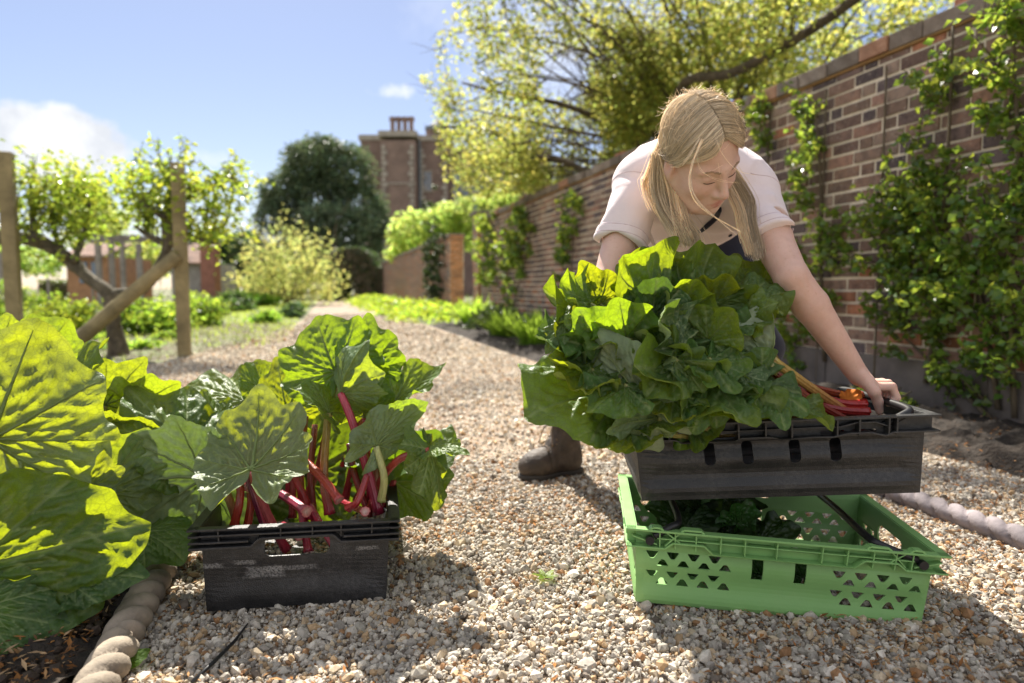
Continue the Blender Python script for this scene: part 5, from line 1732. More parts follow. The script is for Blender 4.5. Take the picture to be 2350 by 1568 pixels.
def headf(p):
    q = ((p - HC) @ HR) / HS
    d = ell(q, (0, -.014, .040), (.0735, .094, .083))
    d = smin(d, ell(q, (0, .030, -.030), (.060, .056, .072)), .035)         # face
    d = smin(d, ell(q, (0, .052, -.086), (.036, .034, .030)), .030)         # jaw
    d = smin(d, ell(q, (0, .075, -.103), (.017, .014, .013)), .018)         # chin
    for s in (-1, 1):
        d = smin(d, rc(q, (s * .056, -.005, -.045), (s * .030, .055, -.096), .017, .014), .026)   # jaw line
        d = smin(d, ell(q, (s * .036, .055, -.036), (.021, .022, .021)), .022)                    # cheek
        d = smin(d, rc(q, (s * .008, .080, .018), (s * .045, .064, .016), .0075, .007), .016)     # brow
        d = smax(d, -ell(q, (s * .032, .096, -.002), (.0165, .016, .0105)), .011)                 # socket
        d = smin(d, ell(q, (s * .0315, .0665, -.003), (.0155, .0140, .0120)), .0035)              # closed lid over the eyeball
        e_ = ell(q, (s * .0745, -.010, -.014), (.0075, .017, .029))                               # ear
        e_ = smax(e_, -ell(q, (s * .083, -.006, -.010), (.006, .010, .018)), .004)
        e_ = smin(e_, ell(q, (s * .073, -.002, -.036), (.005, .008, .009)), .005)
        d = smin(d, e_, .005)
    n_ = rc(q, (0, .083, .008), (0, .1025, -.034), .0070, .0098)
    n_ = smin(n_, ell(q, (0, .1035, -.039), (.0105, .0095, .0085)), .008)
    for s in (-1, 1):
        n_ = smin(n_, ell(q, (s * .0115, .0930, -.043), (.0075, .0090, .0070)), .006)
    d = smin(d, n_, .012)
    for s in (-1, 1):
        d = smax(d, -ell(q, (s * .006, .0985, -.0495), (.0033, .0045, .003)), .003)
    d = smin(d, ell(q, (0, .078, -.070), (.028, .014, .022)), .014)                               # muzzle
    up_ = rc(q, (-.021, .0835, -.0705), (0, .0905, -.0665), .0036, .0052)
    up_ = smin(up_, rc(q, (.021, .0835, -.0705), (0, .0905, -.0665), .0036, .0052), .003)
    lo_ = rc(q, (-.018, .0835, -.0730), (0, .0895, -.0780), .0038, .0062)
    lo_ = smin(lo_, rc(q, (.018, .0835, -.0730), (0, .0895, -.0780), .0038, .0062), .003)
    d = smin(d, smin(up_, lo_, .0012), .0035)
    d = smax(d, -rc(q, (-.019, .0915, -.0722), (.019, .0915, -.0722), .0012, .0012), .002)
    d = smax(d, -ell(q, (0, .097, -.086), (.014, .007, .004)), .006)
    return d * HS


def bodyf(p):
    d = headf(p)
    d = smin(d, rc(p, H(0, -.030, -.050), nkB, .052, .056), .03)
    d = smin(d, torso(p), .03)
    d = smin(d, arm(p, shR, elR, wrR), .02)
    d = smin(d, arm(p, shL, elL, wrL), .02)
    d = smin(d, hand(p, HLp, HLt), .008)
    d = smin(d, hand(p, HRp, HRt), .008)
    for hp, kn, an in ((hipR, knR, anR), (hipL, knL, anL)):
        d = smin(d, smin(rc(p, hp, kn, .078, .054), rc(p, kn, kn * .5 + an * .5, .050, .030), .03), .04)
    return d


m, t, b = mat('skin')
o_ = t.obj()
n = t.noise(o_, 38, 4, 0.6)
fre = t.noise(o_, 230, 2, 0.5)
c = t.mix(1.0, t.attr('col'), t.ramp(n, [(0.3, (0.94, 0.90, 0.88)), (0.7, (1.05, 1.06, 1.06))]), 'MULTIPLY')
c = t.mix(t.math('MULTIPLY', t.maprange(fre, 0.62, 0.72), 0.22), c, (0.36, 0.17, 0.10))
t.put(b.inputs['Base Color'], c)
b.inputs['Roughness'].default_value = 0.48
b.inputs['Specular IOR Level'].default_value = 0.35
b.inputs['Subsurface Weight'].default_value = 0.28
b.inputs['Subsurface Radius'].default_value = (0.010, 0.0035, 0.002)
b.inputs['Subsurface Scale'].default_value = 1.0
t.put(b.inputs['Normal'], t.bump(t.noise(o_, 420, 3, 0.6), 0.10, 0.001))
M['skin'] = m

wloc = (0.45, 2.2, 0.0)
woman = thing('person', 'woman with long blonde hair in a pale pink polo bending to lift the black crate', 'person', wloc)
V, F = isosurface(bodyf, (.02, 1.24, .03), (1.0, 2.45, 1.08), .0030)
q = ((V - HC) @ HR) / HS
base_c = np.array((0.66, 0.435, 0.355))
Cs = np.tile(base_c, (len(V), 1))


def blend(mask, colr):
    global Cs
    Cs = Cs * (1 - mask[:, None]) + np.array(colr) * mask[:, None]


def soft(d, w_):
    return np.clip(1 - d / w_, 0, 1) ** 1.3


for s in (-1, 1):
    blend(.42 * soft(np.linalg.norm((q - (s * .042, .068, -.040)) / (1.2, 1, 1), axis=1), .036), (0.58, 0.26, 0.20))
    blend(.5 * soft(np.linalg.norm((q - (s * .075, -.008, -.014)), axis=1), .03), (0.60, 0.28, 0.22))
    blend(.35 * soft(np.linalg.norm((q - (s * .031, .083, -.006)) / (1.3, 1, .8), axis=1), .018), (0.45, 0.24, 0.19))
blend(.40 * soft(np.linalg.norm(q - (0, .108, -.040), axis=1), .022), (0.60, 0.29, 0.22))
lip = np.minimum(np.minimum(rc(q, (-.021, .0835, -.0705), (0, .0905, -.0665), .0036, .0050), rc(q, (.021, .0835, -.0705), (0, .0905, -.0665), .0036, .0050)),
                 np.minimum(rc(q, (-.018, .0835, -.0730), (0, .0895, -.0780), .0038, .0060), rc(q, (.018, .0835, -.0730), (0, .0895, -.0780), .0038, .0060)))
blend(.92 * np.clip(1 - (lip - .0004) / .0022, 0, 1), (0.50, 0.165, 0.150))
for prims in (HLp, HRp):
    for i in range(4):
        blend(.35 * soft(np.linalg.norm(V - prims[3 * i][0], axis=1), .014), (0.60, 0.27, 0.20))
        blend(.40 * soft(np.linalg.norm(V - prims[3 * i + 2][1], axis=1), .013), (0.60, 0.28, 0.21))
blend(.25 * np.clip((.88 - V[:, 2]) / .3, 0, 1) * (V[:, 0] < .99), (0.62, 0.37, 0.28))
mesh('body', V, F, M['skin'], woman, True, col=Cs)

# eyelashes and brows
M['lash'] = plain('lash', (0.09, 0.055, 0.035), 0.6, 0.2, 30, 0)
M['brow'] = plain('brow', (0.40, 0.27, 0.175), 0.7, 0.2, 30, 0)


def surf(local, off=0.0):
    """push a head-local point out to the skin along the face direction"""
    p = np.array(local, float)
    d = nrm(p - np.array((0, .0, p[2] * .8)))
    for _ in range(30):
        v = headf((HC + HR @ (p * HS))[None])[0]
        p = p - d * (v - off) * .8
    return HC + HR @ (p * HS)


for s in (-1, 1):
    pts = [surf((s * (.0315 + .0155 * k), .08, -.0085 - .0035 * (1 - k * k)), .0006) for k in np.linspace(-.95, .95, 9)]
    V1, F1 = tube(pts, [.0004, .0007, .0009, .0010, .0010, .0010, .0009, .0007, .0004], 6)
    mesh('eyelashes', V1, F1, M['lash'], woman)
    mb = MB()
    rb = np.random.default_rng(40 + s)
    for k in range(60):
        u = rb.uniform(0, 1)
        x = s * (.012 + .036 * u)
        z = .0165 + .006 * math.sin(u * 2.6) + rb.normal(0, .0014)
        a = surf((x, .085, z), .0004)
        b2 = surf((x + s * .006, .084, z + .0012 - .003 * u), .0011)
        mb.tube([a, b2], [.0006, .00025], 4, cap=False)
    mb.build('eyebrow', M['brow'], woman)

# ------------------------------------------------------------------ clothes
def fabric(name, colr, rough=0.85, stripes=False):
    m, t, b = mat(name)
    o_ = t.obj()
    n = t.noise(o_, 12, 4, 0.6)
    c = t.mix(t.maprange(n, 0.3, 0.7), tuple(x * .95 for x in colr), tuple(min(1, x * 1.03) for x in colr))
    t.put(b.inputs['Base Color'], c)
    b.inputs['Roughness'].default_value = rough
    b.inputs['Specular IOR Level'].default_value = 0.2
    b.inputs['Sheen Weight'].default_value = 0.2
    w1 = t.new('ShaderNodeTexWave')
    w1.inputs['Scale'].default_value = 260
    t.put(w1.inputs['Vector'], o_)
    w1.bands_direction = 'Z'
    n2 = t.noise(o_, 28, 4, 0.6)
    h = t.math('ADD', t.math('MULTIPLY', w1.outputs['Fac'], 0.05), n2)
    t.put(b.inputs['Normal'], t.bump(h, 0.35, 0.006))
    return m


M['polo'] = fabric('polo', (0.78, 0.665, 0.665))
M['navy'] = fabric('navy', (0.017, 0.018, 0.032))
hemR = shR * .36 + elR * .64
hemL = shL * .43 + elL * .57
dR, dL = nrm(elR - shR), nrm(elL - shL)
sh_hem = belly + ax_t * .085
vneck = A3(P(1604, 535, 1.60))


folds = [(A3(P(1442, 470, 1.575)), A3(P(1486, 556, 1.585)), .010), (A3(P(1470, 500, 1.60)), A3(P(1500, 560, 1.62)), .008), (A3(P(1725, 490, 1.555)), A3(P(1708, 545, 1.57)), .008),
         (A3(P(1436, 440, 1.585)), A3(P(1462, 520, 1.565)), .005), (A3(P(1770, 455, 1.52)), A3(P(1738, 525, 1.53)), .005)]


def shirtf(p):
    d = torso(p, .008)
    w_ = p * np.array((1.0, 1.0, 1.0))
    # belly of the shirt hangs away from the body
    d = smin(d, ell(p, belly - ax_n * .030 - ax_t * .03, (.135, .13, .090), TR), .06)
    for sh, el, hem, dd in ((shR, elR, hemR, dR), (shL, elL, hemL, dL)):
        a = rc(p, sh, hem + dd * .03, .0570, .0560)
        tt = (p - hem) @ dd
        cuff = (np.clip((tt + .024) / .002, 0, 1)) * .0022 - np.exp(-((tt + .024) / .0022) ** 2) * .0015 - np.exp(-((tt + .006) / .0018) ** 2) * .0012
        a = a - cuff
        a = smax(a, tt, .003)
        inner = smax(rc(p, sh, el, .046, .0475), -(tt + .05), .01)
        a = smax(a, -inner, .002)
        # soft folds radiating from the armpit
        q_ = p - sh
        fold = .0075 * np.sin(((q_ @ ax_n) * 60 + (q_ @ dd) * 75 + 3 * vnoise(p, 14))) * np.exp(-np.abs(q_ @ dd - .04) / .035) * np.clip(-(q_ @ ax_n) / .03 + .4, 0, 1)
        a = a + fold
        d = smin(d, a, .028)
    wsl = np.ones(len(p))
    for sh, el, hem, dd in ((shR, elR, hemR, dR), (shL, elL, hemL, dL)):
        wsl = np.minimum(wsl, 1 - np.clip(((p - hem) @ dd + .085) / .03, 0, 1) * (np.linalg.norm(p - hem, axis=1) < .13))
    rid = 1 - np.abs(2 * vnoise(p * np.array((1.0, 1.0, 1.0)) + 2, 9) - 1)
    d = d + wsl * (.008 * (vnoise(p + 4, 12) - .5) - .005 * rid ** 4) + .006 * np.sin(((p - chest) @ ax_t) * 55 + 4 * vnoise(p, 10)) * np.clip(-((p - chest) @ ax_n) / .05, 0, 1)
    for a_, b2_, r_ in folds:
        d = smin(d, rc(p, a_, b2_, r_, r_ * .6), .016)
    d = smax(d, (p - sh_hem) @ ax_t, .004)
    for sh, el, hem, dd in ((shR, elR, hemR, dR), (shL, elL, hemL, dL)):
        arm_in = smax(rc(p, sh * .3 + el * .7, el + (el - sh) * .5, .0480, .0480), -((p - hem) @ dd + .012), .003)
        d = smax(d, -arm_in, .003)
    d = smax(d, -rc(p, H(0, -.02, -.07), nkB - ax_t * .01, .072, .066), .008)
    d = smax(d, -rc(p, nkB - ax_n * .05, vneck, .040, .012), .008)
    cav = smax(rc(p, belly - ax_n * .06 + ax_t * .02, belly - ax_n * .06 + ax_t * .25, .085, .085), -((p - sh_hem) @ ax_t + .03), .01)
    return smax(d, -cav, .01)


V, F = isosurface(shirtf, (.10, 1.40, .58), (.80, 2.10, 1.08), .0033)
shirt = mesh('polo_shirt', V, F, M['polo'], woman, True)


M['seam'] = plain('seam', (0.60, 0.46, 0.47), 0.9, 0.1, 30, 0)
for sh, el, hem, dd in ((shR, elR, hemR, dR), (shL, elL, hemL, dL)):
    ex = nrm(np.cross(dd, (0.3, 1.0, 0.2)))
    ey = np.cross(dd, ex)
    sm_ = MB()
    for c0_, lo_a, hi_a in ((hem - dd * .0225, -180, 180), (hem - dd * .0045, -180, 180), (sh + dd * .012, -180, 180)):
        th_ = np.radians(np.linspace(lo_a, hi_a, 49))
        dirs_ = np.cos(th_)[:, None] * ex + np.sin(th_)[:, None] * ey
        t_ = np.full(len(th_), .11)
        for _ in range(60):
            t_ = t_ - shirtf(c0_ + dirs_ * t_[:, None]) * .6
        ring = c0_ + dirs_ * t_[:, None]
        good = (t_ > .03) & (t_ < .085)
        run = []
        for g_, p_ in zip(good, ring):
            if g_:
                run.append(p_)
            if (not g_) and len(run) > 3:
                sm_.tube(run, .0009, 5)
                run = []
            elif not g_:
                run = []
        if len(run) > 3:
            sm_.tube(run, .0009, 5)
    if sm_.n:
        sm_.build('seam', M['seam'], shirt, True)


def trousersf(p):
    d = ell(p, pelv, np.array((.176, .145, .130)), TR)
    d = smin(d, ell(p, belly + ax_t * .06, (.146, .10, .098), TR), .05)
    for hp, kn, an in ((hipR, knR, anR), (hipL, knL, anL)):
        d = smin(d, smin(rc(p, hp, kn, .100, .075), rc(p, kn, an + np.array((0, -.02, .15)), .075, .060), .03), .05)
    return d + .010 * (vnoise(p, 15) - .5)


V, F = isosurface(trousersf, (.05, 1.72, .05), (1.0, 2.45, 1.08), .006)
mesh('trousers', V, F, M['navy'], woman, True)

# open collar with its dark inner tape, a thin chain and the stitched badge on the chest
def raypix(px, py, f, t0=1.2, t1=2.1):
    d = np.array(tuple(dirv(px, py)))
    o = np.array((0, 0, EYE))
    t_ = t0
    for _ in range(200):
        v = f((o + d * t_)[None])[0]
        t_ += max(.0004, v * .7)
        if v < .0008 or t_ > t1:
            break
    return o + d * t_


mb = MB()
for path in ([(1556, 470), (1566, 500), (1586, 528)], [(1652, 478), (1642, 500), (1618, 522), (1600, 534)]):
    pts = [raypix(x, y, lambda p: np.minimum(shirtf(p), bodyf(p))) - np.array((0, .003, 0)) for x, y in path]
    mb.tube(spline(pts, 10), [.003] + [.0062] * 8 + [.002], 8)
mb.build('collar_tape', M['navy'], shirt, True)
M['chain'] = plain('chain', (0.7, 0.66, 0.58), 0.3, 0.1, 30, 0, metal=1.0)
mb = MB()
pts = [raypix(x, y, lambda p: np.minimum(shirtf(p), bodyf(p))) - np.array((0, .002, 0)) for x, y in ((1562, 468), (1578, 505), (1596, 534), (1612, 520), (1632, 495))]
mb.tube(spline(pts, 24), .0009, 6)
pd = pts[2]
mb.tube([pd, pd - np.array((0, 0, .006)), pd - np.array((0, 0, .010))], [.0015, .0035, .001], 8)
mb.build('necklace', M['chain'], woman, True)
mb = MB()
for x, y, rx, ry, a in ((1676, 541, 5, 2.6, -.5), (1683, 545, 5.5, 2.6, .2), (1675, 548, 4, 2.2, .7), (1688, 541, 4, 2, -.2), (1680, 552, 1.6, 5, .3), (1708, 545, 5, 1.6, .1)):
    cpt = [raypix(x + rx * math.cos(g) * math.cos(a) - ry * math.sin(g) * math.sin(a), y + rx * math.cos(g) * math.sin(a) + ry * math.sin(g) * math.cos(a), shirtf) - np.array((0, .0015, 0)) for g in np.linspace(0, 2 * np.pi, 11)[:-1]]
    if max(c[1] for c in cpt) - min(c[1] for c in cpt) < .05:
        k = len(cpt)
        back = [c + np.array((0, .0015, 0)) for c in cpt]
        mb.add(cpt + back, [list(range(k))] + [[i, k + i, k + (i + 1) % k, (i + 1) % k] for i in range(k)])
mb.build('stitched_badge', M['navy'], shirt)

# ------------------------------------------------------------------ hair
m, t, b = mat('hair')
t.put(b.inputs['Base Color'], t.attr('col'))
b.inputs['Roughness'].default_value = 0.36
b.inputs['Specular IOR Level'].default_value = 0.55
tr = t.new('ShaderNodeBsdfTranslucent')
t.put(tr.inputs[0], t.attr('col'))
mxn = t.new('ShaderNodeMixShader')
mxn.inputs[0].default_value = 0.33
t.l.new(b.outputs[0], mxn.inputs[1])
t.l.new(tr.outputs[0], mxn.inputs[2])
t.l.new(mxn.outputs[0], t.n['Material Output'].inputs[0])
M['hair'] = m
HCOL = [(0.50, 0.405, 0.285), (0.37, 0.285, 0.185), (0.64, 0.54, 0.405), (0.25, 0.18, 0.11), (0.56, 0.45, 0.31), (0.76, 0.67, 0.53)]


def skull_r(dv):
    """distance from the cranium's middle to its surface in direction dv (head space)"""
    r = np.array((.0735, .094, .083))
    return 1 / np.linalg.norm(dv / r, axis=-1)


CR = np.array((0, -.014, .040))


def on_skull(pts, off):
    v = np.asarray(pts, float) - CR
    d = nrm(v)
    return CR + d * (skull_r(d)[:, None] + np.asarray(off).reshape(-1, 1))


def slerp_path(ctrl, n, offs):
    sp = spline(ctrl, n)
    return on_skull(sp, offs)


def hworld(p):
    return HC + (np.asarray(p) * HS) @ HR.T


rh = np.random.default_rng(8)
SV, SF, SCc = [], [], []
nv = 0


def strand(pts, r0, colr, r1=None, sides=3):
    global nv
    V_, F_ = tube(pts, np.linspace(r0, r1 if r1 is not None else r0 * .4, len(pts)), sides, False)
    SV.append(V_)
    SF.extend([[i + nv for i in f] for f in F_])
    SCc.append(np.tile(colr, (len(V_), 1)))
    nv += len(V_)


def hc(bright=1.0):
    c = (np.array(HCOL[rh.integers(0, len(HCOL))]) * .6 + np.array((.60, .52, .40)) * .4) * 1.55
    return c * rh.uniform(.8, 1.2) * bright


# cap under the strands
dth = np.linspace(0, np.pi, 40)
dph = np.linspace(0, 2 * np.pi, 64, endpoint=False)
Tt, Pp = np.meshgrid(dth, dph, indexing='ij')
dv = np.stack([np.sin(Tt) * np.cos(Pp), np.sin(Tt) * np.sin(Pp), np.cos(Tt)], -1)
fr = np.clip(dv[..., 1], 0, 1)
lim = np.cos(np.interp(np.degrees(np.arctan2(dv[..., 1], np.abs(dv[..., 0]))), [-90, -20, 0, 25, 50, 90], [150, 118, 94, 76, 66, 62]) * np.pi / 180)
offc = np.where(dv[..., 2] > lim, .0055, -.012)
capV = CR + dv * (skull_r(dv) + offc)[..., None]
i = np.arange(40 * 64).reshape(40, 64)
capF = np.stack([i[:-1], np.roll(i[:-1], -1, 1), np.roll(i[1:], -1, 1), i[1:]], -1).reshape(-1, 4)
cv = hworld(capV.reshape(-1, 3))
capc = np.array((0.46, 0.36, 0.24)) * (0.7 + .6 * vnoise(np.stack([Pp.ravel() * 9, Tt.ravel(), 0 * Pp.ravel()], -1), 2.0))[:, None]

PARTX = -.010
for k in range(8500):
    s = -1 if rh.random() < .5 else 1
    u = rh.random() ** 0.8
    y0 = .066 - u * .155
    jit = rh.normal(0, .003)
    st = np.array((PARTX + s * (.0010 + abs(rh.normal(0, .0012))), y0, .125 - .6 * max(0, y0 - .02) * 1.0))
    # sweep down and back to behind the ears; front strands droop lower over the temple
    low = rh.uniform(0, 1)
    m1 = np.array((s * (.048 + .012 * rh.random()), y0 * .80 + .004 - .010 * low, .085 - .018 * low + (.0 if y0 < .02 else -.012)))
    m2 = np.array((s * .074, y0 * .45 - .008, .028 - .012 * low + rh.normal(0, .006)))
    e = np.array((s * .066, -.050 + rh.normal(0, .010), -.004 + rh.normal(0, .014)))
    n_ = 16
    off = np.linspace(.0050, .0085, n_) + np.abs(rh.normal(0, .0022)) + .002 * np.sin(np.linspace(0, 3.0, n_) + rh.uniform(0, 6))
    if rh.random() < .04:
        off = off + np.linspace(0, .008, n_) * rh.random()
    pts = slerp_path([st, m1, m2, e], n_, off)
    strand(hworld(pts), .00040, hc(.95 if s > 0 else 1.0), .00034)
for k in range(2600):         # the front hair, drawn down over the forehead from the parting
    s = -1 if rh.random() < .5 else 1
    u = rh.random()
    st = np.array((PARTX + s * (.001 + abs(rh.normal(0, .001))), .070 - .02 * u, .098 + .016 * u))
    m1 = np.array((s * (.034 + .010 * u), .079 - .012 * u, .066 + .016 * u + rh.normal(0, .002)))
    m2 = np.array((s * (.062 + .004 * u), .046 - .010 * u, .036 + .012 * u))
    m3 = np.array((s * .076, .002, .014 + rh.normal(0, .004)))
    e = np.array((s * .068, -.048 + rh.normal(0, .008), -.004 + rh.normal(0, .012)))
    n_ = 18
    off = np.linspace(.0045, .0085, n_) + np.abs(rh.normal(0, .0018)) + .0015 * np.sin(np.linspace(0, 4, n_) + rh.uniform(0, 6))
    strand(hworld(slerp_path([st, m1, m2, m3, e], n_, off)), .00040, hc(1.05), .00034)
for k in range(1500):          # crown and back of the head
    a = rh.uniform(-1, 1)
    st = np.array((PARTX + a * .012, -.075 + rh.normal(0, .01), .105))
    m1 = np.array((a * .055, -.100, .070 - abs(a) * .02))
    e = np.array((a * .068, -.085, -.03))
    pts = slerp_path([st, m1, e], 12, .006 + np.abs(rh.normal(0, .002)) + np.zeros(12))
    strand(hworld(pts), .0005, hc(), .0004)
for k in range(260):          # loose hairs standing off the head
    d = nrm(np.array((rh.normal(0, .8), rh.normal(-.3, .7), abs(rh.normal(.6, .4)))))
    p0 = CR + d * (skull_r(d) + .006)
    tdir = nrm(np.cross(d, rh.normal(size=3)))
    pts = [p0 + tdir * x * .035 + d * (.004 + .012 * x * rh.random()) for x in np.linspace(0, 1, 6)]
    strand(hworld(np.array(pts)), .0003, hc(1.2), .0002)


def lock(n, root, path, spread0, spread1, ends, r=.00042, bright=1.0, flat=None):
    """hanging hair: a bundle following a path of (px, py, Y), its ends uneven"""
    ctr = spline([root] + [A3(P(*c)) for c in path], 18)
    for k in range(n):
        a, b_ = rh.normal(0, 1), rh.normal(0, 1)
        g = np.linspace(0, 1, 18)
        sp_ = spread0 + (spread1 - spread0) * np.sin(np.minimum(g * 1.3, 1.3))
        wob = .004 * np.sin(g * rh.uniform(3, 7) + rh.uniform(0, 6)) * g
        pts = ctr + np.stack([a * sp_ + wob, b_ * sp_ * .45 + wob * .5, rh.normal(0, .004) + 0 * g], -1)
        cut = int(18 * rh.uniform(*ends))
        strand(pts[:max(6, cut)], r, hc(bright), .0004)


lock(800, H(-.066, -.052, -.012), [(1520, 425, 1.435), (1537, 480, 1.43), (1570, 530, 1.42), (1588, 575, 1.42)], .009, .014, (.75, 1.0))
lock(480, H(-.068, -.048, -.005), [(1546, 440, 1.425), (1560, 500, 1.42), (1578, 560, 1.415)], .006, .009, (.7, 1.0), bright=1.25)
lock(90, H(-.060, -.070, .02), [(1490, 400, 1.46), (1482, 420, 1.47), (1500, 470, 1.46), (1540, 530, 1.44)], .004, .006, (.6, 1.0), bright=1.3)
lock(620, H(.060, -.045, -.030), [(1703, 450, 1.475), (1712, 500, 1.47), (1728, 560, 1.46), (1738, 600, 1.45)], .010, .0075, (.75, 1.0), bright=.9)
lock(160, H(.058, -.02, -.05), [(1690, 470, 1.44), (1705, 530, 1.44), (1724, 590, 1.44)], .005, .005, (.7, 1.0), bright=1.15)
# the fringe strand that has fallen across her cheek, and a few fine ones
for k, (path, rr, br_) in enumerate([([(1610, 320, 1.290), (1590, 372, 1.285), (1582, 420, 1.285), (1598, 462, 1.28), (1640, 498, 1.275), (1700, 533, 1.27)], .00042, 1.3),
                                     ([(1612, 322, 1.290), (1591, 370, 1.286), (1584, 416, 1.286), (1602, 464, 1.281), (1646, 502, 1.276), (1690, 540, 1.272)], .0004, 1.3),
                                     ([(1640, 310, 1.283), (1655, 350, 1.27), (1690, 390, 1.268), (1730, 402, 1.275)], .00025, 1.2),
                                     ([(1605, 330, 1.29), (1600, 360, 1.288), (1612, 395, 1.275), (1650, 415, 1.262), (1700, 420, 1.27)], .00025, 1.2),
                                     ([(1605, 318, 1.295), (1580, 360, 1.295), (1560, 380, 1.31), (1540, 384, 1.345)], .00045, 1.2)]):
    for j in range(5 if rr > .0003 else 2):
        pts = spline([A3(P(x + rh.normal(0, 1.6), y + rh.normal(0, 1.6), Y_)) for x, y, Y_ in path], 20)
        strand(pts, rr, hc(br_), rr * .5)
SV.append(cv)
SF.extend([[i + nv for i in f] for f in capF.tolist()])
SCc.append(capc)
hairV, hairC = np.concatenate(SV), np.concatenate(SCc)
mesh('hair', hairV, SF, M['hair'], woman, True, col=hairC)

# ------------------------------------------------------------------ work boots
M['boot_leather'] = plain('boot_leather', (0.058, 0.042, 0.030), 0.65, 0.55, 26, 0.7, 70, 0.006)
M['lace'] = plain('lace', (0.16, 0.11, 0.07), 0.8, 0.3, 40, 0.2)
M['boot_sole'] = plain('boot_sole', (0.05, 0.042, 0.035), 0.85, 0.3, 20, 0.3)


def boot(heel, toe, label=None):
    heel, toe = np.array(heel, float), np.array(toe, float)
    d = nrm(toe - heel)
    sd_ = np.array((-d[1], d[0], 0))
    Rb = np.stack([sd_, d, np.array((0, 0, 1.0))], 1)
    Lh = np.linalg.norm(toe - heel)

    def loc(p):
        return (p - heel) @ Rb

    def f(p):
        q = loc(p)
        a = ell(q, (0, Lh - .062, .045), (.050, .066, .047))
        a = smin(a, rc(q, (0, .05, .055), (0, Lh - .075, .050), .044, .043), .03)
        a = smin(a, rc(q, (0, .045, .05), (0, .062, .185), .044, .049), .03)
        a = smin(a, rc(q, (0, Lh - .12, .075), (0, .075, .120), .034, .040), .025)
        a = smax(a, -(q[:, 2] - .018), .003)
        a = smax(a, q[:, 2] - .185, .004)
        a = smax(a, -rc(q, (0, .058, .165), (0, .065, .24), .040, .044), .004)
        a = a + .003 * (vnoise(p, 40) - .5) + .002 * np.sin(q[:, 1] * 190) * np.exp(-((q[:, 1] - (Lh - .105)) / .025) ** 2) * (q[:, 2] > .04)
        a = a - .0018 * np.exp(-((q[:, 1] - (Lh - .085)) / .004) ** 2)
        return a

    V, F = isosurface(f, np.minimum(heel, toe) - .09, np.maximum(heel, toe) + np.array((.09, .09, .22)), .0036)
    bo = mesh('boot', V, F, M['boot_leather'], woman, True)

    def g(p):
        q = loc(p)
        a = smin(ell(q, (0, Lh - .07, .012), (.052, .075, .05)), ell(q, (0, .04, .012), (.043, .052, .05)), .06)
        a = smax(a, q[:, 2] - .022, .003)
        a = smax(a, -(q[:, 2] - .002 + .004 * (np.abs(q[:, 1] - .10) < .022)), .002)
        return a

    V, F = isosurface(g, np.minimum(heel, toe) - .09, np.maximum(heel, toe) + np.array((.09, .09, .06)), .004)
    mesh('sole', V, F, M['boot_sole'], bo, True)
    mb = MB()
    for k in range(5):
        y, z = Lh - .100 - .0165 * k, .098 + .017 * k
        pts = [heel + Rb @ np.array((x, y + .008 * s_, z + .006 - 9 * x * x)) for x, s_ in ((-.030, -1), (-.012, -.3), (.012, .3), (.030, 1))]
        mb.tube(spline(pts, 8), .0030, 6)
        pts = [heel + Rb @ np.array((x, y - .008 * s_, z + .008 - 9 * x * x)) for x, s_ in ((-.030, -1), (-.012, -.3), (.012, .3), (.030, 1))]
        mb.tube(spline(pts, 8), .0030, 6)
    for s_ in (-1, 1):
        pts = [heel + Rb @ np.array(v) for v in ((0, .112, .176), (s_ * .02, .125, .172), (s_ * .034, .132, .145), (s_ * .042, .138, .112))]
        mb.tube(spline(pts, 10), .0022, 6)
    mb.build('laces', M['lace'], bo, True)


boot((0.235, 2.345, 0.003), (0.028, 2.235, 0.003))
boot((0.775, 2.36, 0.003), (0.90, 2.17, 0.003))
if False:
    for px_, py_ in ((1530, 510), (1500, 500), (1640, 560), (1560, 555), (1470, 500)):
        a_, c_ = raypix(px_, py_, shirtf), raypix(px_, py_, bodyf)
        print('DBG', px_, py_, a_.round(3), c_.round(3))
# ------------------------------------------------------------------ trees and plants
def leaf_cloud(name, pts, size, m, parent, rng, aspect=0.55, up=0.6, tone=None, droop=0.25, spread=0.0, clump=None):
    """many small folded leaves, one at each point"""
    pts = np.asarray(pts, dtype=float)
    n = len(pts)
    if spread:
        pts = pts + rng.normal(0, spread, (n, 3))
    s = size * rng.uniform(0.65, 1.25, n)
    az = rng.uniform(0, 2 * np.pi, n)
    d = np.stack([np.cos(az), np.sin(az), rng.normal(-droop, 0.45, n)], -1)
    d = nrm(d)
    nn = nrm(np.stack([rng.normal(0, 0.55, n), rng.normal(0, 0.55, n), np.full(n, up) + rng.normal(0, 0.3, n)], -1))
    x = nrm(np.cross(d, nn))
    nn = np.cross(x, d)
    L, Wd = s[:, None], (s * aspect)[:, None]
    mid = pts + d * L * 0.45
    b0 = pts
    tip = pts + d * L - nn * L * 0.12
    l_ = mid - x * Wd * 0.5 + nn * Wd * 0.16
    r_ = mid + x * Wd * 0.5 + nn * Wd * 0.16
    V = np.stack([b0, r_, tip, l_], 1).reshape(-1, 3)
    i = np.arange(n)[:, None] * 4
    F = np.concatenate([i + np.array([[0, 1, 2]]), i + np.array([[0, 2, 3]])])
    t = rng.uniform(0.72, 1.25, (n, 1)) * np.array([[1, 1, 1.0]])
    t[:, 0:1] *= rng.uniform(0.85, 1.25, (n, 1))
    if tone is not None:
        t = t * np.asarray(tone)
    if clump:
        t = t * (0.65 + 0.7 * vnoise(pts, clump))[:, None]
    return mesh(name, V, F, m, parent, False, col=np.repeat(t, 4, axis=0))


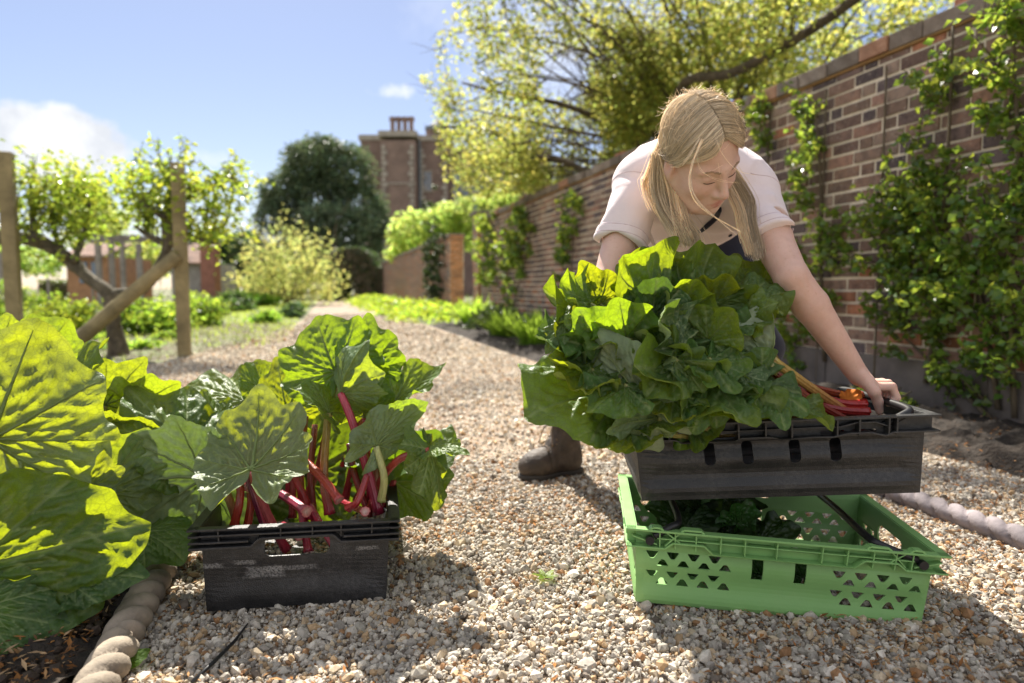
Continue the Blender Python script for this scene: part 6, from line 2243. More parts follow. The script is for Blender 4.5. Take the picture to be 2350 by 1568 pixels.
class Wood:
    def __init__(s, rng):
        s.rng = rng
        s.mb = MB()
        s.sites = []

    def line(s, pts, r0, r1, n=None, sides=7):
        sp = spline(pts, n or max(6, 4 * len(pts)))
        s.mb.tube(sp, np.linspace(r0, r1, len(sp)), sides)
        return sp

    def grow(s, p, d, length, r, level, trop=0.08, kids=6, ang=0.8, leaf_from=1, gap=0.05, wob=0.2):
        k = 7
        pts = [np.array(p, dtype=float)]
        d = nrm(d)
        for i in range(k):
            d = nrm(d + s.rng.normal(0, wob, 3) + np.array((0, 0, trop)))
            pts.append(pts[-1] + d * length / k)
        pts = np.array(pts)
        s.mb.tube(pts, np.linspace(r, r * 0.35, k + 1), 6 if r > 0.02 else 4, cap=False)
        if level <= leaf_from:
            m = int(length / gap)
            for t_ in s.rng.uniform(0.15, 1, m):
                j = min(int(t_ * k), k - 1)
                s.sites.append(pts[j] + (pts[j + 1] - pts[j]) * (t_ * k - j))
        if level > 0:
            for c in range(kids):
                t_ = s.rng.uniform(0.25, 1.0) if c else 1.0
                j = min(int(t_ * k), k - 1)
                q = pts[j] + (pts[j + 1] - pts[j]) * (t_ * k - j)
                dd = nrm(pts[j + 1] - pts[j])
                ax = nrm(np.cross(dd, s.rng.normal(size=3)))
                nd = nrm(dd * math.cos(ang) + ax * math.sin(ang) * s.rng.uniform(0.6, 1.2))
                s.grow(q, nd, length * s.rng.uniform(0.45, 0.7), r * 0.5, level - 1, trop, kids, ang, leaf_from, gap, wob)


def jitter_sites(sites, per, rad, rng):
    s_ = np.repeat(np.array(sites), per, axis=0)
    return s_ + rng.normal(0, rad, s_.shape)


# ---- the big tree behind the wall, its limbs over the wall and path
rt = np.random.default_rng(5)
base = W(5.7, 8.7, 0)
tree = thing('spreading_tree', 'large spring-leafed tree spreading its boughs over the brick wall', 'tree', base)
wd = Wood(rt)
fork = np.array(tuple(base)) + np.array((-0.15, -0.1, 1.9))
wd.line([base - Vector((0, 0, .2)), base + Vector((-.05, 0, 1)), Vector(fork)], 0.30, 0.22, sides=12)
targets = [(P(975, 250, 10.4), .10), (P(1015, 60, 10.2), .10), (P(1010, 415, 11.0), .09), (P(1190, 170, 9.4), .10), (P(1150, 330, 10.0), .08), (P(1400, 60, 9.0), .11),
           (P(1180, 420, 12.0), .08), (P(1340, 240, 10.4), .08), (P(1640, 110, 9.4), .11), (P(1960, 30, 7.6), .10), (P(1850, 150, 10.0), .08), (P(2100, 60, 8.6), .09),
           (P(1240, -40, 9.6), .10), (P(1060, -90, 10.0), .10), (P(1500, -60, 8.6), .10), (P(1750, -40, 8.0), .09), (P(2330, -60, 8.6), .08), (P(1500, 230, 11.5), .07), (P(1060, 160, 11.5), .08), (P(1290, 120, 11.5), .08),
           (P(1120, 250, 12.0), .07), (P(1050, 330, 11.0), .06), (P(1110, 400, 11.5), .06), (P(1230, 300, 11.0), .06), (P(1280, 380, 11.6), .06), (P(1090, 120, 10.6), .07), (P(1160, 40, 10.0), .07), (P(1750, 150, 9.6), .06), (P(2000, 110, 9.0), .06), (P(1560, 130, 10.5), .06), (P(1900, 60, 8.6), .06), (P(1420, 330, 12.5), .06), (P(1680, 200, 11.5), .07)]
over = [(W(2.6, 5.6, 4.8), .08), (W(3.6, 4.3, 4.5), .08), (W(2.9, 3.9, 4.3), .08), (W(3.2, 6.6, 6.2), .08), (W(4.2, 3.2, 4.4), .07), (W(2.2, 7.4, 6.6), .07), (W(0.9, 10.0, 6.0), .05), (W(1.7, 9.4, 5.9), .05), (W(1.2, 8.2, 5.6), .05)]
for tg, r in targets + over:
    tg = np.array(tuple(tg)) + np.array((.65 if tg[0] / tg[1] < -.04 else 0, 0, 0))
    mid = fork * 0.45 + tg * 0.55 + rt.normal(0, 0.25, 3) + np.array((0, 0, 0.25))
    st = fork + rt.normal(0, 0.05, 3) + np.array((0, 0, rt.uniform(-.3, .6)))
    sp = wd.line([st, fork * 0.75 + tg * 0.25 + rt.normal(0, .12, 3) + np.array((0, 0, 0.2)), mid, tg], r * .45, 0.010, 18, 7)
    for j in (6, 8, 9, 11, 12, 13, 15, 16, 17):
        dd = nrm(sp[j] - sp[j - 1])
        ax = nrm(np.cross(dd, rt.normal(size=3)))
        wd.grow(sp[j], dd * 0.75 + ax * 0.8, rt.uniform(0.65, 1.15), 0.010, 1, 0.0, 5, 0.8, 1, 0.075, 0.22)
# the stout bough crossing the top of the wall from the right, and one low to the left
wd.line([P(1995, -25, 6.0), P(1850, 75, 6.6), P(1690, 165, 7.6), P(1560, 215, 8.8), Vector(fork)], 0.042, 0.07, 20, 8)
wd.line([P(1350, 402, 10.0), P(1300, 372, 10.2), P(1210, 355, 10.4), P(1120, 300, 10.4), P(1010, 290, 10.3)], 0.055, 0.015, 20, 8)
wd.line([Vector(fork), P(1410, 385, 10), P(1350, 402, 10.0)], 0.11, 0.055, 10, 8)
wd.line([P(1465, 318, 10.2), P(1410, 289, 10.3), P(1290, 240, 10.2), P(1160, 215, 10.0), P(1060, 190, 10)], 0.06, 0.014, 20, 8)
wd.mb.build('trunk', M['bark'], tree, smooth=True)
sites = np.array(wd.sites)
pts = jitter_sites(sites, 6, 0.10, rt)
# the crown thins out over the mansion side, with a ragged edge, and is airy near the trunk
d = pts - np.array((0, 0, EYE))
z_ = d[:, 1] * math.cos(PITCH) - d[:, 2] * math.sin(PITCH)
tx = d[:, 0] / z_
tz = (d[:, 1] * math.sin(PITCH) + d[:, 2] * math.cos(PITCH)) / z_
lim = np.interp(tz, [.20, .30, .36, .42, .5], [-.085, -.10, -.115, -.125, -.095]) + .05 * (vnoise(pts, 1.6) - .5)
ok = ((tx > lim) | (tz > .52)) & (tz > np.interp(tx, [-.05, .06, .16, .28, .6], [.212, .222, .27, .35, .40]))
ok &= (vnoise(pts, 1.25) + .35 * vnoise(pts + 7, 3.1) > .59 + .08 * ((tx > .08) & (tz < .34)) - .13 * (tz > .52))
pts = pts[ok]
leaf_cloud('crown', pts, 0.072, M['tree_leaf'], tree, rt, 0.62, 0.5, clump=1.1, droop=0.35)
print('tree leaves', len(pts))

# ---- climbers trained on the wall
def climber(name, label, cat, stems, leaves, size, n, seed, m=None, dens=None, tone=None, group=None, loc=None, depth=0.10):
    rng = np.random.default_rng(seed)
    v0, z0 = WP(*stems[0][0])
    t_ = thing(name, label, cat, W(WALL_U - 0.08, v0, 0), group)
    mb = MB()
    for st in stems:
        q = [WP(x, y, WALL_U - 0.05) for x, y in st]
        mb.tube(spline([W(WALL_U - 0.05 + rng.normal(0, .012), v, z) for v, z in q], 5 * len(q)), np.linspace(0.013, 0.006, 5 * len(q)), 6)
    P_ = []
    for (x0, y0, x1, y1, sp, wgt) in leaves:        # strokes of foliage between two pixels on the wall
        k = int(n * wgt)
        a, b2 = np.array(WP(x0, y0)), np.array(WP(x1, y1))
        nsh = max(2, k // 28)
        tt = rng.uniform(0, 1, nsh)
        c0 = a[None] * (1 - tt[:, None]) + b2[None] * tt[:, None] + rng.normal(0, sp, (nsh, 2))
        for v, z in c0:                              # each shoot carries a run of leaves
            ln = rng.uniform(.10, .28)
            dv, dz, du = rng.normal(0, .6), rng.uniform(.1, 1), -rng.uniform(.05, .6)
            dn = np.array((du, dv, dz))
            dn /= np.linalg.norm(dn)
            u_ = WALL_U - rng.uniform(0.015, depth)
            e = np.array((u_, v, z)) + dn * ln
            s0 = np.array((u_, v, z))
            if z < 0.06:
                continue
            if cat != 'ivy':
                mb.tube([W(*s0), W(*(s0 * .5 + e * .5 + np.array((0, 0, .012)))), W(*e)], [.0035, .003, .0018], 4, cap=False)
            for t2 in rng.uniform(0, 1, max(1, k // nsh)):
                w_ = s0 + dn * ln * t2 + rng.normal(0, .018, 3)
                P_.append(W(min(w_[0], WALL_U - .012), w_[1], w_[2]))
    mb.build('stems', M['stem'], t_, True)
    leaf_cloud('foliage', np.array([tuple(p) for p in P_]), size, m or M['climber_leaf'], t_, rng, 0.85, 0.25, tone, 0.3, clump=3.0)
    return t_


climber('wall_climber', 'tall leafy climber covering the wall at the right edge of the picture', 'climber',
        [[(2330, 960), (2320, 700), (2335, 400), (2330, 100), (2335, -20)], [(2290, 940), (2260, 750), (2230, 600)]],
        [(2325, 880, 2320, 480, .12, .50), (2320, 480, 2335, 40, .06, .24), (2240, 720, 2200, 520, .14, .20), (2200, 900, 2330, 960, .06, .08)], 0.044, 2700, 31)
climber('wall_climber', 'tall climber on a dark stem left of the one at the picture edge', 'climber',
        [[(2120, 880), (2150, 700), (2165, 480), (2175, 300), (2190, 60)], [(2280, 960), (2180, 880), (2070, 770)]],
        [(2100, 760, 2150, 500, .12, .48), (2150, 520, 2180, 150, .05, .24), (2040, 450, 2110, 560, .05, .14), (2060, 640, 2140, 800, .15, .20)], 0.044, 2400, 32)
climber('wall_climber', 'low bushy climber behind her bent arm, thin shoots up the bricks', 'climber',
        [[(1890, 830), (1885, 600), (1880, 400), (1870, 240)]],
        [(1840, 800, 1950, 540, .16, .62), (1885, 520, 1875, 240, .05, .30), (1800, 560, 1840, 620, .06, .08)], 0.044, 1700, 33)
climber('wall_climber', 'sparse climber showing over her right-hand shoulder on the bricks', 'climber',
        [[(1770, 700), (1765, 420), (1760, 250)]],
        [(1770, 380, 1755, 280, .06, .5), (1770, 700, 1765, 400, .10, .5)], 0.045, 500, 34)
climber('wall_climber', 'thin climber on the wall left of her raised shoulder', 'climber',
        [[(1312, 760), (1310, 600), (1318, 460)]],
        [(1300, 620, 1310, 540, .14, .5), (1300, 520, 1340, 455, .12, .5)], 0.06, 700, 35)
climber('wall_climber', 'broad trained climber between the doorway pier and her shoulder', 'climber',
        [[(1170, 735), (1165, 620), (1150, 520)], [(1170, 735), (1200, 610), (1225, 500)], [(1165, 700), (1120, 600), (1110, 530)]],
        [(1130, 620, 1130, 520, .35, .4), (1200, 620, 1215, 500, .30, .4), (1160, 690, 1190, 600, .3, .2)], 0.075, 2400, 36, depth=0.16)
climber('wall_climber', 'dark ivy mounded over the wall end beyond the doorway gap', 'ivy',
        [[(1010, 700), (1008, 600), (1010, 540)]],
        [(1008, 690, 1010, 545, .62, 1.0)], 0.08, 2600, 37, M['hedge_leaf'], depth=0.30)
for x, lab in ((2022, 'thin bamboo cane standing against the wall left of the dark stem'), (1888, 'thin cane against the wall behind her bent arm')):
    v, z = WP(x, 700)
    q = thing('bamboo_cane', lab, 'cane', W(WALL_U - 0.03, v, 0), 'canes against the wall')
    mb = MB()
    mb.tube([W(WALL_U - .03, v, 0), W(WALL_U - .025, v, 1.0), W(WALL_U - .03, v, 1.86)], .006, 7)
    mb.build('cane_stem', M['stem'], q)

# ---- plants along the foot of the wall
def clump(name, label, cat, u, v, h, r, n, size, m, seed, group=None, tone=None, aspect=0.28, strap=True):
    rng = np.random.default_rng(seed)
    t_ = thing(name, label, cat, W(u, v, 0), group)
    if strap:
        Vs, Fs, Cs = [], [], []
        k0 = 0
        for k in range(n):
            a = rng.uniform(0, 6.28)
            lean = rng.uniform(0.1, 0.95)
            b0 = np.array(tuple(W(u, v, 0))) + np.array((math.cos(a), math.sin(a), 0)) * r * rng.uniform(0, .45)
            ln = h * rng.uniform(.7, 1.2)
            dirs = np.array((math.cos(a), math.sin(a), 0))
            wx = np.array((-math.sin(a), math.cos(a), 0))
            pts = []
            for j in range(5):
                g = j / 4
                c = b0 + dirs * lean * r * g ** 1.5 * 1.2 + np.array((0, 0, ln * (g - 0.35 * lean * g * g)))
                wd_ = size * (1 - g ** 2) * 0.5 + 0.001
                pts += [c - wx * wd_, c + wx * wd_]
            Vs.append(pts)
            Fs += [[k0 + 2 * j, k0 + 2 * j + 1, k0 + 2 * j + 3, k0 + 2 * j + 2] for j in range(4)]
            Cs.append(np.tile(np.array(tone if tone is not None else (1, 1, 1)) * rng.uniform(.7, 1.25), (10, 1)))
            k0 += 10
        mesh('foliage', np.concatenate(Vs), np.array(Fs), m, t_, True, col=np.concatenate(Cs))
    else:
        q = rng.normal(size=(n, 3))
        q = nrm(q) * rng.uniform(.35, 1, (n, 1)) ** .5
        q[:, 2] = np.abs(q[:, 2])
        q *= (0.75 + 0.5 * vnoise(q + seed, 2.2))[:, None]
        pts = np.array(tuple(W(u, v, 0.0))) + q * np.array((r, r, h))
        leaf_cloud('foliage', pts, size, m, t_, rng, aspect * 2, 0.5, tone, clump=4.0)
        mb = MB()
        for k in range(7):
            a = k * 0.9
            mb.tube([W(u, v, 0), W(u + .4 * r * math.cos(a), v + .4 * r * math.sin(a), h * .45), W(u + .7 * r * math.cos(a), v + .7 * r * math.sin(a), h * .8)], [.012, .008, .004], 5)
        mb.build('stems', M['stem'], t_, True)
    return t_


gw = 'plants along the foot of the wall'
clump('lily_clump', 'bright strappy clump on the wall border nearest the doorway gap', 'plant', 2.45, UV(G(1033, 752))[1], .52, .55, 170, .045, M['herb_leaf'], 41, gw)
clump('lily_clump', 'middle strappy clump on the wall border beside the shaded plants', 'plant', 2.25, UV(G(1140, 778))[1], .40, .42, 150, .04, M['herb_leaf'], 42, gw)
clump('lily_clump', 'nearest strappy clump on the wall border, beside the rhubarb heap', 'plant', 2.2, UV(G(1212, 800))[1], .42, .40, 150, .04, M['herb_leaf'], 43, gw)
clump('border_plant', 'dark low plant between the first two strappy clumps', 'plant', 2.55, UV(G(1085, 762))[1], .40, .5, 900, .09, M['hedge_leaf'], 44, gw, strap=False)
clump('border_plant', 'dark low plant at the wall foot between the nearer clumps', 'plant', 2.7, UV(G(1185, 790))[1], .30, .4, 700, .07, M['hedge_leaf'], 45, gw, strap=False)
clump('border_plant', 'low green plant by the wall foot under the climber at right', 'plant', 2.75, UV(G(2235, 935))[1], .16, .22, 420, .04, M['climber_leaf'], 46, gw, strap=False)
for k in range(7):
    v = 13.5 + k * 3.2
    clump('border_plant', 'yellow-green low plant in the far wall border, number by distance' if False else
          ['low yellow-green border plant next to the ivied wall end', 'second low border plant beyond the ivied wall end', 'third low border plant along the far pink wall', 'middle low border plant along the far pink wall',
           'fifth low border plant along the far pink wall', 'last but one low border plant before the clipped arch', 'last low border plant before the clipped arch'][k],
          'plant', 2.35 - .02 * k, v, .38, 1.25, 650, .13, M['herb_leaf'], 60 + k, gw, strap=False, tone=(1.1, 1.05, .9))

# ---- posts, brace and the old espalier apples
def post(px_top, py_top, Y, wdt, label, rot=0.2, lean=0.0):
    g = P(px_top, 662, Y)
    top = P(px_top, py_top, Y).z
    t_ = thing('timber_post', label, 'post', (g.x, g.y, 0), 'timber posts of the apple frame')
    mb = MB()
    Mx = Matrix.Translation((g.x, g.y, 0)) @ Matrix.Rotation(rot, 4, 'Z')
    mb.box((-wdt / 2, -wdt / 2, -.2), (wdt / 2, wdt / 2, top), Mx)
    mb.build('post_shaft', M['post_wood'], t_, bevel=0.006)
    return t_, g, top


post1, g1, _t = post(30, 350, 6.35, .115, 'square timber post at the left edge in front of the first apple crown', .35)
post2, g2, _t = post(418, 375, 6.45, .115, 'square timber post propped by a slanting pole under the second apple crown', .35)
br = thing('brace_pole', 'thick round timber pole slanting up to the second post', 'pole', G(150, 822))
mb = MB()
mb.tube(spline([G(120, 835, -.05), P(250, 720, 6.25), P(408, 585, 6.36)], 8), [.075, .072, .070, .068, .066, .064, .062, .060], 14)
mb.build('pole_shaft', M['post_wood'], br, True)
for x, y in ((446, 590), (447, 690), (448, 765)):
    pass
ra = np.random.default_rng(9)
for lab, trunk, arms, crowns, sd in [
    ('old gnarled apple tree trained along the left post, leaning crown in leaf', [(-60, 560), (10, 545), (90, 555), (150, 590), (205, 640), (255, 690)],
     [[(150, 590), (128, 540), (118, 480)], [(170, 600), (195, 530), (205, 470)], [(80, 553), (75, 500), (70, 420)], [(20, 545), (40, 480)]],
     [(130, 460, 100, 90), (90, 500, 70, 60), (200, 480, 60, 70), (165, 420, 70, 40), (60, 420, 30, 40)], 51),
    ('old gnarled apple tree trained behind the propped post', [(255, 692), (320, 668), (368, 610), (385, 560), (382, 500), (395, 440)],
     [[(385, 560), (440, 545), (500, 560)], [(382, 500), (330, 470), (290, 410)], [(395, 440), (470, 430), (540, 410)], [(395, 450), (400, 400)], [(380, 560), (340, 540), (310, 520)]],
     [(360, 450, 80, 60), (430, 430, 90, 50), (500, 470, 70, 60), (330, 500, 60, 50), (300, 410, 50, 35), (460, 540, 70, 30), (540, 420, 40, 35)], 52)]:
    rng = np.random.default_rng(sd)
    Yt = 6.75
    b0 = P(255, 690, Yt)
    t_ = thing('apple_tree', lab, 'tree', (b0.x, b0.y, 0), 'espaliered apple trees')
    wo_ = Wood(rng)
    tp = [P(x, y, Yt + rng.normal(0, .05)) for x, y in trunk]
    low = Vector((tp[-1].x, tp[-1].y, -.1)) if sd == 51 else Vector((tp[0].x + .1, tp[0].y, -.1))
    tp = tp + [low] if sd == 51 else [low] + tp
    sp = spline(tp, 46)
    kr = 1 + 0.35 * (vnoise(sp + sd, 9) - .5) + .25 * (vnoise(sp + sd, 22) - .5)
    wo_.mb.tube(sp, np.linspace(.062, .066, 46) * kr if sd == 51 else np.linspace(.070, .042, 46) * kr, 10)
    for a in arms:
        q = [P(x, y, Yt + rng.normal(0, .12)) for x, y in a]
        s2 = spline(q, 14)
        wo_.mb.tube(s2, np.linspace(.036, .016, 14) * (1 + .4 * (vnoise(s2, 14) - .5)), 8)
        for j in range(2, 14, 2):
            wo_.grow(s2[j], np.array((rng.normal(0, .6), rng.normal(0, .4), .8)), .30, .010, 1, .1, 3, .7, 1, .03)
    wo_.mb.build('trunk', M['old_bark'], t_, True)
    pts = list(wo_.sites)
    for x, y, rx, ry in crowns:
        n = int(rx * ry * 0.0115)
        for k in range(n):
            c = P(x + rng.normal(0, rx * .62), y + rng.normal(0, ry * .6), Yt + rng.normal(0, .22))
            pts += [np.array(tuple(c)) + rng.normal(0, .042, 3) for _ in range(8)]
    leaf_cloud('crown', np.array(pts), .068, M['apple_leaf'], t_, rng, .55, .5, clump=3.0)

# ---- garden beds on the left
def bush(name, label, cat, px, py_base, hpx, wpx, n, size, m, seed, group=None, tone=None, gap=0.5, Y=None):
    g = G(px, py_base) if Y is None else Vector((P(px, 662, Y).x, Y, 0))
    sc_ = g.y / FPX
    h, r = hpx * sc_, wpx * sc_ / 2
    rng = np.random.default_rng(seed)
    t_ = thing(name, label, cat, g, group)
    wo_ = Wood(rng)
    for k in range(9):
        a = rng.uniform(0, 6.28)
        wo_.grow(np.array(tuple(g)), np.array((math.cos(a) * r / h * .8, math.sin(a) * r / h * .8, .9)), h * .8, .012 * h + .003, 1, .05, 4, .6, 1, h / 14)
    wo_.mb.build('stems', M['stem'], t_, True)
    nc = max(8, int(n / 60))
    cen = nrm(rng.normal(size=(nc, 3))) * rng.uniform(.3, 1, (nc, 1)) ** .6
    cen[:, 2] = np.abs(cen[:, 2]) * 0.5 + np.abs(rng.normal(0, .3, nc))
    cen = cen * np.array((r, r, h * .85)) * np.array((1, 1, 1.0))
    cen[:, 2] = cen[:, 2].clip(0, h) * (0.9) + .04 * h
    pts = np.repeat(cen, n // nc, axis=0)
    pts = pts + rng.normal(0, 1, pts.shape) * np.array((r * .20, r * .20, h * .11))
    pts = pts[pts[:, 2] > 0.01] + np.array(tuple(g))
    leaf_cloud('foliage', pts, size, m, t_, rng, .6, .5, tone, clump=2.5)
    return t_


gb = 'bushes in the garden beds'
bush('garden_bush', 'bright leafy bush between the slanting pole and the propped post', 'bush', 340, 762, 100, 190, 3400, .085, M['herb_leaf'], 71, gb)
bush('garden_bush', 'bright leafy bush just right of the propped post', 'bush', 462, 748, 88, 110, 2000, .085, M['herb_leaf'], 72, gb)
bush('garden_bush', 'loose pale bush left of the slanting pole', 'bush', 165, 765, 95, 170, 2200, .08, M['herb_leaf'], 73, gb, (1.15, 1.05, .9))
bush('garden_bush', 'grassy dark green tuft beyond the propped post', 'bush', 536, 714, 46, 90, 1500, .14, M['hedge_leaf'], 74, gb, (1.8, 2.2, 1.4))
bush('garden_bush', 'small blue-green plant at the edge of the path under the yellow bush', 'bush', 668, 728, 34, 60, 800, .12, M['hedge_leaf'], 75, gb, (2.0, 2.4, 2.2))
bush('garden_bush', 'low pale plant on the grass by the path edge', 'bush', 610, 740, 32, 70, 700, .10, M['herb_leaf'], 76, gb, (.8, .9, .9))
bush('garden_bush', 'low bush behind the left post', 'bush', 60, 720, 60, 120, 1300, .10, M['herb_leaf'], 77, gb, (.9, .9, .9))
bush('garden_bush', 'bush at the far left under the first apple crown', 'bush', -20, 735, 90, 120, 1300, .09, M['herb_leaf'], 78, gb)
bush('garden_bush', 'low mound of leaves left of the yellow bush', 'bush', 600, 702, 34, 80, 900, .15, M['herb_leaf'], 79, gb, (.7, .85, .8))
for k, (x, y, wpx) in enumerate([(265, 800, 100), (330, 800, 70), (245, 778, 70), (380, 778, 60)]):
    bush('ground_plant', ['low leafy plant on the soil below the slanting pole', 'low plant on the soil left of the propped post', 'small plant hidden by the foot of the slanting pole', 'small plant close behind the propped post'][k],
         'plant', x, y, 24, wpx, 420, .05, M['climber_leaf'], 90 + k, 'small plants on the bed soil', (1.2, 1.3, 1.3))
bush('yellow_bush', 'loose yellow-green bush at the left side of the path, dark stems below', 'bush', 655, 700, 205, 225, 4600, .14, M['yellow_leaf'], 80)
bush('bare_bush', 'brownish half-bare shrub behind the yellow bush', 'bush', 690, 684, 245, 210, 5200, .12, M['twig'], 81)
# clipped low hedge behind the bushes, with a rusty tinge
for lab, x0, x1, py, hpx, tone, sd in [('low clipped hedge running behind the propped post', 440, 610, 690, 40, (3.2, 2.6, 1.6), 83), ('low clipped hedge behind the left post', 90, 300, 696, 50, (2.6, 2.3, 1.2), 84)]:
    a, c = G(x0, py), G(x1, py)
    rng = np.random.default_rng(sd)
    h = hpx * a.y / FPX
    t_ = thing('clipped_hedge', lab, 'hedge', a, 'low clipped hedges')
    n = 3800
    q = rng.uniform(0, 1, (n, 3))
    face = rng.integers(0, 3, n)
    q[face == 0, 2] = 1
    q[face == 1, 1] = 0
    pts = np.array(tuple(a)) + q[:, :1] * (np.array(tuple(c)) - np.array(tuple(a))) + q[:, 1:2] * np.array((-.2, 1.2, 0)) + q[:, 2:] * np.array((0, 0, h))
    leaf_cloud('foliage', pts + rng.normal(0, .04, pts.shape), .13, M['hedge_leaf'], t_, rng, .6, .4, tone)
    mb = MB()
    mb.add([tuple(a), tuple(c), tuple(c + Vector((-.2, 1.1, 0))), tuple(a + Vector((-.2, 1.1, 0)))] + [tuple(p + Vector((0, 0, h * .9))) for p in (a, c, c + Vector((-.2, 1.1, 0)), a + Vector((-.2, 1.1, 0)))],
           [(0, 3, 2, 1), (4, 5, 6, 7), (0, 1, 5, 4), (1, 2, 6, 5), (2, 3, 7, 6), (3, 0, 4, 7)])
    mb.build('inner_twigs', M['stem'], t_)

# ---- grass and low cover
def ground_cover(name, label, cat, polyfn, n, y0, y1, size, m, seed, tone, hgt=1.0, xr=(-0.95, 0.5)):
    rng = np.random.default_rng(seed)
    Y = np.sqrt(rng.uniform(y0 ** 2, y1 ** 2, n))
    X = rng.uniform(xr[0], xr[1], n) * Y
    u, v = X * CP + Y * SP, -X * SP + Y * CP
    k = polyfn(u, v, X, Y)
    X, Y = X[k], Y[k]
    n = len(X)
    a = rng.uniform(0, 6.28, n)
    h = size * rng.uniform(.5, 1.4, n) * hgt
    w_ = size * .12 * (1 + Y * .05)
    d = np.stack([np.cos(a), np.sin(a)], -1)
    z = np.zeros(n)
    p0 = np.stack([X - d[:, 0] * w_, Y - d[:, 1] * w_, z], -1)
    p1 = np.stack([X + d[:, 0] * w_, Y + d[:, 1] * w_, z], -1)
    ln = rng.normal(0, .5, (n, 2)) * h[:, None]
    p2 = np.stack([X + ln[:, 0], Y + ln[:, 1], h], -1)
    V = np.stack([p0, p1, p2], 1).reshape(-1, 3)
    F = np.arange(3 * n).reshape(n, 3)
    C = np.repeat(np.array(tone) * rng.uniform(.6, 1.3, (n, 1)), 3, axis=0)
    tag(mesh(name, V, F, m, None, False, col=C), label, cat, kind='stuff')


lawn_ok = lambda u, v, X, Y: (v > 6.55) & (u < -0.45 - np.clip((8.6 - v) / 2.1, 0, 1) * .95) & (vnoise(np.stack([X, Y, 0 * X], -1), .9) + .3 * vnoise(np.stack([X, Y, 0 * X + 3], -1), 4) > .50 - .25 * np.clip((v - 9) / 4, 0, 1))
ground_cover('grass', 'short sunlit grass on the garden side of the path', 'grass', lawn_ok, 60000, 6, 30, .05, M['grass'], 5, (1.25, 1.2, 1.0))
mulch_ok = lambda u, v, X, Y: (v > 6.3) & (u < -0.9) & (u > -14) & (v < 12)
X, Y = scatter_xy(26000, 6.2, 13, rg, lambda X, Y: (X < -1.0) & (-X * SP + Y * CP > 6.45) & (X * CP + Y * SP < -0.5 - np.clip((8.6 - (-X * SP + Y * CP)) / 2.1, 0, 1) * .9))
V1, F1, C1 = litter(X, Y, rg.uniform(.012, .032, len(X)), rg, lambda x, y, n: rg.uniform(.0, .02, n), np.array([(.30, .25, .19), (.22, .17, .12), (.42, .37, .30), (.14, .10, .07)]))
tag(mesh('wood_chips', V1, F1, M['litter'], None, False, col=C1), 'dry leaf scraps and wood chips on the bed by the propped post', 'mulch', kind='stuff')
# ------------------------------------------------------------------ far buildings and trees
def fbrick(name, c, mort, scale):
    m, t, b = mat(name)
    o_ = t.obj()
    n = t.noise(o_, 1.1, 5, 0.65)
    n2 = t.noise(t.vmath('MULTIPLY', o_, (4, 4, 13)), 1.3, 2, 0.6)
    cc = t.mix(t.maprange(n, 0.3, 0.7), tuple(x * .7 for x in c), tuple(min(1, x * 1.25) for x in c))
    cc = t.mix(t.math('MULTIPLY', t.maprange(n2, 0.5, 0.7), 0.35), cc, mort)
    t.put(b.inputs['Base Color'], cc)
    b.inputs['Roughness'].default_value = 0.9
    return m


M['mansion_brick'] = fbrick('mansion_brick', (0.22, 0.145, 0.115), (0.34, 0.27, 0.22), 1)
M['quoin'] = plain('quoin', (0.36, 0.31, 0.26), 0.9, 0.25, 1.5, 0)
M['roof_lead'] = plain('roof_lead', (0.16, 0.18, 0.20), 0.7, 0.2, 1.0, 0)
M['roof_tile'] = plain('roof_tile', (0.24, 0.15, 0.11), 0.85, 0.4, 3, 0.6, 14, 0.05)
M['shed_brick'] = plain('shed_brick', (0.27, 0.12, 0.085), 0.9, 0.25, 5, 0.3, 30, 0.02)
M['boards'] = plain('boards', (0.33, 0.30, 0.27), 0.85, 0.2, 5, 0.3, 30, 0.02)
M['orange_boards'] = plain('orange_boards', (0.36, 0.19, 0.10), 0.85, 0.25, 5, 0.3, 30, 0.02)
m, t, b = mat('window_glass')
b.inputs['Base Color'].default_value = (0.10, 0.14, 0.20, 1)
b.inputs['Roughness'].default_value = 0.08
b.inputs['Specular IOR Level'].default_value = 0.9
M['window_glass'] = m

YM = 62.0
sm = YM / FPX


def mx(px):
    return (px - 1175) * sm


def mz(py):
    return EYE + (662 - py) * sm


man = thing('brick_mansion', 'tall old brick mansion with stone quoins and a chimney stack at the path end', 'mansion', (mx(900), YM, 0))


def oct_tower(mb, cx, cy, r, z0, z1, n=8):
    th = [math.pi / n + 2 * math.pi * k / n for k in range(n)]
    V = [(cx + r * math.cos(a), cy + r * math.sin(a), z) for z in (z0, z1) for a in th]
    mb.add(V, [[k, (k + 1) % n, n + (k + 1) % n, n + k] for k in range(n)] + [list(range(n))[::-1], [n + k for k in range(n)]])


mb = MB()
mb.box((mx(834), YM, -1), (mx(885), YM + 7, mz(330)))                 # left return
mb.box((mx(886), YM - 1.6, -1), (mx(962), YM + 6.9, mz(338)))         # projecting bay
mb.box((mx(963), YM + .2, -1), (mx(1032), YM + 8, mz(330)))
mb.box((mx(1033), YM + 1.2, -1), (mx(1262), YM + 9, mz(352)))         # long wing
oct_tower(mb, mx(1003), YM + 1.4, 1.05, 0, mz(300))
mb.build('wall', M['mansion_brick'], man)
mb = MB()
for px0, px1, y in ((830, 889, YM - .12), (882, 966, YM - 1.75), (959, 1036, YM + .05), (1030, 1266, YM + 1.05)):
    mb = MB()
    mb.box((mx(px0), y, mz(330 if px0 != 1030 else 352)), (mx(px1), y + 7.4, mz(318 if px0 != 1030 else 340)))
    mb.build('cornice', M['quoin'], man)
mb = MB()
for py in (430, 555):
    mb.box((mx(884), YM - 1.68, mz(py + 3)), (mx(964), YM - 1.6, mz(py)))
mb.build('string_course', M['quoin'], man)
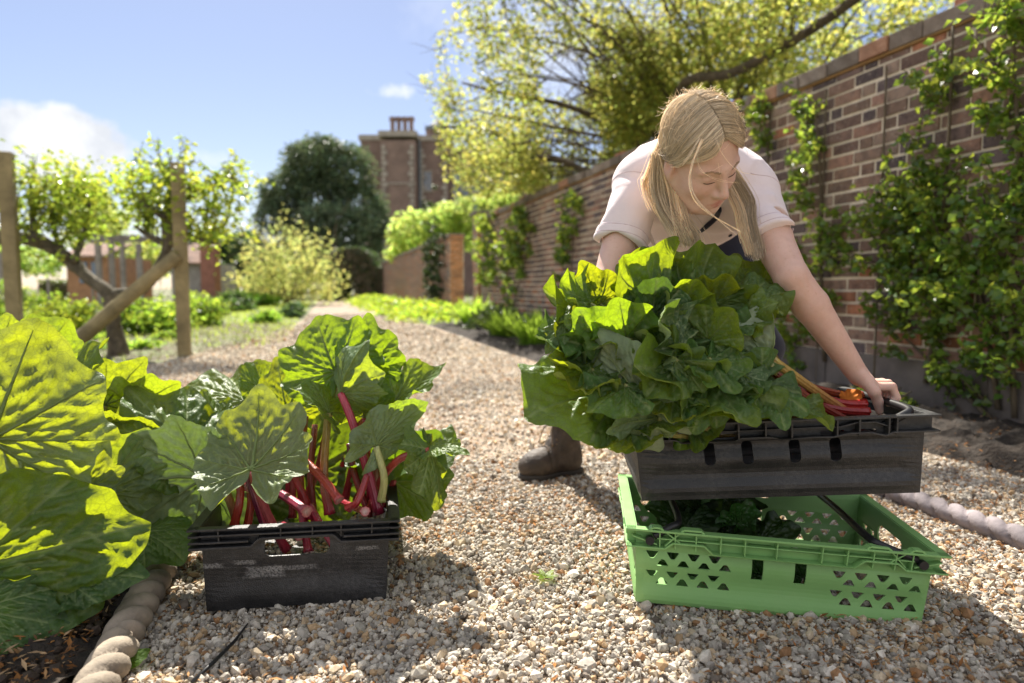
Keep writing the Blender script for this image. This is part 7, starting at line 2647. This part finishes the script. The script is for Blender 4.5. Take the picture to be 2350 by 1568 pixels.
for px in (837, 889, 959, 967, 1028):
    mb = MB()
    y = YM - 1.72 if px in (889, 959) else YM - .08
    for k in range(30):
        z = -.2 + k * 0.46
        if z + .4 < mz(340):
            wq = .48 if k % 2 else .30
            sgn = 1 if px in (837, 889, 967) else -1
            mb.box((mx(px), y, z), (mx(px) + sgn * wq, y + .12, z + .36)) if sgn > 0 else mb.box((mx(px) - wq, y, z), (mx(px), y + .12, z + .36))
    mb.build('quoins', M['quoin'], man)
st = MB()
st.box((mx(893), YM + 1.0, mz(325)), (mx(948), YM + 2.6, mz(312)))
stack = st.build('chimney_stack', M['mansion_brick'], man)
for k in range(4):
    c = MB()
    x = mx(899 + k * 14.4)
    oct_tower(c, x, YM + 1.8, .21, mz(312), mz(275))
    oct_tower(c, x, YM + 1.8, .31, mz(277), mz(268))
    c.build('chimney_shaft', M['mansion_brick'], stack)
c = MB()
oct_tower(c, mx(1003), YM + 1.4, 1.15, mz(302), mz(294))
V = [(mx(1003) + .95 * math.cos(a), YM + 1.4 + .95 * math.sin(a), mz(294)) for a in np.linspace(0, 2 * np.pi, 9)[:-1]]
c.add(V + [(mx(1003), YM + 1.4, mz(272))], [[k, (k + 1) % 8, 8] for k in range(8)])
c.build('turret_roof', M['roof_lead'], man)
for px0, px1, py0, py1, y in ((1040, 1074, 395, 470, YM + 1.2), (1082, 1118, 402, 438, YM + 1.2), (1128, 1160, 402, 438, YM + 1.2), (1172, 1204, 402, 438, YM + 1.2), (848, 866, 430, 475, YM), (1085, 1118, 455, 540, YM + 1.2), (975, 992, 400, 440, YM + .2), (975, 992, 500, 545, YM + .2)):
    f = MB()
    x0, x1, z0, z1 = mx(px0), mx(px1), mz(py1), mz(py0)
    f.box((x0 - .14, y - .10, z0 - .16), (x1 + .14, y - .002, z0))
    f.box((x0 - .14, y - .10, z1), (x1 + .14, y - .002, z1 + .16))
    nl = max(2, int((x1 - x0) / .6))
    for k in range(nl + 1):
        xx = x0 + (x1 - x0) * k / nl
        f.box((xx - .06, y - .09, z0), (xx + .06, y - .002, z1))
    fo = f.build('window', M['quoin'], man)
    g = MB()
    g.box((x0, y - .03, z0), (x1, y - .003, z1))
    g.build('pane', M['window_glass'], fo)
dp = MB()
dp.tube([(mx(975) - .3, YM - .15, 0), (mx(975) - .3, YM - .15, mz(332))], .09, 8)
dp.build('drainpipe', M['roof_lead'], man)


# big dark evergreen left of the mansion: irregular lobes built of needle sprays
def lobed_tree(name, label, Y, lobes, n, size, m, seed, trunk_px, tone=None, aspect=.4, fill=.8, trunk_r=.3):
    rng = np.random.default_rng(seed)
    s_ = Y / FPX
    bx = (trunk_px - 1175) * s_
    t_ = thing(name, label, 'tree', (bx, Y, 0))
    wo_ = Wood(rng)
    top = max(EYE + (662 - py) * s_ for _, py, _, _ in lobes)
    wo_.line([(bx, Y, -.2), (bx + .1, Y, top * .4), (bx, Y, top * .85)], trunk_r, trunk_r * .25, 10, 10)
    P_ = []
    area = sum(a * b2 for _, _, a, b2 in lobes)
    for px, py, rx, ry in lobes:
        c = np.array(((px - 1175) * s_, Y + rng.normal(0, rx * s_ * .5), EYE + (662 - py) * s_))
        wo_.line([(bx, Y, max(.3, c[2] * .55)), tuple((c + np.array((bx, Y, c[2] * .7))) / 2), tuple(c)], trunk_r * .35, trunk_r * .08, 8, 6)
        k = int(n * rx * ry / area)
        d = nrm(rng.normal(size=(k, 3)))
        rad = (0.62 + 0.38 * rng.random((k, 1))) * (0.72 + 0.55 * vnoise(d * 1.0 + c, 2.6)[:, None])
        sel = vnoise(d + c * .7, 4.2) > 0.5 - fill * .5 + 0.05
        q = c + d * rad * np.array((rx * s_, rx * s_ * .9, ry * s_))
        P_.append(q[sel])
    wo_.mb.build('trunk', M['bark'], t_, True)
    leaf_cloud('crown', np.concatenate(P_), size, m, t_, rng, aspect, .5, tone, clump=.9)
    return t_


rg2 = np.random.default_rng(17)
lob = [(745, 375, 75, 50), (700, 400, 60, 50), (800, 400, 70, 60), (660, 450, 60, 55), (740, 450, 80, 60), (830, 470, 60, 60), (700, 520, 80, 55), (790, 530, 90, 60), (850, 540, 45, 60), (640, 500, 45, 45), (760, 600, 100, 50), (830, 610, 60, 50), (670, 590, 70, 50),
       (760, 345, 35, 25), (715, 360, 35, 28), (815, 365, 30, 25), (625, 455, 28, 26), (868, 500, 24, 40)]
lobed_tree('dark_evergreen', 'big dark evergreen tree standing before the mansion', 46, lob, 26000, .42, M['dark_leaf'], 61, 760, (2.2, 2.2, 2.2), .35, .75)
lobed_tree('far_tree', 'pale green loose tree showing above the far pink wall', 30, [(960, 540, 60, 50), (1020, 510, 60, 45), (1085, 490, 60, 40), (1150, 470, 50, 40), (930, 580, 40, 30), (1060, 540, 60, 40), (1000, 560, 50, 40)], 7000, .24, M['yellow_leaf'], 62, 1040, (.95, 1.1, .9), .6, .7, .15)
lobed_tree('far_tree', 'misty dark tree behind the tiled shed', 55, [(480, 560, 60, 35), (540, 575, 50, 30), (420, 600, 60, 30)], 4000, .4, M['hedge_leaf'], 63, 500, (1.2, 1.4, 1.2), .5, .8, .2)
lobed_tree('far_tree', 'pale far tree seen through the first apple crown', 40, [(230, 470, 50, 60), (270, 520, 60, 50), (200, 540, 60, 50)], 3600, .30, M['yellow_leaf'], 64, 235, (.9, 1, .9), .6, .6, .15)
lobed_tree('far_tree', 'pale tree at the left edge behind the first post', 34, [(20, 590, 70, 40), (-40, 560, 60, 50), (110, 600, 60, 35)], 3200, .26, M['yellow_leaf'], 65, 20, (.9, 1.1, .9), .6, .7, .15)
lobed_tree('far_tree', 'thin-leaved pale tree behind the pergola', 36, [(300, 590, 60, 45), (355, 600, 50, 40), (250, 620, 50, 30)], 3000, .26, M['yellow_leaf'], 66, 300, (.95, 1, .9), .6, .7, .15)
lobed_tree('far_tree', 'low dark far trees behind the propped post and yellow bush', 60, [(575, 560, 40, 30), (560, 600, 60, 40), (620, 600, 50, 40)], 3600, .45, M['hedge_leaf'], 67, 580, (1.2, 1.5, 1.3), .5, .85, .2)

# clipped hedge with an arch over the end of the path
rng = np.random.default_rng(44)
YH = 35.0
sh = YH / FPX
hx = lambda px: (px - 1175) * sh
hedge = thing('arched_hedge', 'clipped dark hedge with an arched opening over the end of the path', 'hedge', (hx(812), YH, 0))
mb = MB()
prof = [(745, 640), (748, 605), (762, 582), (790, 571), (825, 570), (848, 582), (858, 610), (880, 618), (880, 690)]
n_ = 26
Vt = []
outer = [(hx(x), EYE + (662 - y) * sh) for x, y in prof]
outer = [(hx(742), -.1)] + outer[:-1] + [(hx(884), -.1)]
inner = [(hx(783), -.1), (hx(783), EYE + (662 - 640) * sh), (hx(790), EYE + (662 - 628) * sh), (hx(799), EYE + (662 - 624) * sh), (hx(808), EYE + (662 - 630) * sh), (hx(814), EYE + (662 - 645) * sh), (hx(814), -.1)]
bm = bmesh.new()
loop = outer + inner[::-1]
vs = [bm.verts.new((x, YH, z)) for x, z in loop]
es = [bm.edges.new((vs[i], vs[(i + 1) % len(vs)])) for i in range(len(vs))]
bmesh.ops.triangle_fill(bm, use_beauty=True, edges=es, normal=(0, -1, 0))
r_ = bmesh.ops.extrude_face_region(bm, geom=bm.faces[:])
bmesh.ops.translate(bm, verts=[v for v in r_['geom'] if isinstance(v, bmesh.types.BMVert)], vec=(0, 2.2, 0))
me = bpy.data.meshes.new('inner_twigs')
bmesh.ops.recalc_face_normals(bm, faces=bm.faces)
tri = [(f.calc_area(), [np.array(v.co) for v in f.verts]) for f in bm.faces]
for v in bm.verts:
    v.co -= Vector((hx(812), YH, 0))
bm.to_mesh(me)
bm.free()
me.materials.append(M['stem'])
link('inner_twigs', me, hedge)
pts = []
tot = sum(a for a, _ in tri)
for a, q in tri:
    for k in range(int(9000 * a / tot)):
        if len(q) == 3:
            s1, s2 = sorted(rng.random(2))
            pts.append(q[0] * s1 + q[1] * (s2 - s1) + q[2] * (1 - s2))
        else:
            s1, s2 = rng.random(2)
            pts.append((q[0] * (1 - s1) + q[1] * s1) * (1 - s2) + (q[3] * (1 - s1) + q[2] * s1) * s2)
pts = np.array(pts) + rng.normal(0, .05, (len(pts), 3))
leaf_cloud('foliage', pts, .17, M['hedge_leaf'], hedge, rng, .6, .5, (1.2, 1.3, 1.3))
hd2 = thing('clipped_hedge', 'dark tall hedge between the brick shed and the yellow bush', 'hedge', (hx(560), YH + 2, 0), 'low clipped hedges')
q = rng.uniform(0, 1, (3200, 3))
fc = rng.integers(0, 2, 3200)
q[fc == 0, 1] = 0
q[fc == 1, 2] = 1
pts = np.array((hx(505), YH + 2, 0)) + q * np.array((hx(640) - hx(505), 2, EYE + (662 - 590) * sh))
leaf_cloud('foliage', pts + rng.normal(0, .06, pts.shape), .19, M['hedge_leaf'], hd2, rng, .6, .4, (1.0, 1.2, 1.1))
mb = MB()
mb.box((hx(506), YH + 2.06, 0), (hx(639), YH + 3.9, EYE + (662 - 592) * sh))
mb.build('inner_twigs', M['stem'], hd2)


# tile-roofed outbuildings and the pergola beyond the apples
def fb(px, Y):
    return (px - 1175) * Y / FPX


def zb(py, Y):
    return EYE + (662 - py) * Y / FPX


Yb = 26.0
sd = thing('brick_shed', 'small pantiled shed with a red brick end wall right of the propped post', 'shed', (fb(470, Yb), Yb, 0))
mb = MB()
mb.box((fb(472, Yb), Yb - .3, -.2), (fb(503, Yb), Yb + .25, zb(556, Yb)))
mb.build('brick_end', M['shed_brick'], sd)
mb = MB()
mb.box((fb(470, Yb), Yb - .4, zb(556, Yb)), (fb(506, Yb), Yb + .35, zb(550, Yb)))
mb.build('lead_flashing', M['roof_lead'], sd)
mb = MB()
mb.box((fb(395, Yb), Yb + .05, -.2), (fb(471, Yb), Yb + 3, zb(604, Yb)))
mb.build('boarded_wall', M['boards'], sd)


def tiles(name, x0, x1, y0, z0, y1, z1, m, parent, n):
    """pantile roof: rolls running down the slope"""
    nx = n * 6
    xs = np.linspace(x0, x1, nx)
    ss = np.linspace(0, 1, 18)
    X_, S_ = np.meshgrid(xs, ss)
    hgt = .045 * np.abs(np.sin(np.linspace(0, math.pi * n, nx)))[None] + .035 * ((S_ * 9) % 1.0)
    V = np.stack([X_, y0 + (y1 - y0) * S_, z0 + (z1 - z0) * S_ + hgt], -1).reshape(-1, 3)
    i = np.arange(18 * nx).reshape(18, nx)
    F = np.stack([i[:-1, :-1], i[:-1, 1:], i[1:, 1:], i[1:, :-1]], -1).reshape(-1, 4)
    o = mesh(name, V, F, m, parent, False)
    q = o.modifiers.new('thickness', 'SOLIDIFY')
    q.thickness = .05
    return o


tiles('roof', fb(385, Yb), fb(471, Yb), Yb - .25, zb(606, Yb), Yb + 1.6, zb(556, Yb), M['roof_tile'], sd, 9)
Yc = 24.0
sd = thing('garden_shed', 'orange boarded garden shed with a pantile roof behind the first apple trunk', 'shed', (fb(200, Yc), Yc, 0))
mb = MB()
mb.box((fb(158, Yc), Yc, -.2), (fb(250, Yc), Yc + 3, zb(590, Yc)))
mb.build('boarded_wall', M['orange_boards'], sd)
mb = MB()
for px in (188, 216):
    mb.box((fb(px, Yc), Yc - .04, zb(650, Yc)), (fb(px + 18, Yc), Yc - .002, zb(602, Yc)))
mb.build('window', M['window_glass'], sd)
tiles('roof', fb(150, Yc), fb(254, Yc), Yc - .3, zb(590, Yc), Yc + 1.6, zb(556, Yc), M['roof_tile'], sd, 10)
Yp = 17.0
pg = thing('pergola', 'grey timber pergola behind the apple trees', 'pergola', (fb(290, Yp), Yp, 0))
for px, dy, top in ((232, 0, 556), (262, 1.2, 540), (287, 2.4, 556), (325, 0, 560), (10, 1.0, 580), (-25, 0, 590)):
    mb = MB()
    y = Yp + dy
    mb.box((fb(px, y) - .055, y - .055, -.1), (fb(px, y) + .055, y + .055, zb(top, y)))
    mb.build('pergola_post', M['grey_wood'], pg)
mb = MB()
for px0, px1, dy in ((215, 335, 0.06), (215, 335, 2.46)):
    y = Yp + dy
    mb.box((fb(px0, y), y, zb(557, y)), (fb(px1, y), y + .06, zb(548, y)))
for px in (235, 262, 290, 318):
    mb.box((fb(px, Yp) - .03, Yp - .2, zb(547, Yp)), (fb(px, Yp) + .03, Yp + 2.9, zb(541, Yp)))
mb.build('pergola_beams', M['grey_wood'], pg)
# thin wires and stakes between the posts
for k, (px, py, top) in enumerate(((115, 735, 640), (215, 720, 650), (30, 735, 640))):
    g = G(px, py)
    q = thing('wooden_stake', ['thin stake in the bed between the first post and the slanting pole', 'thin stake in the bed behind the slanting pole', 'thin stake in the bed by the first post'][k], 'stake', g, 'stakes in the garden beds')
    mb = MB()
    mb.box((g.x - .02, g.y - .02, -.1), (g.x + .02, g.y + .02, zb(top, g.y)))
    mb.build('stake_shaft', M['grey_wood'], q)

for k, (px, Y, sd) in enumerate(((-260, 38, 71), (-520, 44, 72), (-800, 40, 73), (2700, 30, 74))):
    lobed_tree('far_tree', ['rounded far tree beyond the left edge of the garden', 'second far tree beyond the left edge of the garden', 'third far tree beyond the left edge of the garden', 'far tree behind the wall beyond the right edge'][k], Y,
               [(px, 540, 90, 70), (px - 70, 580, 80, 60), (px + 80, 585, 80, 55), (px, 480, 60, 50)], 3000, .34, M['hedge_leaf'], sd, px, (1.8, 2.2, 1.6), .6, .8, .2)
